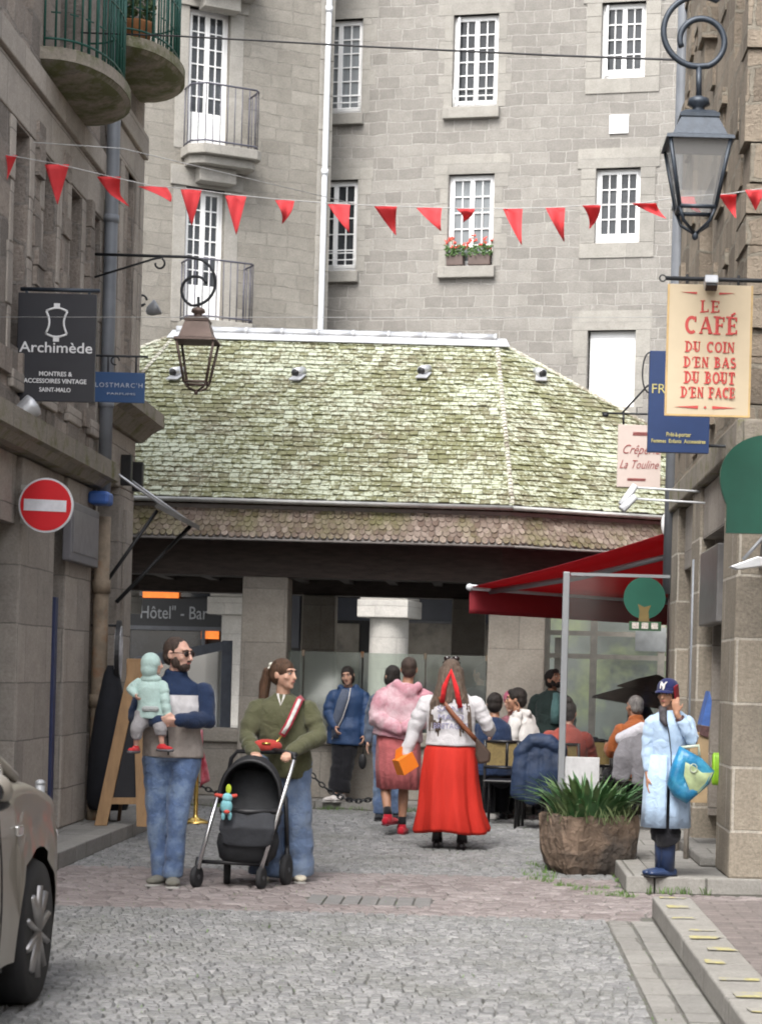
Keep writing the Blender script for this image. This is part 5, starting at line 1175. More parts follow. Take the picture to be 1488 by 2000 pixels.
# cafe shop front under the hall's far right end
t = thing('cafe_facade', 'cream framed cafe shop front with added glow and painted reflections in glass behind the terrace', 'shop front', (2.0, 29.9, 0)); D = 29.6
a, bx = at(1052, 1300, D).x, 5.2; zt = at(1200, 1150, D).z + .3
mb = MB(); fm = MB(); M_CREAMFRAME = mat('cream frame paint', (.78, .72, .62), .5)
mb.lohi((a, D + .06, .0), (bx, D + .1, zt)); obj('glass_front', mb, mat('greenish glass added glow', (.15, .165, .15), .15, 0, .5, .8, spec=.7, col2=(.36, .42, .20), c2at=.54, emit=.35), t, world=True)  # glow added to brighten the shaded glass; yellow-green patches are painted reflections
for x in (1066, 1158, 1290): X_ = at(x, 1300, D).x; fm.lohi((X_ - .05, D, 0), (X_ + .05, D + .058, zt))
for y in (1238, 1283): z = at(1180, y, D).z; fm.lohi((a, D + .004, z - .035), (bx, D + .055, z + .035))
fm.lohi((a, D - .02, 0), (bx, D + .055, .5)); obj('frame', fm, M_CREAMFRAME, t, world=True)
mb = MB(); x0, x1 = at(1240, 1250, D).x, at(1300, 1250, D).x; mb.lohi((x0, D - .01, at(1260, 1272, D).z), (x1, D + .05, at(1260, 1225, D).z)); obj('notice', mb, mat('notice white', (.60, .62, .62), .6), t, world=True)
mb = MB(); x0 = at(1082, 1300, D).x; mb.lohi((x0, D + .03, .5), (x0 + .14, D + .057, at(1090, 1245, D).z)); obj('curtain', mb, mat('cream curtain', (.6, .56, .5), .8), t, world=True)
# slanting terrace screen seen behind the man
t = thing('terrace_screen', 'grey blue framed glass terrace screen behind the man with the baby', 'windbreak', (-3, 24, 0)); D = 24.6
a, b = at(262, 1284, 25.4), at(444, 1251, D); mb = MB(); mb.prism([a, b, b + V((0, 0, -.12)), a + V((0, 0, -.16))], (0, .05, 0)); z = b.z
mb.lohi((b.x - .06, D, .08), (b.x + .06, D + .06, z)); obj('frame', mb, mat('grey blue frame', (.10, .115, .15), .5), t, world=True)
mb = MB(); mb.prism([V((a.x, a.y + .02, .6)), V((b.x - .06, D + .02, .6)), V((b.x - .06, D + .02, b.z - .12)), V((a.x, a.y + .02, a.z - .16))], (0, .01, 0)); obj('glass', mb, sheet_glass('terrace glass', (.6, .64, .66), .05, .06, (.25, .28, .3)), t, world=True)
# ------------------------------------------------------------------ people
SK = skin('skin light', (.56, .33, .24)); SKT = skin('skin tanned', (.40, .215, .14)); SKP = skin('skin pink', (.60, .36, .28))
M_EYEW = mat('eye white', (.7, .68, .65), .3); M_EYE = mat('eye dark', (.03, .02, .015), .3); M_LIP = mat('lips', (.42, .15, .13), .5); M_BROW = mat('brow dark', (.06, .04, .03), .9)
def hairm(name, col): return mat(name, col, .6, 0, .6, 24, .014, 42, spec=.4, stretch=(3, 3, .35))
H_DARK = hairm('dark hair', (.018, .013, .011)); H_BROWN = hairm('brown hair', (.085, .045, .026)); H_LONG = hairm('ash brown hair', (.125, .088, .066)); H_SHORT = hairm('cropped hair', (.055, .036, .028)); H_GREY = hairm('grey hair', (.20, .19, .185))
JD = dict(pel=(0, 0, .95), wai=(0, 0, 1.09), che=(0, 0, 1.27), nec=(0, .015, 1.465), hed=(0, -.01, 1.625), shL=(-.175, .005, 1.405), shR=(.175, .005, 1.405), elL=(-.235, .03, 1.13), elR=(.235, .03, 1.13),
          wrL=(-.245, -.05, .89), wrR=(.245, -.05, .89), hiL=(-.092, 0, .93), hiR=(.092, 0, .93), knL=(-.098, -.02, .50), knR=(.098, -.02, .50), anL=(-.10, .03, .085), anR=(.10, .03, .085))
class P: pass
def hand(mb, w, d, palm, side, curl, s):
    """palm, four unequal bent fingers and a thumb from the palm's side; d = pointing, palm = palm normal, side = towards the thumb"""
    d = V(d).normalized(); palm = V(palm); palm = (palm - d * palm.dot(d)).normalized(); sd = V(side); sd = (sd - d * sd.dot(d) - palm * sd.dot(palm)).normalized()
    mb.tube([w - d * .02 * s, w + d * .02 * s, w + d * .055 * s, w + d * .088 * s], [(.026 * s, .019 * s), (.033 * s, .017 * s), (.041 * s, .016 * s), (.040 * s, .013 * s)], 10, ref=sd, rnd=True)
    for i, (o, L) in enumerate(((.030, .072), (.010, .082), (-.011, .076), (-.030, .060))):
        p = w + d * .086 * s + sd * o * s; a = curl * (.8 + .12 * i); pts = [p - d * .012 * s, p]; dd = d.copy()
        for k, f in enumerate((.45, .32, .23)):
            a_ = a * (k + .6) * .55; dd = (d * math.cos(a_) + palm * math.sin(a_)).normalized(); p = p + dd * L * f * s; pts.append(p)
        mb.tube(pts, [.0095 * s, .0095 * s, .009 * s, .008 * s, .007 * s], 7, rnd=True)
    p = w + d * .03 * s + sd * .032 * s; q = (d * .75 + sd * .55 + palm * .3 * (1 + curl)).normalized(); r_ = (d * .9 + sd * .1 + palm * .35 * (1 + curl)).normalized()
    mb.tube([p - sd * .012 * s, p, p + q * .036 * s, p + q * .036 * s + r_ * .028 * s], [.013 * s, .012 * s, .010 * s, .008 * s], 7, rnd=True)
def headparts(mb, c, M, s, jaw=1.0):
    E_ = lambda o, r, R2=None: mb.ell(c + M @ (V(o) * s), [x * s for x in r], M @ R2 if R2 is not None else M, 16, 11)
    E_((0, .015, .032), (.075, .095, .088)); E_((0, -.018, -.02), (.066, .078, .085)); E_((0, -.045, -.068), (.046 * jaw, .045, .042)); E_((0, -.077, -.092), (.021, .018, .017))
    E_((0, -.075, .038), (.055, .022, .016)); E_((.042, -.062, -.018), (.026, .022, .022)); E_((-.042, -.062, -.018), (.026, .022, .022))
    mb.tube([c + M @ (V((0, -.090, .028)) * s), c + M @ (V((0, -.108, -.008)) * s), c + M @ (V((0, -.117, -.024)) * s), c + M @ (V((0, -.094, -.033)) * s)], [.009 * s, .011 * s, .015 * s, .011 * s], 8, rnd=True)
    for q in (-1, 1): E_((q * .076, .012, -.002), (.010, .021, .032), Matrix.Rotation(R(-18 * q), 3, 'Z'))
    E_((0, -.090, -.053), (.022, .012, .008))
def human(label, loc, H=1.75, J=None, head=(0, 0, 0), yaw=0, skinm=None, build=1.0, curl=(.6, .6), palm=((1, 0, 0), (-1, 0, 0)), thumb=((0, -1, 0), (0, -1, 0)), toes=(0, 0), legs=True, face=True, group=None, hd=None, jaw=1.0, voxel=.0075, scaleh=1.0):
    p = P(); k = H / 1.75; p.k = k; p.b = build; j = dict(JD); j.update(J or {}); p.J = {a: V(b) * k for a, b in j.items()}; J = p.J; p.toes = toes
    p.root = thing('person', label, 'person', loc, 0, group); p.yaw = yaw; p.ax = V((math.cos(yaw), math.sin(yaw), 0))
    p.M = Matrix.Rotation(head[0], 3, 'Z') @ Matrix.Rotation(head[1], 3, 'X') @ Matrix.Rotation(head[2], 3, 'Y'); p.hs = k * scaleh; p.skin = skinm or SK
    mb = MB(); up = J['hed'] - J['nec']
    headparts(mb, J['hed'], p.M, p.hs, jaw)
    mb.tube([J['nec'] - up.normalized() * .05 * k, J['nec'], J['nec'] + up * .5, J['hed'] + p.M @ V((0, .02, -.02)) * p.hs], [.062 * k, .056 * k, .052 * k, .05 * k], 12)
    torso(mb, p, -.012, -.02)
    for s_, i in (('L', 0), ('R', 1)):
        sh, el, wr = J['sh' + s_], J['el' + s_], J['wr' + s_]
        mb.tube([sh.lerp(J['che'], .3) - V((0, 0, .02 * k)), sh - V((0, 0, .045 * k)), sh.lerp(el, .5), el, el.lerp(wr, .35), wr], [.036 * k, .038 * k, .040 * k, .036 * k, .036 * k, .025 * k], 10, rnd=True)
        hand(mb, wr, (wr - el) if hd is None or hd[i] is None else hd[i], palm[i], thumb[i], curl[i], k)
        if legs:
            hi, kn, an = J['hi' + s_], J['kn' + s_], J['an' + s_]
            mb.tube([hi.lerp(J['pel'], .3), hi, hi.lerp(kn, .5), kn, kn.lerp(an, .35), an], [.085 * k * build, .085 * k * build, .066 * k * build, .05 * k, .052 * k, .034 * k], 12, rnd=True)
            foot(mb, p, s_, .9)
    p.body = obj('body', mb, p.skin, p.root, remesh=voxel, smooth=2)
    if face:
        f = lambda o: J['hed'] + p.M @ (V(o) * p.hs); hs_ = p.hs
        for q in (-1, 1):
            e = MB(); e.ell(f((q * .031, -.083, .012)), (.0115 * hs_, .009 * hs_, .0065 * hs_), p.M, 10, 7); eo = obj('eye', e, M_EYEW, p.root)
            e = MB(); e.ell(f((q * .031, -.0925, .012)), (.0065 * hs_, .004 * hs_, .0065 * hs_), p.M, 8, 6); obj('iris', e, M_EYE, eo)
            e = MB(); e.tube([f((q * .012, -.096, .032)), f((q * .032, -.096, .038)), f((q * .052, -.080, .030))], .0045 * hs_, 6, rnd=True); obj('eyebrow', e, M_BROW, p.root)
        e = MB(); e.tube([f((-.022, -.094, -.053)), f((0, -.104, -.050)), f((.022, -.094, -.053))], [.003 * hs_, .0065 * hs_, .003 * hs_], 6, rnd=True); obj('mouth', e, M_LIP, p.root)
    return p
def torso(mb, p, inf, hem, flare=0, top=True):
    J, k, b = p.J, p.k, p.b; A, Bc = p.ax, p.ax; sd = (J['shR'] - J['shL']); shm = (J['shL'] + J['shR']) / 2
    ptsr = [(J['pel'] + V((0, 0, hem)) * k, .168 * b + flare, .118 * b + flare), (J['pel'], .168 * b + flare * .6, .12 * b + flare * .6), (J['wai'], .150 * b, .108 * b), (J['che'], .168 * (b * .6 + .4), .118 * (b * .6 + .4)), (shm.lerp(J['che'], .25), .168, .105), (shm + V((0, 0, .012 * k)), .140, .078), (shm.lerp(J['nec'], .62), .095, .068), (J['nec'], .064, .060)]
    if abs(hem) < .03: ptsr = ptsr[1:]
    mb.tube([q[0] for q in ptsr], [(q[1] * k + inf, q[2] * k + inf) for q in ptsr], 20, ref=A)
def footdir(p, s_):
    a = p.toes[0 if s_ == 'L' else 1]; return V((math.sin(a), -math.cos(a), 0))
def foot(mb, p, s_, f, hgt=1.0, pitch=0):
    k = p.k; an = p.J['an' + s_]; d = footdir(p, s_); z = V((0, 0, 1)); lo = an.z
    b = an - z * (.048 * k)
    mb.tube([b - d * .06 * k, b - d * .02 * k, b + d * .06 * k, b + d * .13 * k, b + d * .18 * k], [(.032 * k * f, .036 * k * f), (.038 * k * f, .042 * k * f), (.044 * k * f, .034 * k * f), (.046 * k * f, .026 * k * f), (.034 * k * f, .018 * k * f)], 12, ref=d.cross(z), rnd=True)
    mb.tube([an + z * .02 * k, an - z * .03 * k], [.036 * k * f, .042 * k * f], 10)
def shoes(p, m, sole, f=1.12, name='shoe', socks=None, tilt=None):
    for s_ in 'LR':
        mb = MB(); foot(mb, p, s_, f); o = obj(name, mb, m, p.root, remesh=.007, smooth=2)
        k = p.k; an = p.J['an' + s_]; d = footdir(p, s_); b = an - V((0, 0, 1)) * .078 * k; mb = MB()
        mb.tube([b - d * .085 * k, b - d * .04 * k, b + d * .08 * k, b + d * .15 * k, b + d * .205 * k], [(.03 * k * f, .010), (.040 * k * f, .012), (.046 * k * f, .012), (.048 * k * f, .011), (.03 * k * f, .010)], 10, ref=d.cross(V((0, 0, 1)))); obj('sole', mb, sole, o)
        if socks:
            mb = MB(); mb.tube([an, an.lerp(p.J['kn' + s_], .22)], .042 * k, 10); obj('sock', mb, socks, p.root)
_cr = random.Random(41)
def crinkle(pts, rads, m, amp, soft=()):
    """resample a limb and bunch the cloth: rings swell and pinch, more near the joints"""
    P_, R_ = [pts[0]], [rads[0]]
    for i in range(len(pts) - 1):
        for q in range(1, m + 1):
            t = q / m; a = amp * (1.6 if i in soft else 1); last = i == len(pts) - 2 and q == m
            s_ = 1 if last else (1 + a * _cr.choice((1, -1)) * _cr.uniform(.2, 1.0))
            off = V((_cr.uniform(-1, 1), _cr.uniform(-1, 1), _cr.uniform(-1, 1))) * (rads[i] * a * 1.1)
            P_.append(pts[i].lerp(pts[i + 1], t) + (V((0, 0, 0)) if last else off)); R_.append((rads[i] + (rads[i + 1] - rads[i]) * t) * s_)
    return P_, R_
def coat_top(p, m, hem=-.06, inf=.022, flare=0, name='jacket', sleeve=1.0, slinf=.012, collar=None, hood=None, fold=.022, sm=None, cuff=None, voxel=.011):
    J, k = p.J, p.k; mb = MB(); torso(mb, p, inf, hem, flare); up = (J['hed'] - J['nec']).normalized()
    mb.tube([J['nec'] - up * .05 * k, J['nec'] + up * .012 * k], [.088 * k, .072 * k], 14)
    if collar: mb.tube([J['nec'] - up * .04 * k, J['nec'] + up * collar * k], [.088 * k, .078 * k], 14)
    if hood:                                   # hood hanging on the back
        bd = V(hood); c = J['nec'] + bd * .09 * k - V((0, 0, .03 * k)); sd = up.cross(bd).normalized()
        mb.tube([J['nec'] + sd * .10 * k - bd * .02 * k + up * .015, J['nec'] + sd * .115 * k + bd * .06 * k, c + bd * .02 - V((0, 0, .05 * k)), J['nec'] - sd * .115 * k + bd * .06 * k, J['nec'] - sd * .10 * k - bd * .02 * k + up * .015], [.035 * k, .05 * k, .062 * k, .05 * k, .035 * k], 10, rnd=True)
        mb.ell(c - V((0, 0, .05 * k)), (.10 * k, .07 * k, .10 * k))
    o = obj(name, mb, m, p.root, remesh=voxel, smooth=5, fold=fold)
    for s_ in 'LR':
        sh, el, wr = J['sh' + s_], J['el' + s_], J['wr' + s_]; mb = MB(); q = .05 * k * p.b + slinf
        e = el.lerp(wr, sleeve * .96) if sleeve < 1 else el.lerp(wr, .96)
        mb.tube([sh.lerp(J['che'], .40) - V((0, 0, .01)), sh.lerp(J['che'], .10) - V((0, 0, .026 * k)), sh.lerp(el, .16), sh.lerp(el, .4), sh.lerp(el, .7), el, el.lerp(e, .5), e], [q * .7, q * .86, q * .98, q * 1.0, q * .96, q * .9, q * .84, q * .66], 14, rnd=True) if False else mb.tube(*crinkle([sh.lerp(J['che'], .40) - V((0, 0, .01)), sh.lerp(J['che'], .10) - V((0, 0, .026 * k)), sh.lerp(el, .16), sh.lerp(el, .4), sh.lerp(el, .7), el, el.lerp(e, .5), e], [q * .7, q * .86, q * .98, q * 1.0, q * .96, q * .9, q * .84, q * .66], 3, .05, (3, 4, 5, 6)), 14, rnd=True)
        so = obj('sleeve', mb, sm or m, o, remesh=voxel, smooth=3, fold=fold * 1.2, fscale=.09)
        if cuff is not None:
            mb = MB(); d = (e - el).normalized(); mb.tube([e - d * .035 * k, e + d * .01 * k], q * .66, 12); obj('cuff', mb, cuff, o)
    return o
def trousers(p, m, inf=.014, flare=0, low=.0, name='trousers', fold=.022, waist=.02, to=1.0):
    J, k, b = p.J, p.k, p.b; mb = MB()
    mb.tube([J['pel'] + V((0, 0, .08 * k)), J['pel'] + V((0, 0, .02 * k)), J['pel'] - V((0, 0, .07 * k))], [(.152 * k * b + inf, .108 * k * b + inf), (.165 * k * b + inf, .118 * k * b + inf), (.15 * k * b + inf, .11 * k * b + inf)], 18, ref=p.ax)
    for s_ in 'LR':
        hi, kn, an = J['hi' + s_], J['kn' + s_], J['an' + s_]; e = kn.lerp(an, to) - V((0, 0, low * k))
        mb.tube(*crinkle([hi + V((0, 0, .03)), hi - V((0, 0, .06 * k)), hi.lerp(kn, .5), kn, kn.lerp(e, .5), e], [.088 * k * b + inf, .092 * k * b + inf, .074 * k * b + inf, .058 * k * b + inf + flare * .5, .056 * k + inf + flare * .8, .05 * k + inf + flare], 4, .04, (3, 4)), 14, rnd=False)
    return obj(name, mb, m, p.root, remesh=.010, smooth=3, fold=fold, fscale=.10)
def hair(p, m, kind, **q):
    J = p.J; c, M, s = J['hed'], p.M, p.hs; mb = MB(); E_ = lambda o, r: mb.ell(c + M @ (V(o) * s), [x * s for x in r], M, 18, 12)
    if kind == 'crop': E_((0, .026, .040), (.080, .094, .090)); E_((0, .055, -.01), (.072, .062, .07))
    elif kind == 'short': E_((0, .022, .046), (.086, .102, .094)); E_((0, .05, -.005), (.080, .075, .08)); E_((0, -.05, .085), (.06, .04, .035))
    elif kind == 'tail':
        E_((0, .020, .042), (.083, .103, .093)); E_((0, .045, .0), (.079, .075, .085)); w = [c + M @ (V(o) * s) for o in ((0, .09, .05), (0, .155, .03), (0, .185, -.08), (-.01, .185, -.20), (-.02, .165, -.30))]
        mb.tube(w, [.028 * s, .042 * s, .045 * s, .038 * s, .012 * s], 12, rnd=True)
    elif kind == 'bun': E_((0, .022, .042), (.083, .10, .092)); E_((0, .05, -.005), (.077, .07, .075)); E_((0, .06, .135), (.045, .045, .045))
    elif kind == 'long':
        E_((0, .020, .042), (.088, .106, .094)); E_((0, .055, -.02), (.086, .075, .10))
        for i in range(15):
            a = (i / 14 - .5) * 2; x0 = a * .085; L = q.get('L', .45) * (1 - .18 * abs(math.sin(i * 2.3))) ; y0 = .07 * math.sqrt(max(0, 1 - a * a)) + .03
            if abs(a) < q.get('gap', 0): L *= .35
            w = [c + M @ (V((x0, y0, .03)) * s), c + M @ (V((x0 * 1.2, y0 + .05, -.10)) * s), c + M @ (V((x0 * 1.95, .165 - .05 * a * a, -.13 - L * .4)) * s), c + M @ (V((x0 * 2.3 + random.uniform(-.02, .02), .19 - .06 * a * a, -.13 - L)) * s)]
            mb.tube(w, [.030 * s, .028 * s, .022 * s, .007 * s], 7, rnd=True)
    elif kind == 'loose': E_((0, .022, .042), (.085, .104, .094)); E_((.0, .05, -.02), (.082, .075, .10)); E_((.062, .0, -.02), (.022, .05, .075)); E_((-.062, .0, -.02), (.022, .05, .075))
    return obj('hair', mb, m, p.root, remesh=.007, smooth=2, fold=q.get('fold', .008), fscale=.03)
def beard(p, m):
    c, M, s = p.J['hed'], p.M, p.hs; mb = MB()
    for o, r in (((0, -.051, -.077), (.050, .049, .041)), ((.050, -.02, -.045), (.021, .038, .048)), ((-.050, -.02, -.045), (.021, .038, .048)), ((0, -.098, -.041), (.026, .012, .008))): mb.ell(c + M @ (V(o) * s), [x * s for x in r], M, 12, 8)
    return obj('beard', mb, m, p.root, remesh=.006, smooth=1)
def ringcloth(name, m, par, rings, n=72, pleat=0, nple=11, seed=0, smooth=True, world=False):
    """cloth hanging in rings: (centre, rx, ry, pleat depth)"""
    rows = []
    for c, rx, ry, pl in rings:
        rows.append([V(c) + V((math.cos(a) * (rx + pl * (math.sin(a * nple + seed + math.sin(a * 2) * 1.6) + .6 * math.sin(a * 5 + seed * 3) + .4 * math.sin(a * 17))), math.sin(a) * (ry + pl * (math.sin(a * nple + seed + math.sin(a * 2) * 1.6) + .6 * math.sin(a * 5 + seed * 3) + .4 * math.sin(a * 17))), .0 + pl * .5 * math.sin(a * 3 + seed))) for a in [2 * PI * i / n for i in range(n)]])
    mb = MB(); mb.surf(rows, True, True); return obj(name, mb, m, par, solid=.003, world=world)
JEAN = cloth('blue denim', (.095, .145, .265), .22, .006, 40, col2=(.175, .24, .355), c2at=.52); JEAN2 = cloth('pale denim', (.12, .17, .275), .2, .006, 40, col2=(.17, .22, .31), c2at=.52)
NAVY = cloth('navy knit', (.018, .032, .075)); BLACKCL = cloth('black cloth', (.012, .012, .015)); WHITECL = cloth('off white cloth', (.62, .60, .58)); OLIVE = cloth('olive wool', (.088, .090, .047), col2=(.105, .105, .06), c2at=.5)
SOLE = mat('rubber sole', (.35, .34, .32), .8); GREYSHOE = cloth('grey shoe', (.16, .155, .13))

# --- the man in navy, white and beige carrying the baby
MP = gnd(328, 1729); 
A = human('bearded man in sunglasses and a navy, white and beige jacket carrying a baby', MP, 1.75,
    dict(pel=(.005, .02, .95), wai=(.0, .01, 1.09), hed=(.035, -.03, 1.615), nec=(.02, .0, 1.46), che=(.01, 0, 1.27), shL=(-.175, -.01, 1.40), shR=(.215, .01, 1.405), elL=(-.245, -.06, 1.175), wrL=(-.045, -.275, 1.155), elR=(.26, -.05, 1.165), wrR=(.085, -.27, 1.165),
         knL=(-.09, .0, .50), anL=(-.055, .05, .085), knR=(.065, -.07, .51), anR=(.045, -.06, .085), hiL=(-.09, .02, .93), hiR=(.095, .02, .93)),
    head=(R(62), R(2), 0), skinm=SKP, build=1.12, curl=(.9, .8), palm=((0, .6, .5), (0, .6, .3)), thumb=((0, 0, 1), (0, 0, 1)), toes=(R(-14), R(8)), hd=((1, -.1, -.1), (-1, -.1, -.12)), jaw=1.1)
trousers(A, JEAN, .010, .004, .02)
jk = coat_top(A, zones('navy white beige jacket', [(0, (.34, .30, .275)), (1.135, (.62, .60, .61)), (1.335, (.018, .032, .075))]), hem=-.05, inf=.028, collar=.05, sm=NAVY, name='jacket')
mb = MB(); mb.tube([A.J['nec'] + V((-.01, -.105, -.05)), A.J['che'] + V((-.02, -.165, 0)), A.J['wai'] + V((-.01, -.165, 0)), A.J['pel'] + V((0, -.175, -.03))], .006, 5); obj('zip', mb, BLACKCL, jk)
shoes(A, GREYSHOE, SOLE); hair(A, H_SHORT, 'crop'); beard(A, H_SHORT)
f = lambda o: A.J['hed'] + A.M @ V(o); mb = MB()
for q in (-1, 1): mb.ell(f((q * .034, -.098, .010)), (.027, .008, .021), A.M, 12, 8); mb.tube([f((q * .058, -.092, .016)), f((q * .080, -.05, .016)), f((q * .083, .012, .012))], .0035, 5)
mb.tube([f((-.01, -.106, .014)), f((.01, -.106, .014))], .003, 5); obj('sunglasses', mb, mat('dark lenses', (.02, .012, .012), .12), A.root)
mb = MB(); w = A.J['wrR'].lerp(A.J['elR'], .12); d = (A.J['elR'] - A.J['wrR']).normalized(); mb.tube([w - d * .012, w + d * .012], .034, 14); mb.tube([w + V((0, -.032, .01)), w + V((0, -.042, .012))], .02, 12); obj('watch', mb, M_BLACK, A.root)
# --- the baby on his arm
bx = V((-.155, -.235, 0)); 
Bb = human('baby in a pale mint hooded jacket and red shoes held against the man', MP + V((-.12, -.22, .93)), .78,
    dict(pel=(0.03, 0, .62), wai=(.02, 0, .78), che=(.0, .0, 1.0), nec=(.0, .0, 1.17), hed=(.02, -.02, 1.375), shL=(-.17, 0, 1.10), shR=(.17, 0, 1.10), elL=(-.30, -.04, .98), wrL=(-.22, -.14, .90), elR=(.25, -.10, .80), wrR=(.30, -.12, .56),
         hiL=(-.10, 0, .58), hiR=(.13, 0, .58), knL=(-.17, -.14, .38), knR=(.19, -.14, .40), anL=(-.19, -.08, .10), anR=(.22, -.12, .14)),
    head=(R(100), 0, 0), skinm=SKP, build=1.25, toes=(R(-20), R(60)), scaleh=1.36, voxel=.006, face=False, curl=(1, 1))
MINT = cloth('mint cotton', (.42, .56, .53), .08, .004, 60); GREYK = cloth('grey leggings', (.30, .29, .30))
o = coat_top(Bb, MINT, hem=-.08, inf=.014, flare=.008, name='jacket', fold=.012, voxel=.006, slinf=.010, cuff=None)
mb = MB(); c = Bb.J['hed']; mb.ell(c + Bb.M @ V((0, .012, .012)), (.068, .070, .072), Bb.M, 16, 12); mb.ell(c + Bb.M @ V((0, .020, -.035)), (.066, .060, .06), Bb.M, 16, 12); mb.ell(Bb.J['nec'] + V((0, .0, -.01)), (.075, .06, .035)); obj('hood', mb, MINT, o, remesh=.006, smooth=10, fold=.006)
mb = MB(); mb.lohi((c.x - .055, -.095, Bb.J['wai'].z - .06), (c.x + .065, .08, Bb.J['wai'].z - .02)); obj('waistband', mb, cloth('grey ribbed hem', (.36, .38, .38)), o, bevel=.02)
trousers(Bb, GREYK, .012, .004, -.02, name='leggings', fold=.006, to=.55)
shoes(Bb, cloth('red baby shoe', (.50, .03, .035)), mat('grey sole', (.12, .12, .13), .8), 1.35)

# --- the woman with the pram
WP = gnd(548, 1721)
W_ = human('woman in an olive jacket with a ponytail and white hair clip pushing the pram', WP, 1.62,
    dict(hed=(-.015, -.03, 1.615), nec=(-.02, 0, 1.45), che=(-.03, 0, 1.26), pel=(.0, .02, .95), shL=(-.20, -.01, 1.395), shR=(.165, .01, 1.40), elL=(-.285, -.10, 1.13), wrL=(-.19, -.33, 1.01), elR=(.275, -.06, 1.14), wrR=(.075, -.33, 1.02),
         knR=(.125, -.03, .5), anR=(.14, .0, .085), knL=(-.10, -.08, .5), anL=(-.12, -.10, .085), hiR=(.10, .02, .93)),
    head=(R(58), 0, 0), skinm=SK, build=1.06, curl=(1.6, 1.6), palm=((0, 0, -1), (0, 0, -1)), thumb=((1, 0, 0), (-1, 0, 0)), hd=((.2, -1, -.1), (-.1, -1, -.1)), toes=(R(0), R(12)))
trousers(W_, JEAN2, .022, .045, .03); coat_top(W_, OLIVE, hem=-.14, inf=.034, collar=.02, slinf=.022); hair(W_, H_BROWN, 'tail')
shoes(W_, cloth('cream trainer', (.55, .50, .40)), SOLE)
mb = MB(); f = lambda o: W_.J['hed'] + W_.M @ (V(o) * W_.hs)
for o_, r_ in (((-.0, .125, .075), .022), ((.012, .128, .055), .02), ((.01, .13, .03), .022), ((-.015, .13, .045), .018)): mb.ell(f(o_), (r_, r_, r_), None, 8, 6)
obj('hair_clip', mb, mat('ivory clip', (.68, .66, .58), .4), W_.root)
n_ = W_.J['nec']; mb = MB(); mb.tube([n_ + V((-.03, -.075, .015)), n_ + V((.0, -.125, -.07)), n_ + V((.02, -.09, .01))], .009, 6); obj('neckline', mb, WHITECL, W_.root)
# the strap bag across her front
t = thing('shoulder_bag', 'small red bag on a wide red and white strap over the olive jacket', 'bag', tuple(WP + V((0, -.2, 1.0))))
sp = [WP + V(q) for q in ((.125, .02, 1.335), (.115, -.10, 1.325), (.085, -.165, 1.24), (.045, -.19, 1.14), (.0, -.20, 1.06))]
def band(pts, w, off=0):
    rows = []
    for i, p in enumerate(pts):
        d = (pts[min(i + 1, len(pts) - 1)] - pts[max(i - 1, 0)]).normalized(); sd = d.cross(V((0, 1, 0))); sd = (sd - d * sd.dot(d)).normalized() if sd.length > .01 else V((1, 0, 0)); rows.append([p + sd * w / 2 + V((0, off, 0)), p - sd * w / 2 + V((0, off, 0))])
    mb = MB(); mb.surf(rows, True); return mb
CRIM = cloth('crimson strap', (.40, .03, .055)); obj('strap', band(sp, .052), CRIM, t, world=True, solid=.004); obj('strap_stripe', band(sp[1:-1] + [sp[-1].lerp(sp[-2], .2)], .026, -.005), WHITECL, t, world=True, solid=.003)
mb = MB(); c = WP + V((-.10, -.225, .985)); mb.ell(c, (.11, .055, .05), None, 14, 10); obj('pouch', mb, cloth('red pouch', (.42, .05, .04)), t, world=True)
mb = MB(); mb.tube([sp[-1], sp[-1] + V((-.02, -.015, -.03)), c + V((.07, -.02, .03))], .008, 6); mb.tube([c + V((.03, -.055, .02)), c + V((-.03, -.056, .02))], .008, 6); obj('buckle', mb, M_BRASS, t, world=True)

# --- the man in the pink hoodie walking away, in salmon shorts
PP = gnd(780, 1630)
Pk = human('man in a pale pink hoodie and salmon skirt walking away with hands behind his back', PP, 1.70,
    dict(hed=(.05, .03, 1.625), nec=(.04, .0, 1.47), che=(.0, .0, 1.28), wai=(-.03, 0, 1.09), pel=(-.05, 0, .95), shL=(-.175, 0, 1.40), shR=(.205, 0, 1.40), elL=(-.255, -.09, 1.14), wrL=(-.02, -.20, 1.03), elR=(.24, -.09, 1.14), wrR=(.035, -.21, 1.05),
         hiL=(-.13, 0, .92), hiR=(.04, 0, .92), knL=(-.16, .02, .53), anL=(-.11, -.18, .19), knR=(.03, .02, .5), anR=(.02, .0, .085)),
    head=(R(178), R(-4), 0), yaw=0, skinm=SKT, build=1.22, toes=(R(160), R(175)), face=False, curl=(1.0, 1.0), palm=((0, 1, 0), (0, 1, 0)), thumb=((0, 0, 1), (0, 0, 1)), hd=((1, 0, -.1), (-1, 0, .1)))
PINK = mat('pale pink fleece', (.52, .26, .31), .95, 0, .1, 8, .008, 26, col2=(.66, .48, .52), c2at=.5, spec=.15)
coat_top(Pk, PINK, hem=-.02, inf=.045, hood=(0, -1, 0), slinf=.03, fold=.03); hair(Pk, H_SHORT, 'crop')
SAL = cloth('salmon cloth', (.48, .13, .135)); c = Pk.J['pel']
ringcloth('skirt', SAL, Pk.root, [(c + V((.01, 0, .06)), .200, .150, 0), (c + V((.015, 0, -.1)), .208, .165, .004), (c + V((.02, 0, -.28)), .208, .175, .009), (c + V((.035, 0, -.48)), .200, .175, .014), (c + V((.04, 0, -.485)), .18, .15, .014)], nple=7)
shoes(Pk, cloth('red trainer', (.42, .015, .03)), mat('dark red sole', (.12, .02, .03), .7), 1.2, socks=BLACKCL)
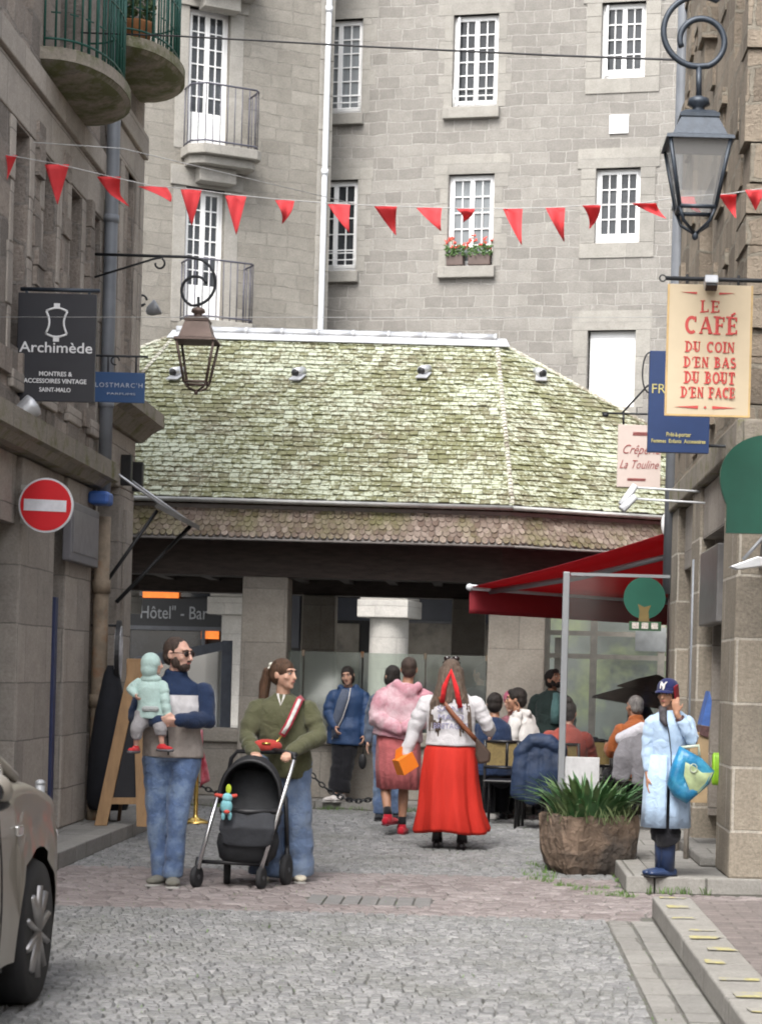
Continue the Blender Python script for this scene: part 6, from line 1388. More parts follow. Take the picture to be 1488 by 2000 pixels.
# --- the woman in the red skirt walking away
RP = gnd(874, 1658)
Rd = human('long haired woman in a white sweatshirt and long bright red skirt walking away', RP, 1.68,
    dict(hed=(-.01, .02, 1.615), nec=(-.0, 0, 1.455), che=(-.01, 0, 1.26), wai=(-.0, 0, 1.09), pel=(-.0, 0, .95), shL=(-.21, 0, 1.385), shR=(.21, 0, 1.385), elL=(-.33, .0, 1.12), wrL=(-.40, -.02, .865), elR=(.335, .02, 1.14), wrR=(.36, .17, 1.08), anL=(-.10, .02, .085), anR=(.13, -.05, .085), knL=(-.1, .02, .5), knR=(.13, 0, .5)),
    head=(R(180), R(0), 0), skinm=SK, build=1.08, toes=(R(176), R(180)), face=False, curl=(1.3, .8), palm=((1, 0, 0), (-1, 0, 0)), thumb=((0, 1, 0), (0, 0, 1)))
SWEAT = cloth('white sweatshirt', (.62, .60, .62), .06); sw = coat_top(Rd, SWEAT, hem=.0, inf=.052, slinf=.018, fold=.02, collar=.01)
M_PRINT = mat('print lilac', (.28, .27, .42), .8)
for i, (tx, w) in enumerate((('SAINT', .24), ('MALO', .22), ('BRETAGNE', .30))):
    lettering(tx, M_PRINT, Rd.root, RP + V((.0, -.178 + i * .004, 1.235 - i * .075)), .07, maxw=w, name='print')
REDS = mat('bright red skirt', (.50, .028, .018), .75, 0, .1, 4, .004, 20, spec=.2, stretch=(3, 3, .5)); c = Rd.J['pel']
ringcloth('skirt', REDS, Rd.root, [(c + V((0, 0, .02)), .20, .14, 0), (c + V((.0, 0, -.04)), .228, .176, .003), (c + V((.0, 0, -.3)), .248, .21, .010), (c + V((.015, -.0, -.55)), .268, .235, .018), (c + V((.035, -.01, -.73)), .312, .27, .026), (c + V((.04, -.01, -.76)), .300, .258, .026)], nple=9, seed=1.0)
BOOT = mat('black boot leather', (.02, .016, .018), .35); shoes(Rd, BOOT, M_BLACK, 1.15, name='boot')
mb = MB()
for s_ in 'LR': an = Rd.J['an' + s_]; mb.tube([an + V((0, 0, .13)), an + V((0, 0, .05)), an + V((0, 0, -.02))], [.05, .044, .05], 12)
split_obj('boot_shaft', mb, BOOT, Rd.root)
random.seed(4); hair(Rd, H_LONG, 'long', L=.46, gap=.30, fold=.012)
f = lambda o: Rd.J['hed'] + Rd.M @ V(o); mb = MB(); rb = [f((.07, .20, -.26)), f((.055, .185, -.12)), f((.0, .150, .02)), f((-.05, .185, -.13)), f((-.09, .21, -.30))]
M_RIBBON = cloth('scarlet ribbon', (.62, .025, .03), .08); obj('ribbon', band(rb, .042), M_RIBBON, Rd.root, solid=.012)
mb = MB(); 
for q in (-1, 1): mb.ell(f((q * .038, -.01, .128)), (.034, .014, .024), None, 12, 8)
mb.tube([f((-.08, .0, .09)), f((0, -.0, .135)), f((.08, .0, .09))], .006, 5); obj('sunglasses', mb, bpy.data.materials['dark lenses'], Rd.root)
# bags
t = thing('crossbody_bag', 'brown crossbody bag on a tan strap over the white sweatshirt', 'bag', tuple(RP + V((.27, -.1, .95))))
TAN = mat('tan leather', (.22, .075, .035), .5); obj('strap', band([RP + V(q) for q in ((-.14, -.05, 1.40), (-.09, -.165, 1.32), (.03, -.195, 1.18), (.15, -.19, 1.05), (.235, -.17, .96))], .04), TAN, t, world=True, solid=.005)
mb = MB(); mb.prism([RP + V((.225, -.20, 1.0)), RP + V((.36, -.20, .86)), RP + V((.35, -.20, .78)), RP + V((.25, -.20, .76)), RP + V((.22, -.20, .84))], (0, .09, 0)); obj('pouch', mb, mat('dark brown leather', (.06, .035, .025), .5), t, world=True, bevel=.02)
c = RP + V((-.40, -.03, .76)); t = thing('orange_bag', 'small bright orange paper bag held by the woman in the red skirt', 'bag', tuple(c), R(38)); M_OR = mat('orange card', (.80, .22, .02), .55, 0, .05, 5)
mb = MB(); Rm = Matrix.Rotation(R(-28), 3, 'Y'); vs = [Rm @ V(q) for q in ((-.085, -.05, .06), (.085, -.05, .06), (.085, .05, .06), (-.085, .05, .06), (-.09, -.06, -.09), (.09, -.06, -.09), (.09, .06, -.09), (-.09, .06, -.09))]
mb.add(vs, [(4, 5, 6, 7), (0, 1, 5, 4), (1, 2, 6, 5), (2, 3, 7, 6), (3, 0, 4, 7), (0, 1, 2, 3)]); obj('bag_body', mb, M_OR, t, bevel=.006)
mb = MB(); mb.prism([Rm @ V((-.085, 0, .06)), Rm @ V((.085, 0, .06)), Rm @ V((.035, 0, .135)), Rm @ V((-.035, 0, .135))], (0, .006, 0)); obj('bag_top', mb, M_OR, t)
# --- the woman in the cap, phoning on the pavement
CP = V((*gnd(1297, 1712, .12).xy, .12))
Cp = human('small woman in a pale blue coat and navy cap with a phone at her ear', CP, 1.43,
    dict(hed=(-.02, -.04, 1.60), nec=(.0, .0, 1.455), shL=(-.145, -.02, 1.40), shR=(.15, .01, 1.40), elL=(-.17, .0, 1.12), wrL=(-.175, -.05, .88), elR=(.215, -.10, 1.19), wrR=(.055, -.15, 1.44), anL=(-.02, .04, .085), anR=(.02, -.02, .085), knL=(-.03, 0, .5), knR=(.02, -.02, .5), hiL=(-.07, 0, .93), hiR=(.07, 0, .93)),
    head=(R(-28), R(2), 0), skinm=SKT, build=.84, toes=(R(-60), R(-60)), curl=(.5, 1.1), palm=((1, 0, 0), (.3, .6, 0)), thumb=((0, -1, 0), (0, -.2, 1)), hd=(None, (-.15, .05, 1)))
trousers(Cp, BLACKCL, .006, .045, -.22); c = Cp.J['pel']
PALE = cloth('pale blue cotton', (.40, .53, .70), .07, .006, 30)
co = coat_top(Cp, PALE, hem=-.1, inf=.020, slinf=.018, sleeve=.75, fold=.024, name='coat')
rows = []
for z, rx, ry in ((.10, .140, .112), (-.08, .162, .132), (-.25, .168, .140), (-.42, .175, .148)):
    rows.append([Cp.J['pel'] + V((math.cos(a) * (rx + .006 * math.sin(a * 9)), math.sin(a) * (ry + .006 * math.sin(a * 9)), z)) for a in np.linspace(R(-86), R(266), 60)])
mb = MB(); mb.surf(rows); obj('coat_skirt', mb, PALE, co, solid=.004)
mb = MB(); mb.tube([Cp.J['nec'] + V((-.03, -.095, -.04)), Cp.J['che'] + V((-.01, -.155, 0)), Cp.J['wai'] + V((.01, -.15, 0)), c + V((.015, -.16, -.1))], .004, 5); obj('coat_edge', mb, BLACKCL, co)
mb = MB(); mb.tube([Cp.J['nec'] + V((-.05, -.06, .03)), Cp.J['nec'] + V((-.05, -.115, -.06)), Cp.J['che'] + V((-.03, -.15, .05))], [.03, .028, .012], 8); obj('scarf', mb, mat('dark print scarf', (.05, .045, .05), .8, 0, .8, 40), Cp.root)
BOOTB = mat('navy rubber boot', (.025, .045, .11), .35)
shoes(Cp, BOOTB, M_BLACK, 1.3, name='boot'); mb = MB()
for s_ in 'LR': mb.tube([Cp.J['an' + s_] - V((0, 0, .02)), Cp.J['an' + s_].lerp(Cp.J['kn' + s_], .45), Cp.J['an' + s_].lerp(Cp.J['kn' + s_], .8)], [.052, .056, .062], 14)
split_obj('boot_shaft', mb, BOOTB, Cp.root); hair(Cp, H_DARK, 'loose')
f = lambda o: Cp.J['hed'] + Cp.M @ (V(o) * Cp.hs); mb = MB(); CAPM = cloth('navy cap cloth', (.018, .022, .085), .08, .002)
mb.ell(f((0, .012, .066)), (.094 * Cp.hs, .108 * Cp.hs, .082 * Cp.hs), Cp.M, 20, 12); mb.tube([f((0, .012, .035)), f((0, .012, .06))], [(.095 * Cp.hs, .110 * Cp.hs)] * 2, 20, ref=Cp.M @ V((1, 0, 0))); cp = obj('cap', mb, CAPM, Cp.root)
rows = [[f((math.sin(a) * .085, -.055 - math.cos(a) * .045 - t_ * .045 * math.cos(a), .046 - t_ * .02 - .012 * abs(math.sin(a)))) for a in np.linspace(-1.3, 1.3, 11)] for t_ in np.linspace(0, 1, 4)]
mb = MB(); mb.surf(rows); obj('peak', mb, CAPM, cp, solid=.006)
rv = Cp.M @ V((1, 0, 0)); uv_ = Cp.M @ V((0, .25, 1)).normalized()
for ch, dx in (('N', -.004), ('Y', .004)): lettering(ch, WHITECL, cp, CP + f((0, -.104, .078)) + rv * dx, .055 if ch == 'N' else .085, right=tuple(rv), up=tuple(uv_), bold=.001)
mb = MB(); a_ = f((.095, -.02, .01)); mb.box(a_, (.014, .07, .13), Rm=Cp.M @ Matrix.Rotation(R(15), 3, 'X')); props(obj('phone', mb, mat('dark red case', (.22, .01, .02), .4), None, bevel=.006), 'dark red phone pressed to the ear of the woman in the cap', 'phone'); bpy.data.objects['phone'].location = CP
mb = MB(); w = Cp.J['wrR'].lerp(Cp.J['elR'], .2); d = (Cp.J['elR'] - Cp.J['wrR']).normalized(); mb.tube([w - d * .015, w + d * .02], .034, 12); obj('bracelet', mb, mat('dark bracelet', (.07, .03, .03), .5), Cp.root)
# her bag
b0 = CP + V((.21, -.10, .0)); t = thing('shopping_bag', 'large blue and pale green shopping bag on the arm of the capped woman', 'bag', tuple(b0 + V((0, 0, .75))))
s = 270; q = lambda x, y: V(((x - 1297) / s - .02, 0, (1712 - y) / s))
out = [(1320, 1456), (1362, 1478), (1387, 1502), (1378, 1528), (1352, 1552), (1336, 1566), (1310, 1552), (1298, 1530), (1304, 1500)]
rows = []; cc = q(1340, 1515)
for dd, sc_ in ((-.02, 0.02), (-.075, .55), (-.075, .85), (-.03, 1.0), (.03, 1.0), (.06, .85), (.06, .02)): rows.append([CP + V((cc.x, -.19 + dd, cc.z)) + (q(*o_) - cc) * sc_ for o_ in out])
mb = MB(); mb.surf(rows, True, True); obj('bag_body', mb, mat('glossy blue plastic', (.015, .17, .34), .4, 0, .4, 9, .012, 14, col2=(.05, .28, .42), c2at=.55), t, world=True)
out2 = [(1330, 1486), (1345, 1492), (1362, 1504), (1384, 1504), (1372, 1528), (1356, 1545), (1340, 1540), (1328, 1512)]; c2 = q(1350, 1515)
mb = MB(); mb.surf([[CP + V((c2.x, -.28 + dd, c2.z)) + (q(*o_) - c2) * sc_ for o_ in out2] for dd, sc_ in ((0, .02), (0, .5), (.02, 1.0))], True, True); obj('print_panel', mb, mat('pale green plastic', (.33, .40, .22), .3, 0, .3, 12), t, world=True)
mb = MB(); mb.tube([CP + q(1322, 1460) + V((0, -.14, 0)), CP + V(Cp.J['elR']) + V((.03, -.05, -.02)), CP + q(1360, 1478) + V((0, -.14, 0))], .012, 6); mb.tube([CP + q(1345, 1497) + V((.025 * math.cos(a), -.29, .03 * math.sin(a))) for a in np.linspace(0, 6.28, 16)], .004, 5); obj('handle', mb, mat('pale handle', (.45, .5, .4), .4), t, world=True)
# --- the woman leaning on the parapet
LP = gnd(668, 1566, .08); LP.z = .08
Ln = human('woman in a loose blue rain jacket leaning back against the stone parapet', LP, 1.55,
    dict(hed=(.02, .12, 1.60), nec=(.03, .18, 1.45), che=(.05, .2, 1.27), wai=(.04, .22, 1.08), pel=(.03, .2, .93), shL=(-.13, .17, 1.39), shR=(.21, .2, 1.39), elL=(-.20, .16, 1.14), wrL=(-.12, .02, .96), elR=(.29, .14, 1.10), wrR=(.26, .02, .86), hiL=(-.05, .2, .92), hiR=(.11, .2, .92), knL=(-.06, .07, .5), knR=(.04, .06, .5), anL=(-.09, -.05, .085), anR=(-.0, -.02, .085)),
    head=(R(-8), R(4), R(-8)), skinm=SK, build=1.1, toes=(R(-40), R(-25)), curl=(1, 1))
trousers(Ln, BLACKCL, .02, .02, -.04); c = Ln.J['pel']; BLUEJ = mat('blue rain cloth', (.021, .056, .145), .6, 0, .15, 6, .008, 22)
co = coat_top(Ln, BLUEJ, hem=-.20, inf=.05, flare=.02, slinf=.03, hood=(0, 1, 0), fold=.03); hair(Ln, H_DARK, 'loose'); shoes(Ln, cloth('white trainer', (.62, .58, .56)), SOLE)
mb = MB(); mb.tube([Ln.J['nec'] + V((-.03, -.085, -.03)), Ln.J['che'] + V((-.07, -.165, 0)), Ln.J['wai'] + V((-.11, -.165, 0)), c + V((-.13, -.165, -.1))], [.045, .06, .055, .04], 10); obj('shirt', mb, cloth('grey blue shirt', (.10, .12, .17)), Ln.root)
mb = MB(); mb.tube([Ln.J['nec'] + V((.03, -.10, .0)), Ln.J['che'] + V((-.0, -.20, .03)), Ln.J['wai'] + V((-.05, -.21, 0)), c + V((-.16, -.19, -.12))], .006, 5); obj('zip', mb, WHITECL, co)
t = thing('wrist_bag', 'small black pouch hanging from the hand of the woman on the parapet', 'bag', tuple(LP + V((.24, -.02, .55)))); w = LP + Ln.J['wrR']
mb = MB(); mb.tube([w + V((0, -.03, -.07)), w + V((-.01, -.03, -.22))], .006, 5); obj('strap', mb, M_BLACK, t, world=True); mb = MB(); mb.ell(w + V((-.01, -.03, -.30)), (.045, .03, .09), None, 12, 8); obj('pouch', mb, M_BLACK, t, world=True)
# --- someone hidden behind the pink hoodie
HP = V((at(757, 1400, 21.4).x + .03, 21.4, 0))
Hd = human('dark haired person mostly hidden behind the man in the pink hoodie', HP, 1.62, dict(), head=(R(-150), 0, 0), skinm=SK, face=False, voxel=.011)
trousers(Hd, JEAN, .018); coat_top(Hd, cloth('slate jacket', (.09, .11, .15)), inf=.03); hair(Hd, H_DARK, 'loose'); shoes(Hd, BLACKCL, M_BLACK)
# --- dark haired woman standing under the hall
QP = V((at(936, 1400, 24.6).x, 24.6, .08))
Qd = human('dark haired person in black standing under the hall behind the red skirt', QP, 1.60, dict(), head=(R(-120), 0, 0), face=False, voxel=.011); trousers(Qd, BLACKCL); coat_top(Qd, BLACKCL, inf=.03); hair(Qd, H_DARK, 'bun'); shoes(Qd, BLACKCL, M_BLACK)
# --- the standing man on the terrace, looking down
TP = gnd(1078, 1590); TP = V((at(1076, 1400, 22.9).x, 22.9, 0))
Tm = human('bearded man in a dark green jacket and teal shirt standing on the terrace', TP, 1.66, dict(hed=(.02, -.05, 1.60)), head=(R(42), R(-24), 0), skinm=SKT, build=1.05)
trousers(Tm, BLACKCL); jk = coat_top(Tm, cloth('bottle green jacket', (.028, .045, .042)), inf=.03, slinf=.016); hair(Tm, H_DARK, 'short'); beard(Tm, H_DARK); shoes(Tm, BLACKCL, M_BLACK)
mb = MB(); mb.tube([Tm.J['nec'] + V((.04, -.075, -.03)), Tm.J['che'] + V((.05, -.135, 0)), Tm.J['wai'] + V((.04, -.125, 0))], [.05, .065, .06], 10); obj('shirt', mb, cloth('teal shirt', (.11, .22, .22)), Tm.root)

# ------------------------------------------------------------------ cafe chairs, tables and the seated guests
M_CHAIR = mat('black chair paint', (.014, .013, .014), .4, 0, .2, 10); M_CANE = mat('ochre cane back', (.20, .145, .055), .7, 0, .25, 60)
def chair(label, loc, rz, group='bistro chairs on the terrace'):
    t = thing('bistro_chair', label, 'chair', loc, rz, group)
    mb = MB(); mb.lohi((-.20, -.20, .44), (.20, .20, .47)); obj('seat', mb, M_CHAIR, t, bevel=.012)
    for x in (-.18, .18):
        mb = MB(); mb.tube([V((x, -.18, .001)), V((x * .97, -.17, .44))], .015, 7); obj('leg', mb, M_CHAIR, t)
        mb = MB(); mb.tube([V((x * 1.05, .22, .001)), V((x, .18, .44)), V((x, .22, .88))], .016, 7); obj('leg', mb, M_CHAIR, t)
    mb = MB()
    for z in (.60, .87): mb.tube([V((-.18, .205 + .03 * (z - .6), z)), V((0, .235 + .03 * (z - .6), z)), V((.18, .205 + .03 * (z - .6), z))], .016, 6)
    mb.tube([V((-.05, .22, .6)), V((-.05, .235, .87))], .012, 6)
    bk = obj('backrest', mb, M_CHAIR, t); mb = MB(); mb.lohi((-.16, .215, .62), (-.065, .222, .855)); mb.lohi((-.035, .215, .62), (.16, .222, .855)); obj('cane_panel', mb, M_CANE, bk); return t
def seated(label, loc, rz_, hz=.50, **k):
    """seated figure facing rz_ (0 = towards the camera)"""
    fx, fy = math.sin(rz_), -math.cos(rz_); rx, ry = math.cos(rz_), math.sin(rz_); lean = k.pop('lean', .05)
    g_ = lambda s, f, z: (rx * s + fx * f, ry * s + fy * f, z)
    J = dict(pel=g_(0, -.02, hz + .06), wai=g_(0, 0, hz + .22), che=g_(0, lean * .6, hz + .40), nec=g_(0, lean, hz + .60), hed=g_(0, lean + .04, hz + .755), shL=g_(-.17, lean * .9, hz + .535), shR=g_(.17, lean * .9, hz + .535), elL=g_(-.24, lean + .10, hz + .27), elR=g_(.24, lean + .10, hz + .27), wrL=g_(-.13, lean + .32, hz + .30), wrR=g_(.13, lean + .32, hz + .30),
        hiL=g_(-.09, 0, hz + .03), hiR=g_(.09, 0, hz + .03), knL=g_(-.12, .42, hz + .02), knR=g_(.12, .42, hz + .02), anL=g_(-.11, .40, .085), anR=g_(.11, .40, .085))
    J.update(k.pop('J', {}))
    return human(label, loc, k.pop('H', 1.72), J, head=k.pop('head', (rz_, 0, 0)), yaw=rz_, toes=(rz_, rz_), voxel=.009, **k)
def tp(x, y, D): p = at(x, y, D); return V((p.x, D, 0))
# navy guest on the cane-back chair, back to us
s1 = tp(962, 1500, 21.6); chair('black bistro chair with ochre cane back panels nearest the red skirt', tuple(tp(985, 1500, 21.3)), R(172))
G1 = seated('seated guest in a navy jumper seen from behind on the cane back chair', s1 + V((0, .1, 0)), R(178), face=False, skinm=SKT, build=1.1); trousers(G1, BLACKCL); coat_top(G1, NAVY, inf=.03); hair(G1, H_DARK, 'short'); shoes(G1, BLACKCL, M_BLACK)
# white hoodie guest in profile, hand to his face
s2 = tp(1032, 1480, 21.9); chair('black bistro chair under the guest in the white hoodie', tuple(s2 + V((.12, .05, 0))), R(-100))
G2 = seated('seated man in an off white hoodie resting his cheek on his hand', s2, R(-105), face=True, skinm=SKT, build=1.12, hz=.56, lean=.12, J=dict(elR=(-.20, -.16, .86), wrR=(-.13, -.13, 1.16), elL=(-.28, .18, .84), wrL=(-.44, .1, .86)), hd=(None, (.1, 0, 1)), curl=(.8, 1.2)); trousers(G2, BLACKCL); coat_top(G2, WHITECL, inf=.04, hood=(.97, .2, 0), slinf=.025); hair(G2, H_DARK, 'short'); shoes(G2, WHITECL, M_BLACK)
s3 = tp(1001, 1480, 22.9); G3 = seated('guest in a pink knitted hat half hidden beyond the white hoodie', s3, R(-20), face=True, skinm=SKP, hz=.52); trousers(G3, BLACKCL); coat_top(G3, cloth('dusky rose jacket', (.30, .12, .15)), inf=.03); mb = MB(); mb.ell(G3.J['hed'] + V((0, .012, .05)), (.098, .108, .095)); obj('hat', mb, cloth('pink knit', (.48, .13, .20)), G3.root); shoes(G3, BLACKCL, M_BLACK)
chair('black bistro chair under the guest in the pink hat', tuple(s3), R(-20))
# rust jacket guest, back to us, hair in a bun
s4 = tp(1104, 1500, 21.0); G4 = seated('seated guest with a dark hair bun and a rust red jacket seen from behind', s4, R(165), face=False, skinm=SK, build=1.15, hz=.44); trousers(G4, NAVY); RUST = cloth('rust red jacket', (.27, .06, .045)); coat_top(G4, RUST, inf=.04, slinf=.03, collar=.03); hair(G4, H_DARK, 'bun'); shoes(G4, BLACKCL, M_BLACK)
mb = MB()
for q in (-1, 1): mb.tube([G4.J['nec'] + V((q * .10, -.06, -.06)), G4.J['che'] + V((q * .115, -.155, 0)), G4.J['wai'] + V((q * .11, -.15, 0))], .014, 6)
split_obj('backpack_strap', mb, cloth('cream strap', (.5, .36, .22)), G4.root); chair('black bistro chair under the guest in the rust jacket', tuple(s4 + V((0, -.03, 0))), R(165))
# navy coat hung on a chair
s5 = tp(1050, 1540, 20.9); t5 = chair('black bistro chair draped with a navy jacket beside the planter', tuple(s5), R(170))
t = thing('draped_jacket', 'navy blue jacket draped over a chair back beside the planter', 'jacket', tuple(s5)); BLUED = mat('draped blue cloth', (.014, .030, .072), .65, 0, .3, 7, .01, 18)
mb = MB(); mb.tube([s5 + V(q) for q in ((-.20, -.26, .78), (-.08, -.27, .90), (.08, -.27, .90), (.20, -.25, .80))], [(.07, .09), (.08, .10), (.08, .10), (.07, .09)], 12, rnd=True)
for x, z1, z2 in ((-.17, .8, .34), (-.05, .85, .30), (.08, .85, .36), (.19, .8, .42)): mb.tube([s5 + V((x * .9, -.27, z1)), s5 + V((x * 1.1, -.32, (z1 + z2) / 2)), s5 + V((x * 1.15, -.30, z2))], [(.09, .06), (.10, .055), (.085, .04)], 10, rnd=True)
obj('cloth', mb, BLUED, t, world=True, remesh=.012, smooth=4, fold=.04)
# tables
def table(label, loc):
    t = thing('cafe_table', label, 'table', loc, 0, 'small tables on the terrace'); mb = MB(); mb.lathe([(.36, .72), (.36, .745)], n=28, smooth=False); obj('tabletop', mb, M_CHAIR, t); mb = MB(); mb.lathe([(.22, .001), (.2, .02), (.03, .05), (.03, .72)], n=16); obj('pedestal', mb, M_CHAIR, t)
table('small round black table between the seated guests', tuple(tp(985, 1500, 22.4))); table('small round black table beside the guest in the orange jacket', tuple(tp(1195, 1500, 22.9)))
# orange jacket guest right of the screen
s6 = tp(1250, 1480, 21.6); G6 = seated('grey haired guest in an orange fleece seated behind the windbreak', s6, R(-150), face=False, skinm=SKT, build=1.15, hz=.52, lean=.1); trousers(G6, BLACKCL); coat_top(G6, cloth('orange fleece', (.36, .105, .032)), inf=.04, collar=.06, slinf=.028); hair(G6, H_GREY, 'crop'); shoes(G6, BLACKCL, M_BLACK)
chair('black bistro chair under the guest in the orange fleece', tuple(s6), R(-150))
s7 = tp(1246, 1560, 19.4); s7.z = .12; chair('black bistro chair covered by a grey coat beside the woman in the cap', tuple(s7), R(175))
t = thing('draped_coat', 'grey coat with a pale lining draped over the chair beside the woman in the cap', 'coat', tuple(s7))
mb = MB()
for x, z1, z2 in ((-.14, .88, .50), (0, .92, .46), (.14, .9, .5)): mb.tube([s7 + V((x * .8, -.25, z1)), s7 + V((x * 1.2, -.31, (z1 + z2) / 2)), s7 + V((x * 1.4, -.30, z2))], [(.09, .05), (.10, .05), (.09, .035)], 10, rnd=True)
obj('cloth', mb, cloth('grey coat cloth', (.17, .165, .18)), t, world=True, remesh=.012, smooth=4, fold=.03)
mb = MB(); mb.tube([s7 + V((-.2, -.24, .86)), s7 + V((0, -.25, .96)), s7 + V((.2, -.24, .93))], [(.05, .06), (.06, .07), (.05, .06)], 10, rnd=True); obj('lining', mb, cloth('pale lining', (.45, .44, .48)), t, world=True)
for i, (x, D, r_) in enumerate(((1178, 21.9, 20), (1150, 22.8, 170), (1120, 23.4, 200))): chair(('empty black bistro chair standing nearest behind the windbreak', 'empty black bistro chair at the middle of the terrace behind the windbreak', 'empty black bistro chair deepest in the terrace behind the rust jacket')[i], tuple(tp(x, 1500, D)), R(r_))
# black parasol
c = tp(1250, 1400, 24.5); t = thing('parasol', 'black terrace parasol with a low tilted canopy behind the orange fleece', 'parasol', tuple(c)); Rm = Matrix.Rotation(R(8), 3, 'Y')
mb = MB(); z = at(1240, 1362, 24.5).z; mb.lathe([(.62, -.10), (.60, -.07), (.3, .06), (.04, .16), (.02, .2)], (0, 0, z), 8, False, Rm); obj('canopy', mb, mat('black canvas', (.062, .053, .046), .8), t); mb = MB(); mb.lathe([(.5, 0), (.48, .02), (.24, .14), (.02, .22)], (.18, .2, z + .06), 8, False, Rm); obj('upper_canopy', mb, bpy.data.materials['black canvas'], t)
mb = MB(); mb.lathe([(.3, .001), (.3, .06), (.17, .10), (.16, z - .2), (.05, z)], (0, 0, 0), 12); obj('pole', mb, M_BLACK, t)
# ------------------------------------------------------------------ the pram
t = thing('pram', 'black pram with a deep hood and silver frame pushed towards the photographer', 'pram', (0, 0, 0)); O = gnd(470, 1736); O.z = 0; t.location = (O.x, O.y, 0)
s = F / O.y; kx = lambda x, y: (x - 470 - .027 * (1736 - y)) / s; kz = lambda y: (1736 - y) / s
q = lambda x, y, d=0: V((kx(x, y) , d, kz(y))) * 1.0
M_PRAM = mat('black pram cloth', (.016, .017, .02), .75, 0, .3, 12, .004, 40); M_TYRE = mat('tyre rubber', (.02, .02, .022), .8)
mb = MB()
for a, b in (((388, 1698), (424, 1555)), ((510, 1700), (573, 1482))): 
    p0, p1 = q(*a, -.04), q(*b, .06); mb.tube([p0, p0.lerp(p1, .5), p1], .0150, 8)
fo = split_obj('frame', mb, M_CHROME, t)
mb = MB(); mb.tube([q(424, 1555, .42), q(438, 1486, .40), q(450, 1472, .40), q(560, 1470, .30), q(574, 1480, .07)], .015, 8); mb.tube([q(520, 1466, .36), q(573, 1474, .2)], .019, 8); obj('handlebar', mb, M_BLACK, t)
mb = MB()
for a, b, d0, d1 in (((388, 1698), (392, 1680), 0, 0), ((548, 1560), (548, 1700), .35, .50), ((440, 1580), (436, 1690), .35, .48)): mb.tube([q(*a, d0), q(*b, d1)], .016, 8)
mb.tube([q(392, 1685, 0.02), q(512, 1688, .02)], .014, 8); mb.tube([q(540, 1590, .25), q(520, 1690, .03)], .012, 6); split_obj('chassis', mb, M_BLACK, t)
for x, y, rr, w, d, st in ((385, 1735, .078, .034, -.02, 0), (511, 1738, .080, .034, -.02, 6), (433, 1733, .098, .042, .30, 22), (550, 1735, .112, .042, .30, 8)):
    c = V((kx(x, 1720), d, rr)); Rm = Matrix.Rotation(R(-18 + st), 3, 'Z') @ Matrix.Rotation(R(90), 3, 'Y'); mb = MB(); mb.lathe([(rr * .72, -w / 2), (rr * .95, -w / 2), (rr, -w * .25), (rr, w * .25), (rr * .95, w / 2), (rr * .72, w / 2)], c, 26, True, Rm); wh = obj('wheel', mb, M_TYRE, t)
    mb = MB(); mb.lathe([(rr * .70, -w * .4), (rr * .70, w * .4)], c, 20, False, Rm); mb.lathe([(.018, -w * .6), (.018, w * .6)], c, 10, False, Rm); obj('rim', mb, mat('grey plastic rim', (.06, .06, .065), .5), wh)
    mb = MB(); mb.tube([c + V((0, 0, .0)), c + V((0, .03, rr + .02)), c + V((0, .05, rr + .05))], [.014, .018, .016], 8); obj('fork', mb, M_BLACK, wh)
# hood: a deep half shell open towards us
rows = []; hc = q(485, 1560, .30)
for i in range(11):
    th = i / 10; yy = -.20 + .42 * th; sc_ = math.sqrt(max(0.02, 1 - (max(0, th - .25) / .78) ** 2)); W2, H2 = .215 * sc_, .335 * (.90 + .10 * min(1, th * 4)) * sc_
    rows.append([hc + V((W2 * math.cos(a), yy, -.04 + H2 * math.sin(a) ** .8 if math.sin(a) > 0 else -.04)) for a in np.linspace(0, PI, 22)])
mb = MB(); mb.surf(rows); obj('hood', mb, M_PRAM, t, solid=.012)
mb = MB(); mb.tube(rows[0], .016, 7); obj('hood_edge', mb, M_BLACK, t)
mb = MB(); a = q(485, 1600, .20)
mb.tube([a + V((0, .16, .30)), a + V((0, .12, .10)), a + V((0, .02, -.03)), a + V((0, -.14, -.05)), a + V((0, -.22, -.15))], [(.17, .04), (.19, .05), (.205, .06), (.20, .05), (.17, .03)], 14, ref=(1, 0, 0), rnd=True); obj('seat', mb, M_PRAM, t, remesh=.010, smooth=3, fold=.012)
mb = MB(); mb.tube([a + V((-.205, -.02, .04)), a + V((-.19, -.17, .06)), a + V((0, -.235, .055)), a + V((.19, -.17, .06)), a + V((.205, -.02, .04))], .02, 8); obj('bumper_bar', mb, M_BLACK, t)
mb = MB(); mb.tube([a + V((0, -.20, .03)), a + V((0, -.26, -.06)), a + V((0, -.25, -.17))], [(.19, .03), (.2, .035), (.17, .025)], 14, ref=(1, 0, 0), rnd=True); obj('footmuff', mb, mat('charcoal pram cloth', (.028, .03, .036), .8, 0, .25, 10, .006, 25), t, remesh=.010, smooth=3, fold=.015)
b = q(478, 1660, .20); rows = []
for z, w, d in ((.10, .20, .24), (.04, .21, .25), (-.06, .19, .22), (-.10, .15, .18)): rows.append([b + V((w * (abs(math.cos(a)) ** .6) * (1 if math.cos(a) > 0 else -1), d * (abs(math.sin(a)) ** .6) * (1 if math.sin(a) > 0 else -1), z)) for a in np.linspace(0, 2 * PI, 28)[:-1]])
rows.append([b + V((0, 0, -.10))] * 27); mb = MB(); mb.surf(rows, True, True); obj('basket', mb, M_PRAM, t, solid=.006)
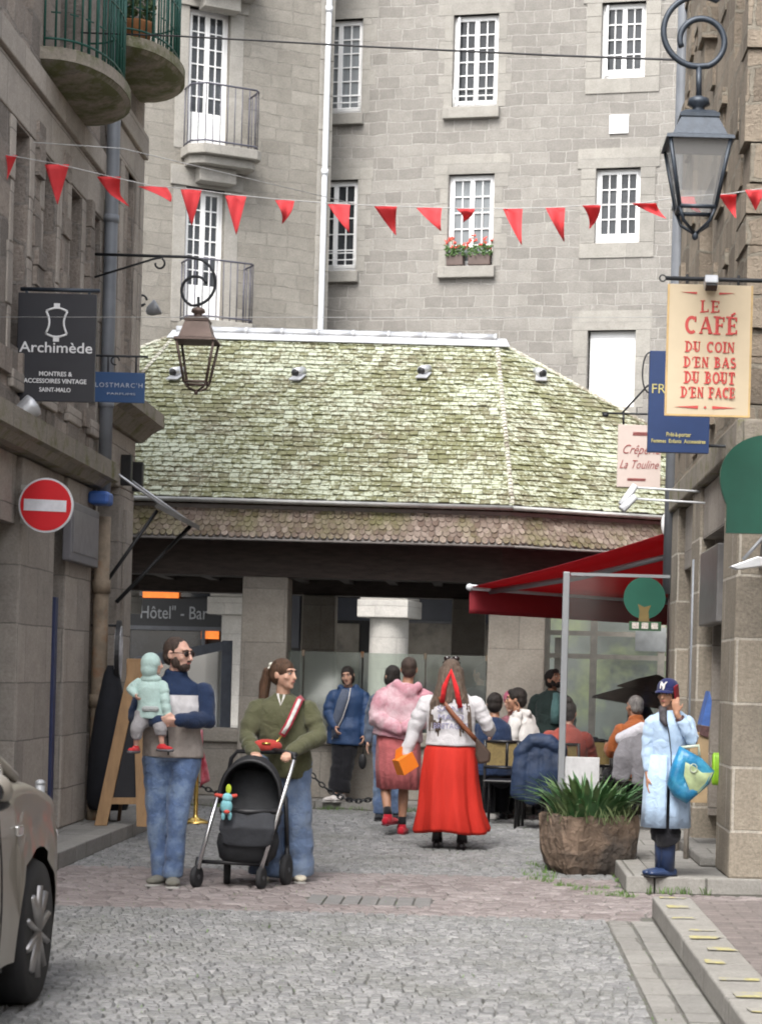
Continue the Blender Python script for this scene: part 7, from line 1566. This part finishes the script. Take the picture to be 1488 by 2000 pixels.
# pram toy
c = V((t.location.x, t.location.y, 0)) + q(447, 1568, -.10); ty = thing('pram_toy', 'dangling turquoise soft toy with a lime leaf and red ties clipped to the pram', 'toy', tuple(c)); T_ = mat('turquoise plush', (.22, .50, .55), .9, 0, .15, 30)
mb = MB(); mb.ell((0, -.02, -.02), (.042, .035, .055)); mb.ell((0.005, -.02, .04), (.036, .032, .034)); mb.ell((-.02, -.02, -.085), (.014, .014, .03)); mb.ell((.025, -.02, -.085), (.014, .014, .03)); obj('toy_body', mb, T_, ty)
mb = MB(); mb.ell((.012, -.02, .10), (.02, .012, .034)); obj('leaf', mb, mat('lime plush', (.48, .60, .04), .8), ty)
mb = MB(); mb.tube([(-.075, 0, .055), (-.03, -.01, .05)], .014, 7, rnd=True); mb.tube([(.03, -.01, .05), (.06, 0, .055)], .013, 7, rnd=True); mb.ell((.008, -.055, -.055), (.022, .012, .014)); obj('tie', mb, mat('red plush', (.55, .07, .05), .8), ty)

# ------------------------------------------------------------------ stone planter with strap leaves
c0 = gnd(1150, 1712); t = thing('stone_planter', 'rough brown hexagonal stone trough planted with strap leaves', 'planter', (c0.x, c0.y + .33, 0), R(20))
M_TROUGH = mat('lichened brown stone', (.155, .11, .08), .95, 0, .4, 6, .03, 16, col2=(.065, .053, .045), c2at=.52, distort=.6)
def hexa(rx, ry, z, j=0): return [V((rx * math.cos(a) * 1.0, ry * math.sin(a), z)) for a in (R(-58), R(-122), R(-176), R(122), R(58), R(4))] if False else [V((rx * x, ry * y, z)) for x, y in ((.86, -.80), (-.86, -.80), (-.95, .0), (-.86, .78), (.86, .78), (.95, .0))]
rnd = random.Random(2); n = 72; rows = []
def hexring(rx, ry, z, w=0):
    h = hexa(rx, ry, z); out = []
    for i in range(6):
        a_, b_ = h[i], h[(i + 1) % 6]
        for k in range(12): p_ = a_.lerp(b_, k / 12); p_ = p_ * (1 - .05 * (1 if k == 0 else .5 if k in (1, 11) else 0)); out.append(V((p_.x, p_.y, z)) + V((rnd.gauss(0, w), rnd.gauss(0, w), rnd.gauss(0, w))))
    return out
for rx, ry, z in ((.27, .27, .0), (.32, .31, .06), (.36, .35, .17), (.375, .365, .28), (.375, .365, .37), (.37, .36, .445), (.36, .35, .46), (.31, .30, .455), (.30, .29, .40)): rows.append(hexring(rx, ry, z, .006))
rows.append([V((0, 0, .40))] * 72); mb = MB(); mb.surf(rows, False, True); obj('trough', mb, M_TROUGH, t, recalc=True)
random.seed(12); mb = MB()
M_LEAF = mat('strap leaf green', (.055, .135, .048), .45, 0, .4, 7, spec=.5, col2=(.15, .22, .085), c2at=.52)
for i in range(210):
    rr = math.sqrt(random.random()); a = random.uniform(0, 2 * PI); bp = V((rr * .29 * math.cos(a), rr * .28 * math.sin(a), .40)); ou = V((math.cos(a), math.sin(a), 0)) * (.3 + rr) ; L = random.uniform(.30, .52); w = random.uniform(.014, .030); pr = []; bend = random.uniform(.35, 1.25)
    sd = V((-math.sin(a), math.cos(a), 0))
    for k in range(6):
        v = k / 5; p_ = bp + ou * (L * .75 * bend * v ** 1.5) + V((0, 0, L * (v - .42 * bend * v ** 2.6))) + sd * random.uniform(-.006, .006); ww = w * (1 - v ** 2.5) + .001; pr.append([p_ - sd * ww, p_ + V((0, 0, -.003)), p_ + sd * ww])
    mb.surf(pr, True)
obj('strap_leaves', mb, M_LEAF, t)
mb = MB(); tufts(mb, [V((.27 * math.cos(a), .25 * math.sin(a), .41)) for a in np.linspace(-2.9, -.2, 13)] + [V((random.uniform(-.28, .28), random.uniform(-.30, -.1), .40)) for _ in range(14)], .14, 9, .045); obj('trailing_grass', mb, mat('grey green grass', (.16, .21, .09), .7, 0, .3, 12), t)

# ------------------------------------------------------------------ chalkboard, gown stand and brass post on the left pavement
D = 18.2; p = at(232, 1600, D); t = thing('a_frame_board', 'tall wooden A frame board with a dark panel on the left pavement', 'sign board', (p.x, D, .12)); k = D / F
bx = lambda x, y, d: V((at(x, y, D).x - p.x, d, at(x, y, D).z - .12))
WOODM = mat('pale ply timber', (.34, .205, .10), .65, 0, .2, 5, .002, 40, stretch=(3, 3, .6))
mb = MB(); zt = 1290
for a, b, w in (((249, 1290), (190, 1598), 24), ((255, 1290), (272, 1602), 22)):
    A_, B_ = bx(*a, .12), bx(*b, -.12); B_.z = .001; mb.prism([A_, A_ + V((w * k, 0, 0)), B_ + V((w * k, 0, 0)), B_], (0, .03, 0))
mb.prism([bx(200, 1570, -.08), bx(275, 1570, -.08), bx(275, 1557, -.075), bx(203, 1557, -.075)], (0, .025, 0)); mb.prism([bx(243, 1286, .12), bx(280, 1286, .12), bx(280, 1320, .11), bx(243, 1320, .11)], (0, .035, 0)); obj('frame', mb, WOODM, t, bevel=.004)
mb = MB(); mb.prism([bx(252, 1320, .115), bx(272, 1320, .115), bx(280, 1557, -.04), bx(206, 1557, -.04)], (0, .012, 0)); obj('panel', mb, mat('black panel', (.012, .012, .016), .7), t)
mb = MB(); mb.tube([bx(262, 1300, .17), V((bx(205, 1590, 0).x + .05, .42, .001))], .018, 6); mb.tube([bx(266, 1300, .17), V((bx(270, 1590, 0).x, .42, .001))], .018, 6); split_obj('rear_leg', mb, mat('dark ply', (.12, .07, .04), .7), t)
c = at(214, 1500, 18.75); t = thing('dark_parasol', 'closed dark parasol leaning at the shop door behind the A frame board', 'parasol', (c.x, 18.75, .12)); zt = at(232, 1225, 18.75).z
mb = MB(); mb.lathe([(.17, .10), (.20, .2), (.19, .6), (.14, 1.0), (.07, 1.35), (.04, 1.42)], n=14); obj('canvas', mb, mat('midnight canvas', (.010, .011, .016), .85, 0, .3, 6), t, fold=0); mb = MB(); mb.tube([V((0, 0, .001)), V((.05, 0, zt - .12))], .018, 8); obj('pole', mb, M_BLACK, t)
c = at(232, 1275, 18.9); t = thing('round_shop_sign', 'narrow round black and white shop sign seen edge on above the dark parasol', 'shop sign', tuple(c)); mb = MB(); Rm = Matrix.Rotation(R(97), 3, 'Z') @ Matrix.Rotation(R(90), 3, 'X'); mb.lathe([(.30, -.02), (.30, .02)], (0, 0, 0), 40, False, Rm); obj('disc', mb, M_BLACK, t); mb = MB(); mb.lathe([(.25, -.026), (.25, -.021)], (0, 0, 0), 36, False, Rm); mb.lathe([(.25, .021), (.25, .026)], (0, 0, 0), 36, False, Rm); obj('disc_face', mb, mat('white and black print', (.5, .5, .55), .5, 0, .9, 9), t)
mb = MB(); mb.tube([V((0, 0, .25)), V((LX - c.x, .0, .25))], .012, 6); obj('bracket', mb, M_IRON, t)
c = gnd(382, 1608); t = thing('rope_stand', 'brass rope stand with a flared shiny base behind the man carrying the baby', 'rope stand', tuple(c))
mb = MB(); mb.lathe([(.15, .001), (.15, .015), (.10, .035), (.03, .06), (.022, .09), (.022, .95), (.035, .96), (.04, .99), (.02, 1.02)], n=24); obj('post', mb, M_BRASS, t)
mb = MB(); rows = [[V((.03 + .02 * math.sin(u * 5 + v * 3) + v * .075 * (u + .2), -.03 - .02 * math.cos(u * 6), .93 - v * .58 + u * .08 * v)) for u in np.linspace(0, 1, 8)] for v in np.linspace(0, 1, 12)]
mb.surf(rows); solo('hanging_cloth', mb, mat('pink and crimson cloth', (.45, .06, .09), .8, 0, .2, 6, col2=(.60, .32, .36), c2at=.52), 'pink and crimson cloth hanging on the brass rope stand', 'cloth', solid=.004).location = c
# chain along the hall's edge
def chain(label, P0, P1, sag):
    mb = MB(); L = (P1 - P0).length; n = int(L / .052); d = (P1 - P0).normalized()
    for i in range(n):
        u = (i + .5) / n; c = P0.lerp(P1, u) - V((0, 0, sag * 4 * u * (1 - u))); sl = -sag * 4 * (1 - 2 * u) / L; tdir = V((d.x, d.y, d.z + sl)).normalized(); up = V((0, 0, 1)) if i % 2 else V((0, 1, 0)); sd = tdir.cross(up).normalized()
        mb.tube([c + tdir * (.038 * math.cos(a)) + sd * (.022 * math.sin(a)) for a in np.linspace(0, 2 * PI, 11)[:-1]], .0085, 5, closed=True)
    return solo('chain', mb, M_IRON, label, 'chain', 'chains along the edge of the hall')
ps = [at(330, 1500, 22.5).x, at(598, 1500, 22.5).x - .05, at(770, 1500, 22.5).x]
for i, x in enumerate(ps):
    mb = MB(); mb.lathe([(.07, .001), (.07, .04), (.04, .07), (.035, .52), (.05, .55), (.05, .6), (.02, .64)], (x, 22.5, 0), 14); solo('chain_post', mb, M_IRON, ('black iron chain post hidden behind the man carrying the baby', 'black iron chain post behind the woman with the pram', 'black iron chain post behind the man in pink')[i], 'post', 'chain posts')
chain('sagging black chain beyond the brass rope stand', V((ps[0], 22.5, .55)), V((ps[1], 22.5, .55)), .40); chain('sagging black chain at the feet of the woman on the parapet', V((ps[1], 22.5, .55)), V((ps[2], 22.5, .30)), .28)

# ------------------------------------------------------------------ parked car
cx, yf = -2.87, 10.05                       # centre line and front end (front points down the street)
t = thing('parked_car', 'taupe metallic car parked at the left edge facing away up the street', 'car', (cx, 7.75, 0)); LEN = 4.6; y1 = yf - 7.75; y0_ = y1 - LEN; HW = .885
wy = [y1 - .92, y1 - .92 - 2.72]; WR = .325
M_PAINT = mat('taupe metallic paint', (.275, .252, .22), .42, .3, .06, 3, spec=.45, coat=.3)
def hw(y):
    f = (y - y0_) / LEN; e = 1.0
    if f > .86: e = 1 - .26 * ((f - .86) / .14) ** 2.2
    if f < .1: e = 1 - .22 * ((.1 - f) / .1) ** 2
    return HW * e
def top(y):
    f = (y - y0_) / LEN
    if f > .72: return .985 - .30 * ((f - .72) / .28) ** 2.2, 1.02 - .26 * ((f - .72) / .28) ** 2
    return .985 + .02 * (.72 - f), 1.0
def bot(y):
    b = .24
    for w in wy:
        d = abs(y - w); r = WR + .055
        if d < r: b = max(b, WR + math.sqrt(r * r - d * d))
    return b
ys = sorted(set([y0_ + LEN * i / 60 for i in range(61)] + [w + (WR + .055) * math.cos(a) for w in wy for a in np.linspace(0, PI, 15)] + [w + s_ * (WR + .062) for w in wy for s_ in (-1, 1)]))
rows = []
for y in ys:
    w = hw(y); b = bot(y); zs, zc = top(y); sidez = [b + (zs - b) * f for f in (0, .25, .5, .72, .88, 1.0)]
    bulge = lambda z: .985 - .10 * max(0, (.45 - z)) - .16 * max(0, z - .62) ** 1.4 - (.02 if .60 < z < .64 else 0)
    ar = .0
    for q_ in wy:
        if abs(y - q_) < WR + .12: ar = .012
    side = [V((w * bulge(z) + ar * (1 if z < .75 else 0), y, z)) for z in sidez]; xs = side[-1].x
    rows.append(side + [V((xs - .05, y, zs + .022)), V((xs * .6, y, zc)), V((0, y, zc + .015)), V((-xs * .6, y, zc)), V((-xs + .05, y, zs + .022))] + [V((-p.x, p.y, p.z)) for p in side[::-1]])
mb = MB(); mb.surf(rows); mb.add(rows[0], [tuple(range(len(rows[0])))]); mb.add(rows[-1], [tuple(range(len(rows[-1])))]); body = obj('body', mb, M_PAINT, t)
mb = MB(); mb.lohi((-HW * .93, y0_ + .1, .2), (HW * .93, wy[1] - .42, .7)); mb.lohi((-HW * .93, wy[1] + .42, .2), (HW * .93, wy[0] - .42, .7)); mb.lohi((-HW * .6, y0_ + .1, .25), (HW * .6, y1 - .12, .7)); obj('underbody', mb, M_BLACK, t)
def gh(y):                                   # greenhouse: roof height along the car
    f = (y - y0_) / LEN; a, b, c_, d = .04, .25, .58, .765
    if f < b: return 1.02 + .44 * max(0, (f - a) / (b - a)) ** .8
    if f < c_: return 1.46
    return 1.46 - .45 * ((f - c_) / (d - c_)) ** 1.05
gy = [y0_ + LEN * f for f in np.linspace(.05, .762, 40)]; rg = []; rr_ = []
for y in gy:
    z = max(gh(y), 1.005); w0 = hw(y) * .90; k = (z - 1.0) / .46; w1 = w0 - .20 * k
    s_ = [V((w0, y, .985)), V((w0 - .2 * k * .5, y, .985 + (z - .985) * .5)), V((w1, y, z - .05 * k))]; tp_ = [V((w1 - .05, y, z - .004)), V((w1 * .5, y, z + .012)), V((0, y, z + .018))]
    rg.append(s_ + tp_ + [V((-p.x, p.y, p.z)) for p in (s_ + tp_[:-1])[::-1]])
    rr_.append([V((w1 + .004, y, z - .055 * k)), V((w1 - .046, y, z + .004)), V((w1 * .5, y, z + .02)), V((0, y, z + .026)), V((-w1 * .5, y, z + .02)), V((-w1 + .046, y, z + .004)), V((-w1 - .004, y, z - .055 * k))])
mb = MB(); mb.surf(rg); obj('windows', mb, mat('car glass', (.012, .014, .016), .06, 0, .2, 2, spec=.9), t)
i0, i1 = 11, 29; mb = MB(); mb.surf(rr_[i0:i1]); obj('roof', mb, M_PAINT, t)
mb = MB(); ch = MB()
for s_ in (-1, 1):
    mb.tube([V((s_ * (p[0].x + .004), p[0].y, p[0].z)) for p in [[V((abs(r[0].x), r[0].y, r[0].z))] for r in rr_[i1 - 1:]]], .026, 7); mb.tube([V((s_ * (abs(rr_[i0][0].x) + .0), rr_[i0][0].y, rr_[i0][0].z)), V((s_ * hw(gy[2]) * .89, gy[2], 1.0))], .04, 7); ym = y0_ + LEN * .40; mb.tube([V((s_ * (hw(ym) * .9 + .006), ym, .99)), V((s_ * (hw(ym) * .9 - .195), ym, 1.41))], .028, 6)
    ch.tube([V((s_ * (hw(y) * .9 + .01), y, 1.0)) for y in gy[3:-3]], .011, 6); ch.tube([V((s_ * (abs(r[0].x) + .022), r[0].y, r[0].z - .02)) for r in rr_[i0:]][:-2] + [V((s_ * (hw(gy[-4]) * .9 + .01), gy[-4], 1.0))], .010, 6)
split_obj('pillar', mb, M_PAINT, t); split_obj('window_trim', ch, M_CHROME, t)
M_RIM = mat('alloy rim', (.34, .33, .33), .35, .7, .1, 6)
for y in wy:
    for s_ in (-1, 1):
        c = V((s_ * (HW - .11), y, WR)); Rm = Matrix.Rotation(R(90), 3, 'Y'); mb = MB(); mb.lathe([(WR * .66, -.10), (WR * .94, -.105), (WR, -.07), (WR, .07), (WR * .94, .105), (WR * .66, .10)], c, 40, True, Rm); wh = obj('wheel', mb, M_TYRE, t)
        mb = MB(); mb.lathe([(WR * .66, .095), (WR * .62, .10), (WR * .60, .05), (WR * .1, .04)] if s_ > 0 else [(WR * .1, -.04), (WR * .60, -.05), (WR * .62, -.10), (WR * .66, -.095)], c, 36, True, Rm)
        for k in range(10):
            a = 2 * PI * k / 10 + .3; mb.tube([c + V((s_ * .085, 0, 0)), c + V((s_ * .095, WR * .63 * math.cos(a), WR * .63 * math.sin(a)))], [(.035, .02), (.028, .016)], 6)
        obj('rim', mb, M_RIM, wh)
for s_ in (-1, 1):                           # mirrors, handles, indicators, lamps
    ym = y0_ + LEN * .49; c = V((s_ * (HW + .09), ym - .02, 1.035)); mb = MB(); mb.ell(c, (.115, .085, .078), None, 14, 10); mb.tube([c - V((s_ * .08, 0, .05)), V((s_ * HW * .9, ym + .03, .985))], .026, 6); mi = obj('mirror', mb, M_PAINT, t)
    mb = MB(); mb.ell(c + V((0, -.062, -.004)), (.095, .03, .06), None, 12, 8); obj('mirror_glass', mb, M_SHOPGLASS, mi); mb = MB(); mb.ell(c + V((0, .0, -.05)), (.105, .078, .035), None, 12, 8); obj('mirror_foot', mb, M_BLACK, mi)
    for yh in (y0_ + LEN * .44, y0_ + LEN * .24):
        mb = MB(); X_ = HW * .965; mb.tube([V((s_ * X_, yh - .09, .825)), V((s_ * (X_ + .03), yh - .06, .83)), V((s_ * (X_ + .03), yh + .06, .83)), V((s_ * X_, yh + .09, .825))], .014, 6); obj('handle', mb, M_CHROME, t)
    mb = MB(); mb.box((s_ * (HW * .975 + .004), wy[0] - .36, .80), (.02, .10, .045)); obj('fender_badge', mb, M_CHROME, t, bevel=.006)
    mb = MB(); mb.ell((s_ * .66, y1 - .20, .70), (.15, .16, .075), None, 14, 10); obj('headlight', mb, mat('headlight glass', (.5, .5, .52), .1), t)
    mb = MB(); mb.box((s_ * .70, y0_ + .03, .85), (.26, .1, .14)); obj('taillight', mb, mat('tail red', (.4, .01, .01), .2), t, bevel=.02)
    mb = MB(); yd = y0_ + LEN * .665
    mb.tube([V((s_ * (HW * .986 * (.985 - .10 * max(0, .45 - z) - .16 * max(0, z - .62) ** 1.4) / .985 + .0), yd - .05 * math.sin(z * 2), z)) for z in np.linspace(.3, .96, 8)], .004, 4); obj('door_seam', mb, M_BLACK, t)
c = gnd(92, 1640); c = at(91, 1525, 10.6); mb = MB(); c.z = 0
t = thing('bollard', 'grey bollard with a red reflective band just beyond the parked car', 'bollard', (c.x - .03, 10.6, 0)); zt = at(91, 1530, 10.6).z; mb.tube([V((0, 0, 0.001)), V((0, 0, zt))], .024, 12); mb.ell((0, 0, zt), (.027, .027, .02)); obj('post', mb, M_GREYMETAL, t); mb = MB(); mb.tube([V((0, 0, .72)), V((0, 0, zt - .06))], .026, 12); obj('band', mb, mat('red band', (.5, .02, .05), .4), t)
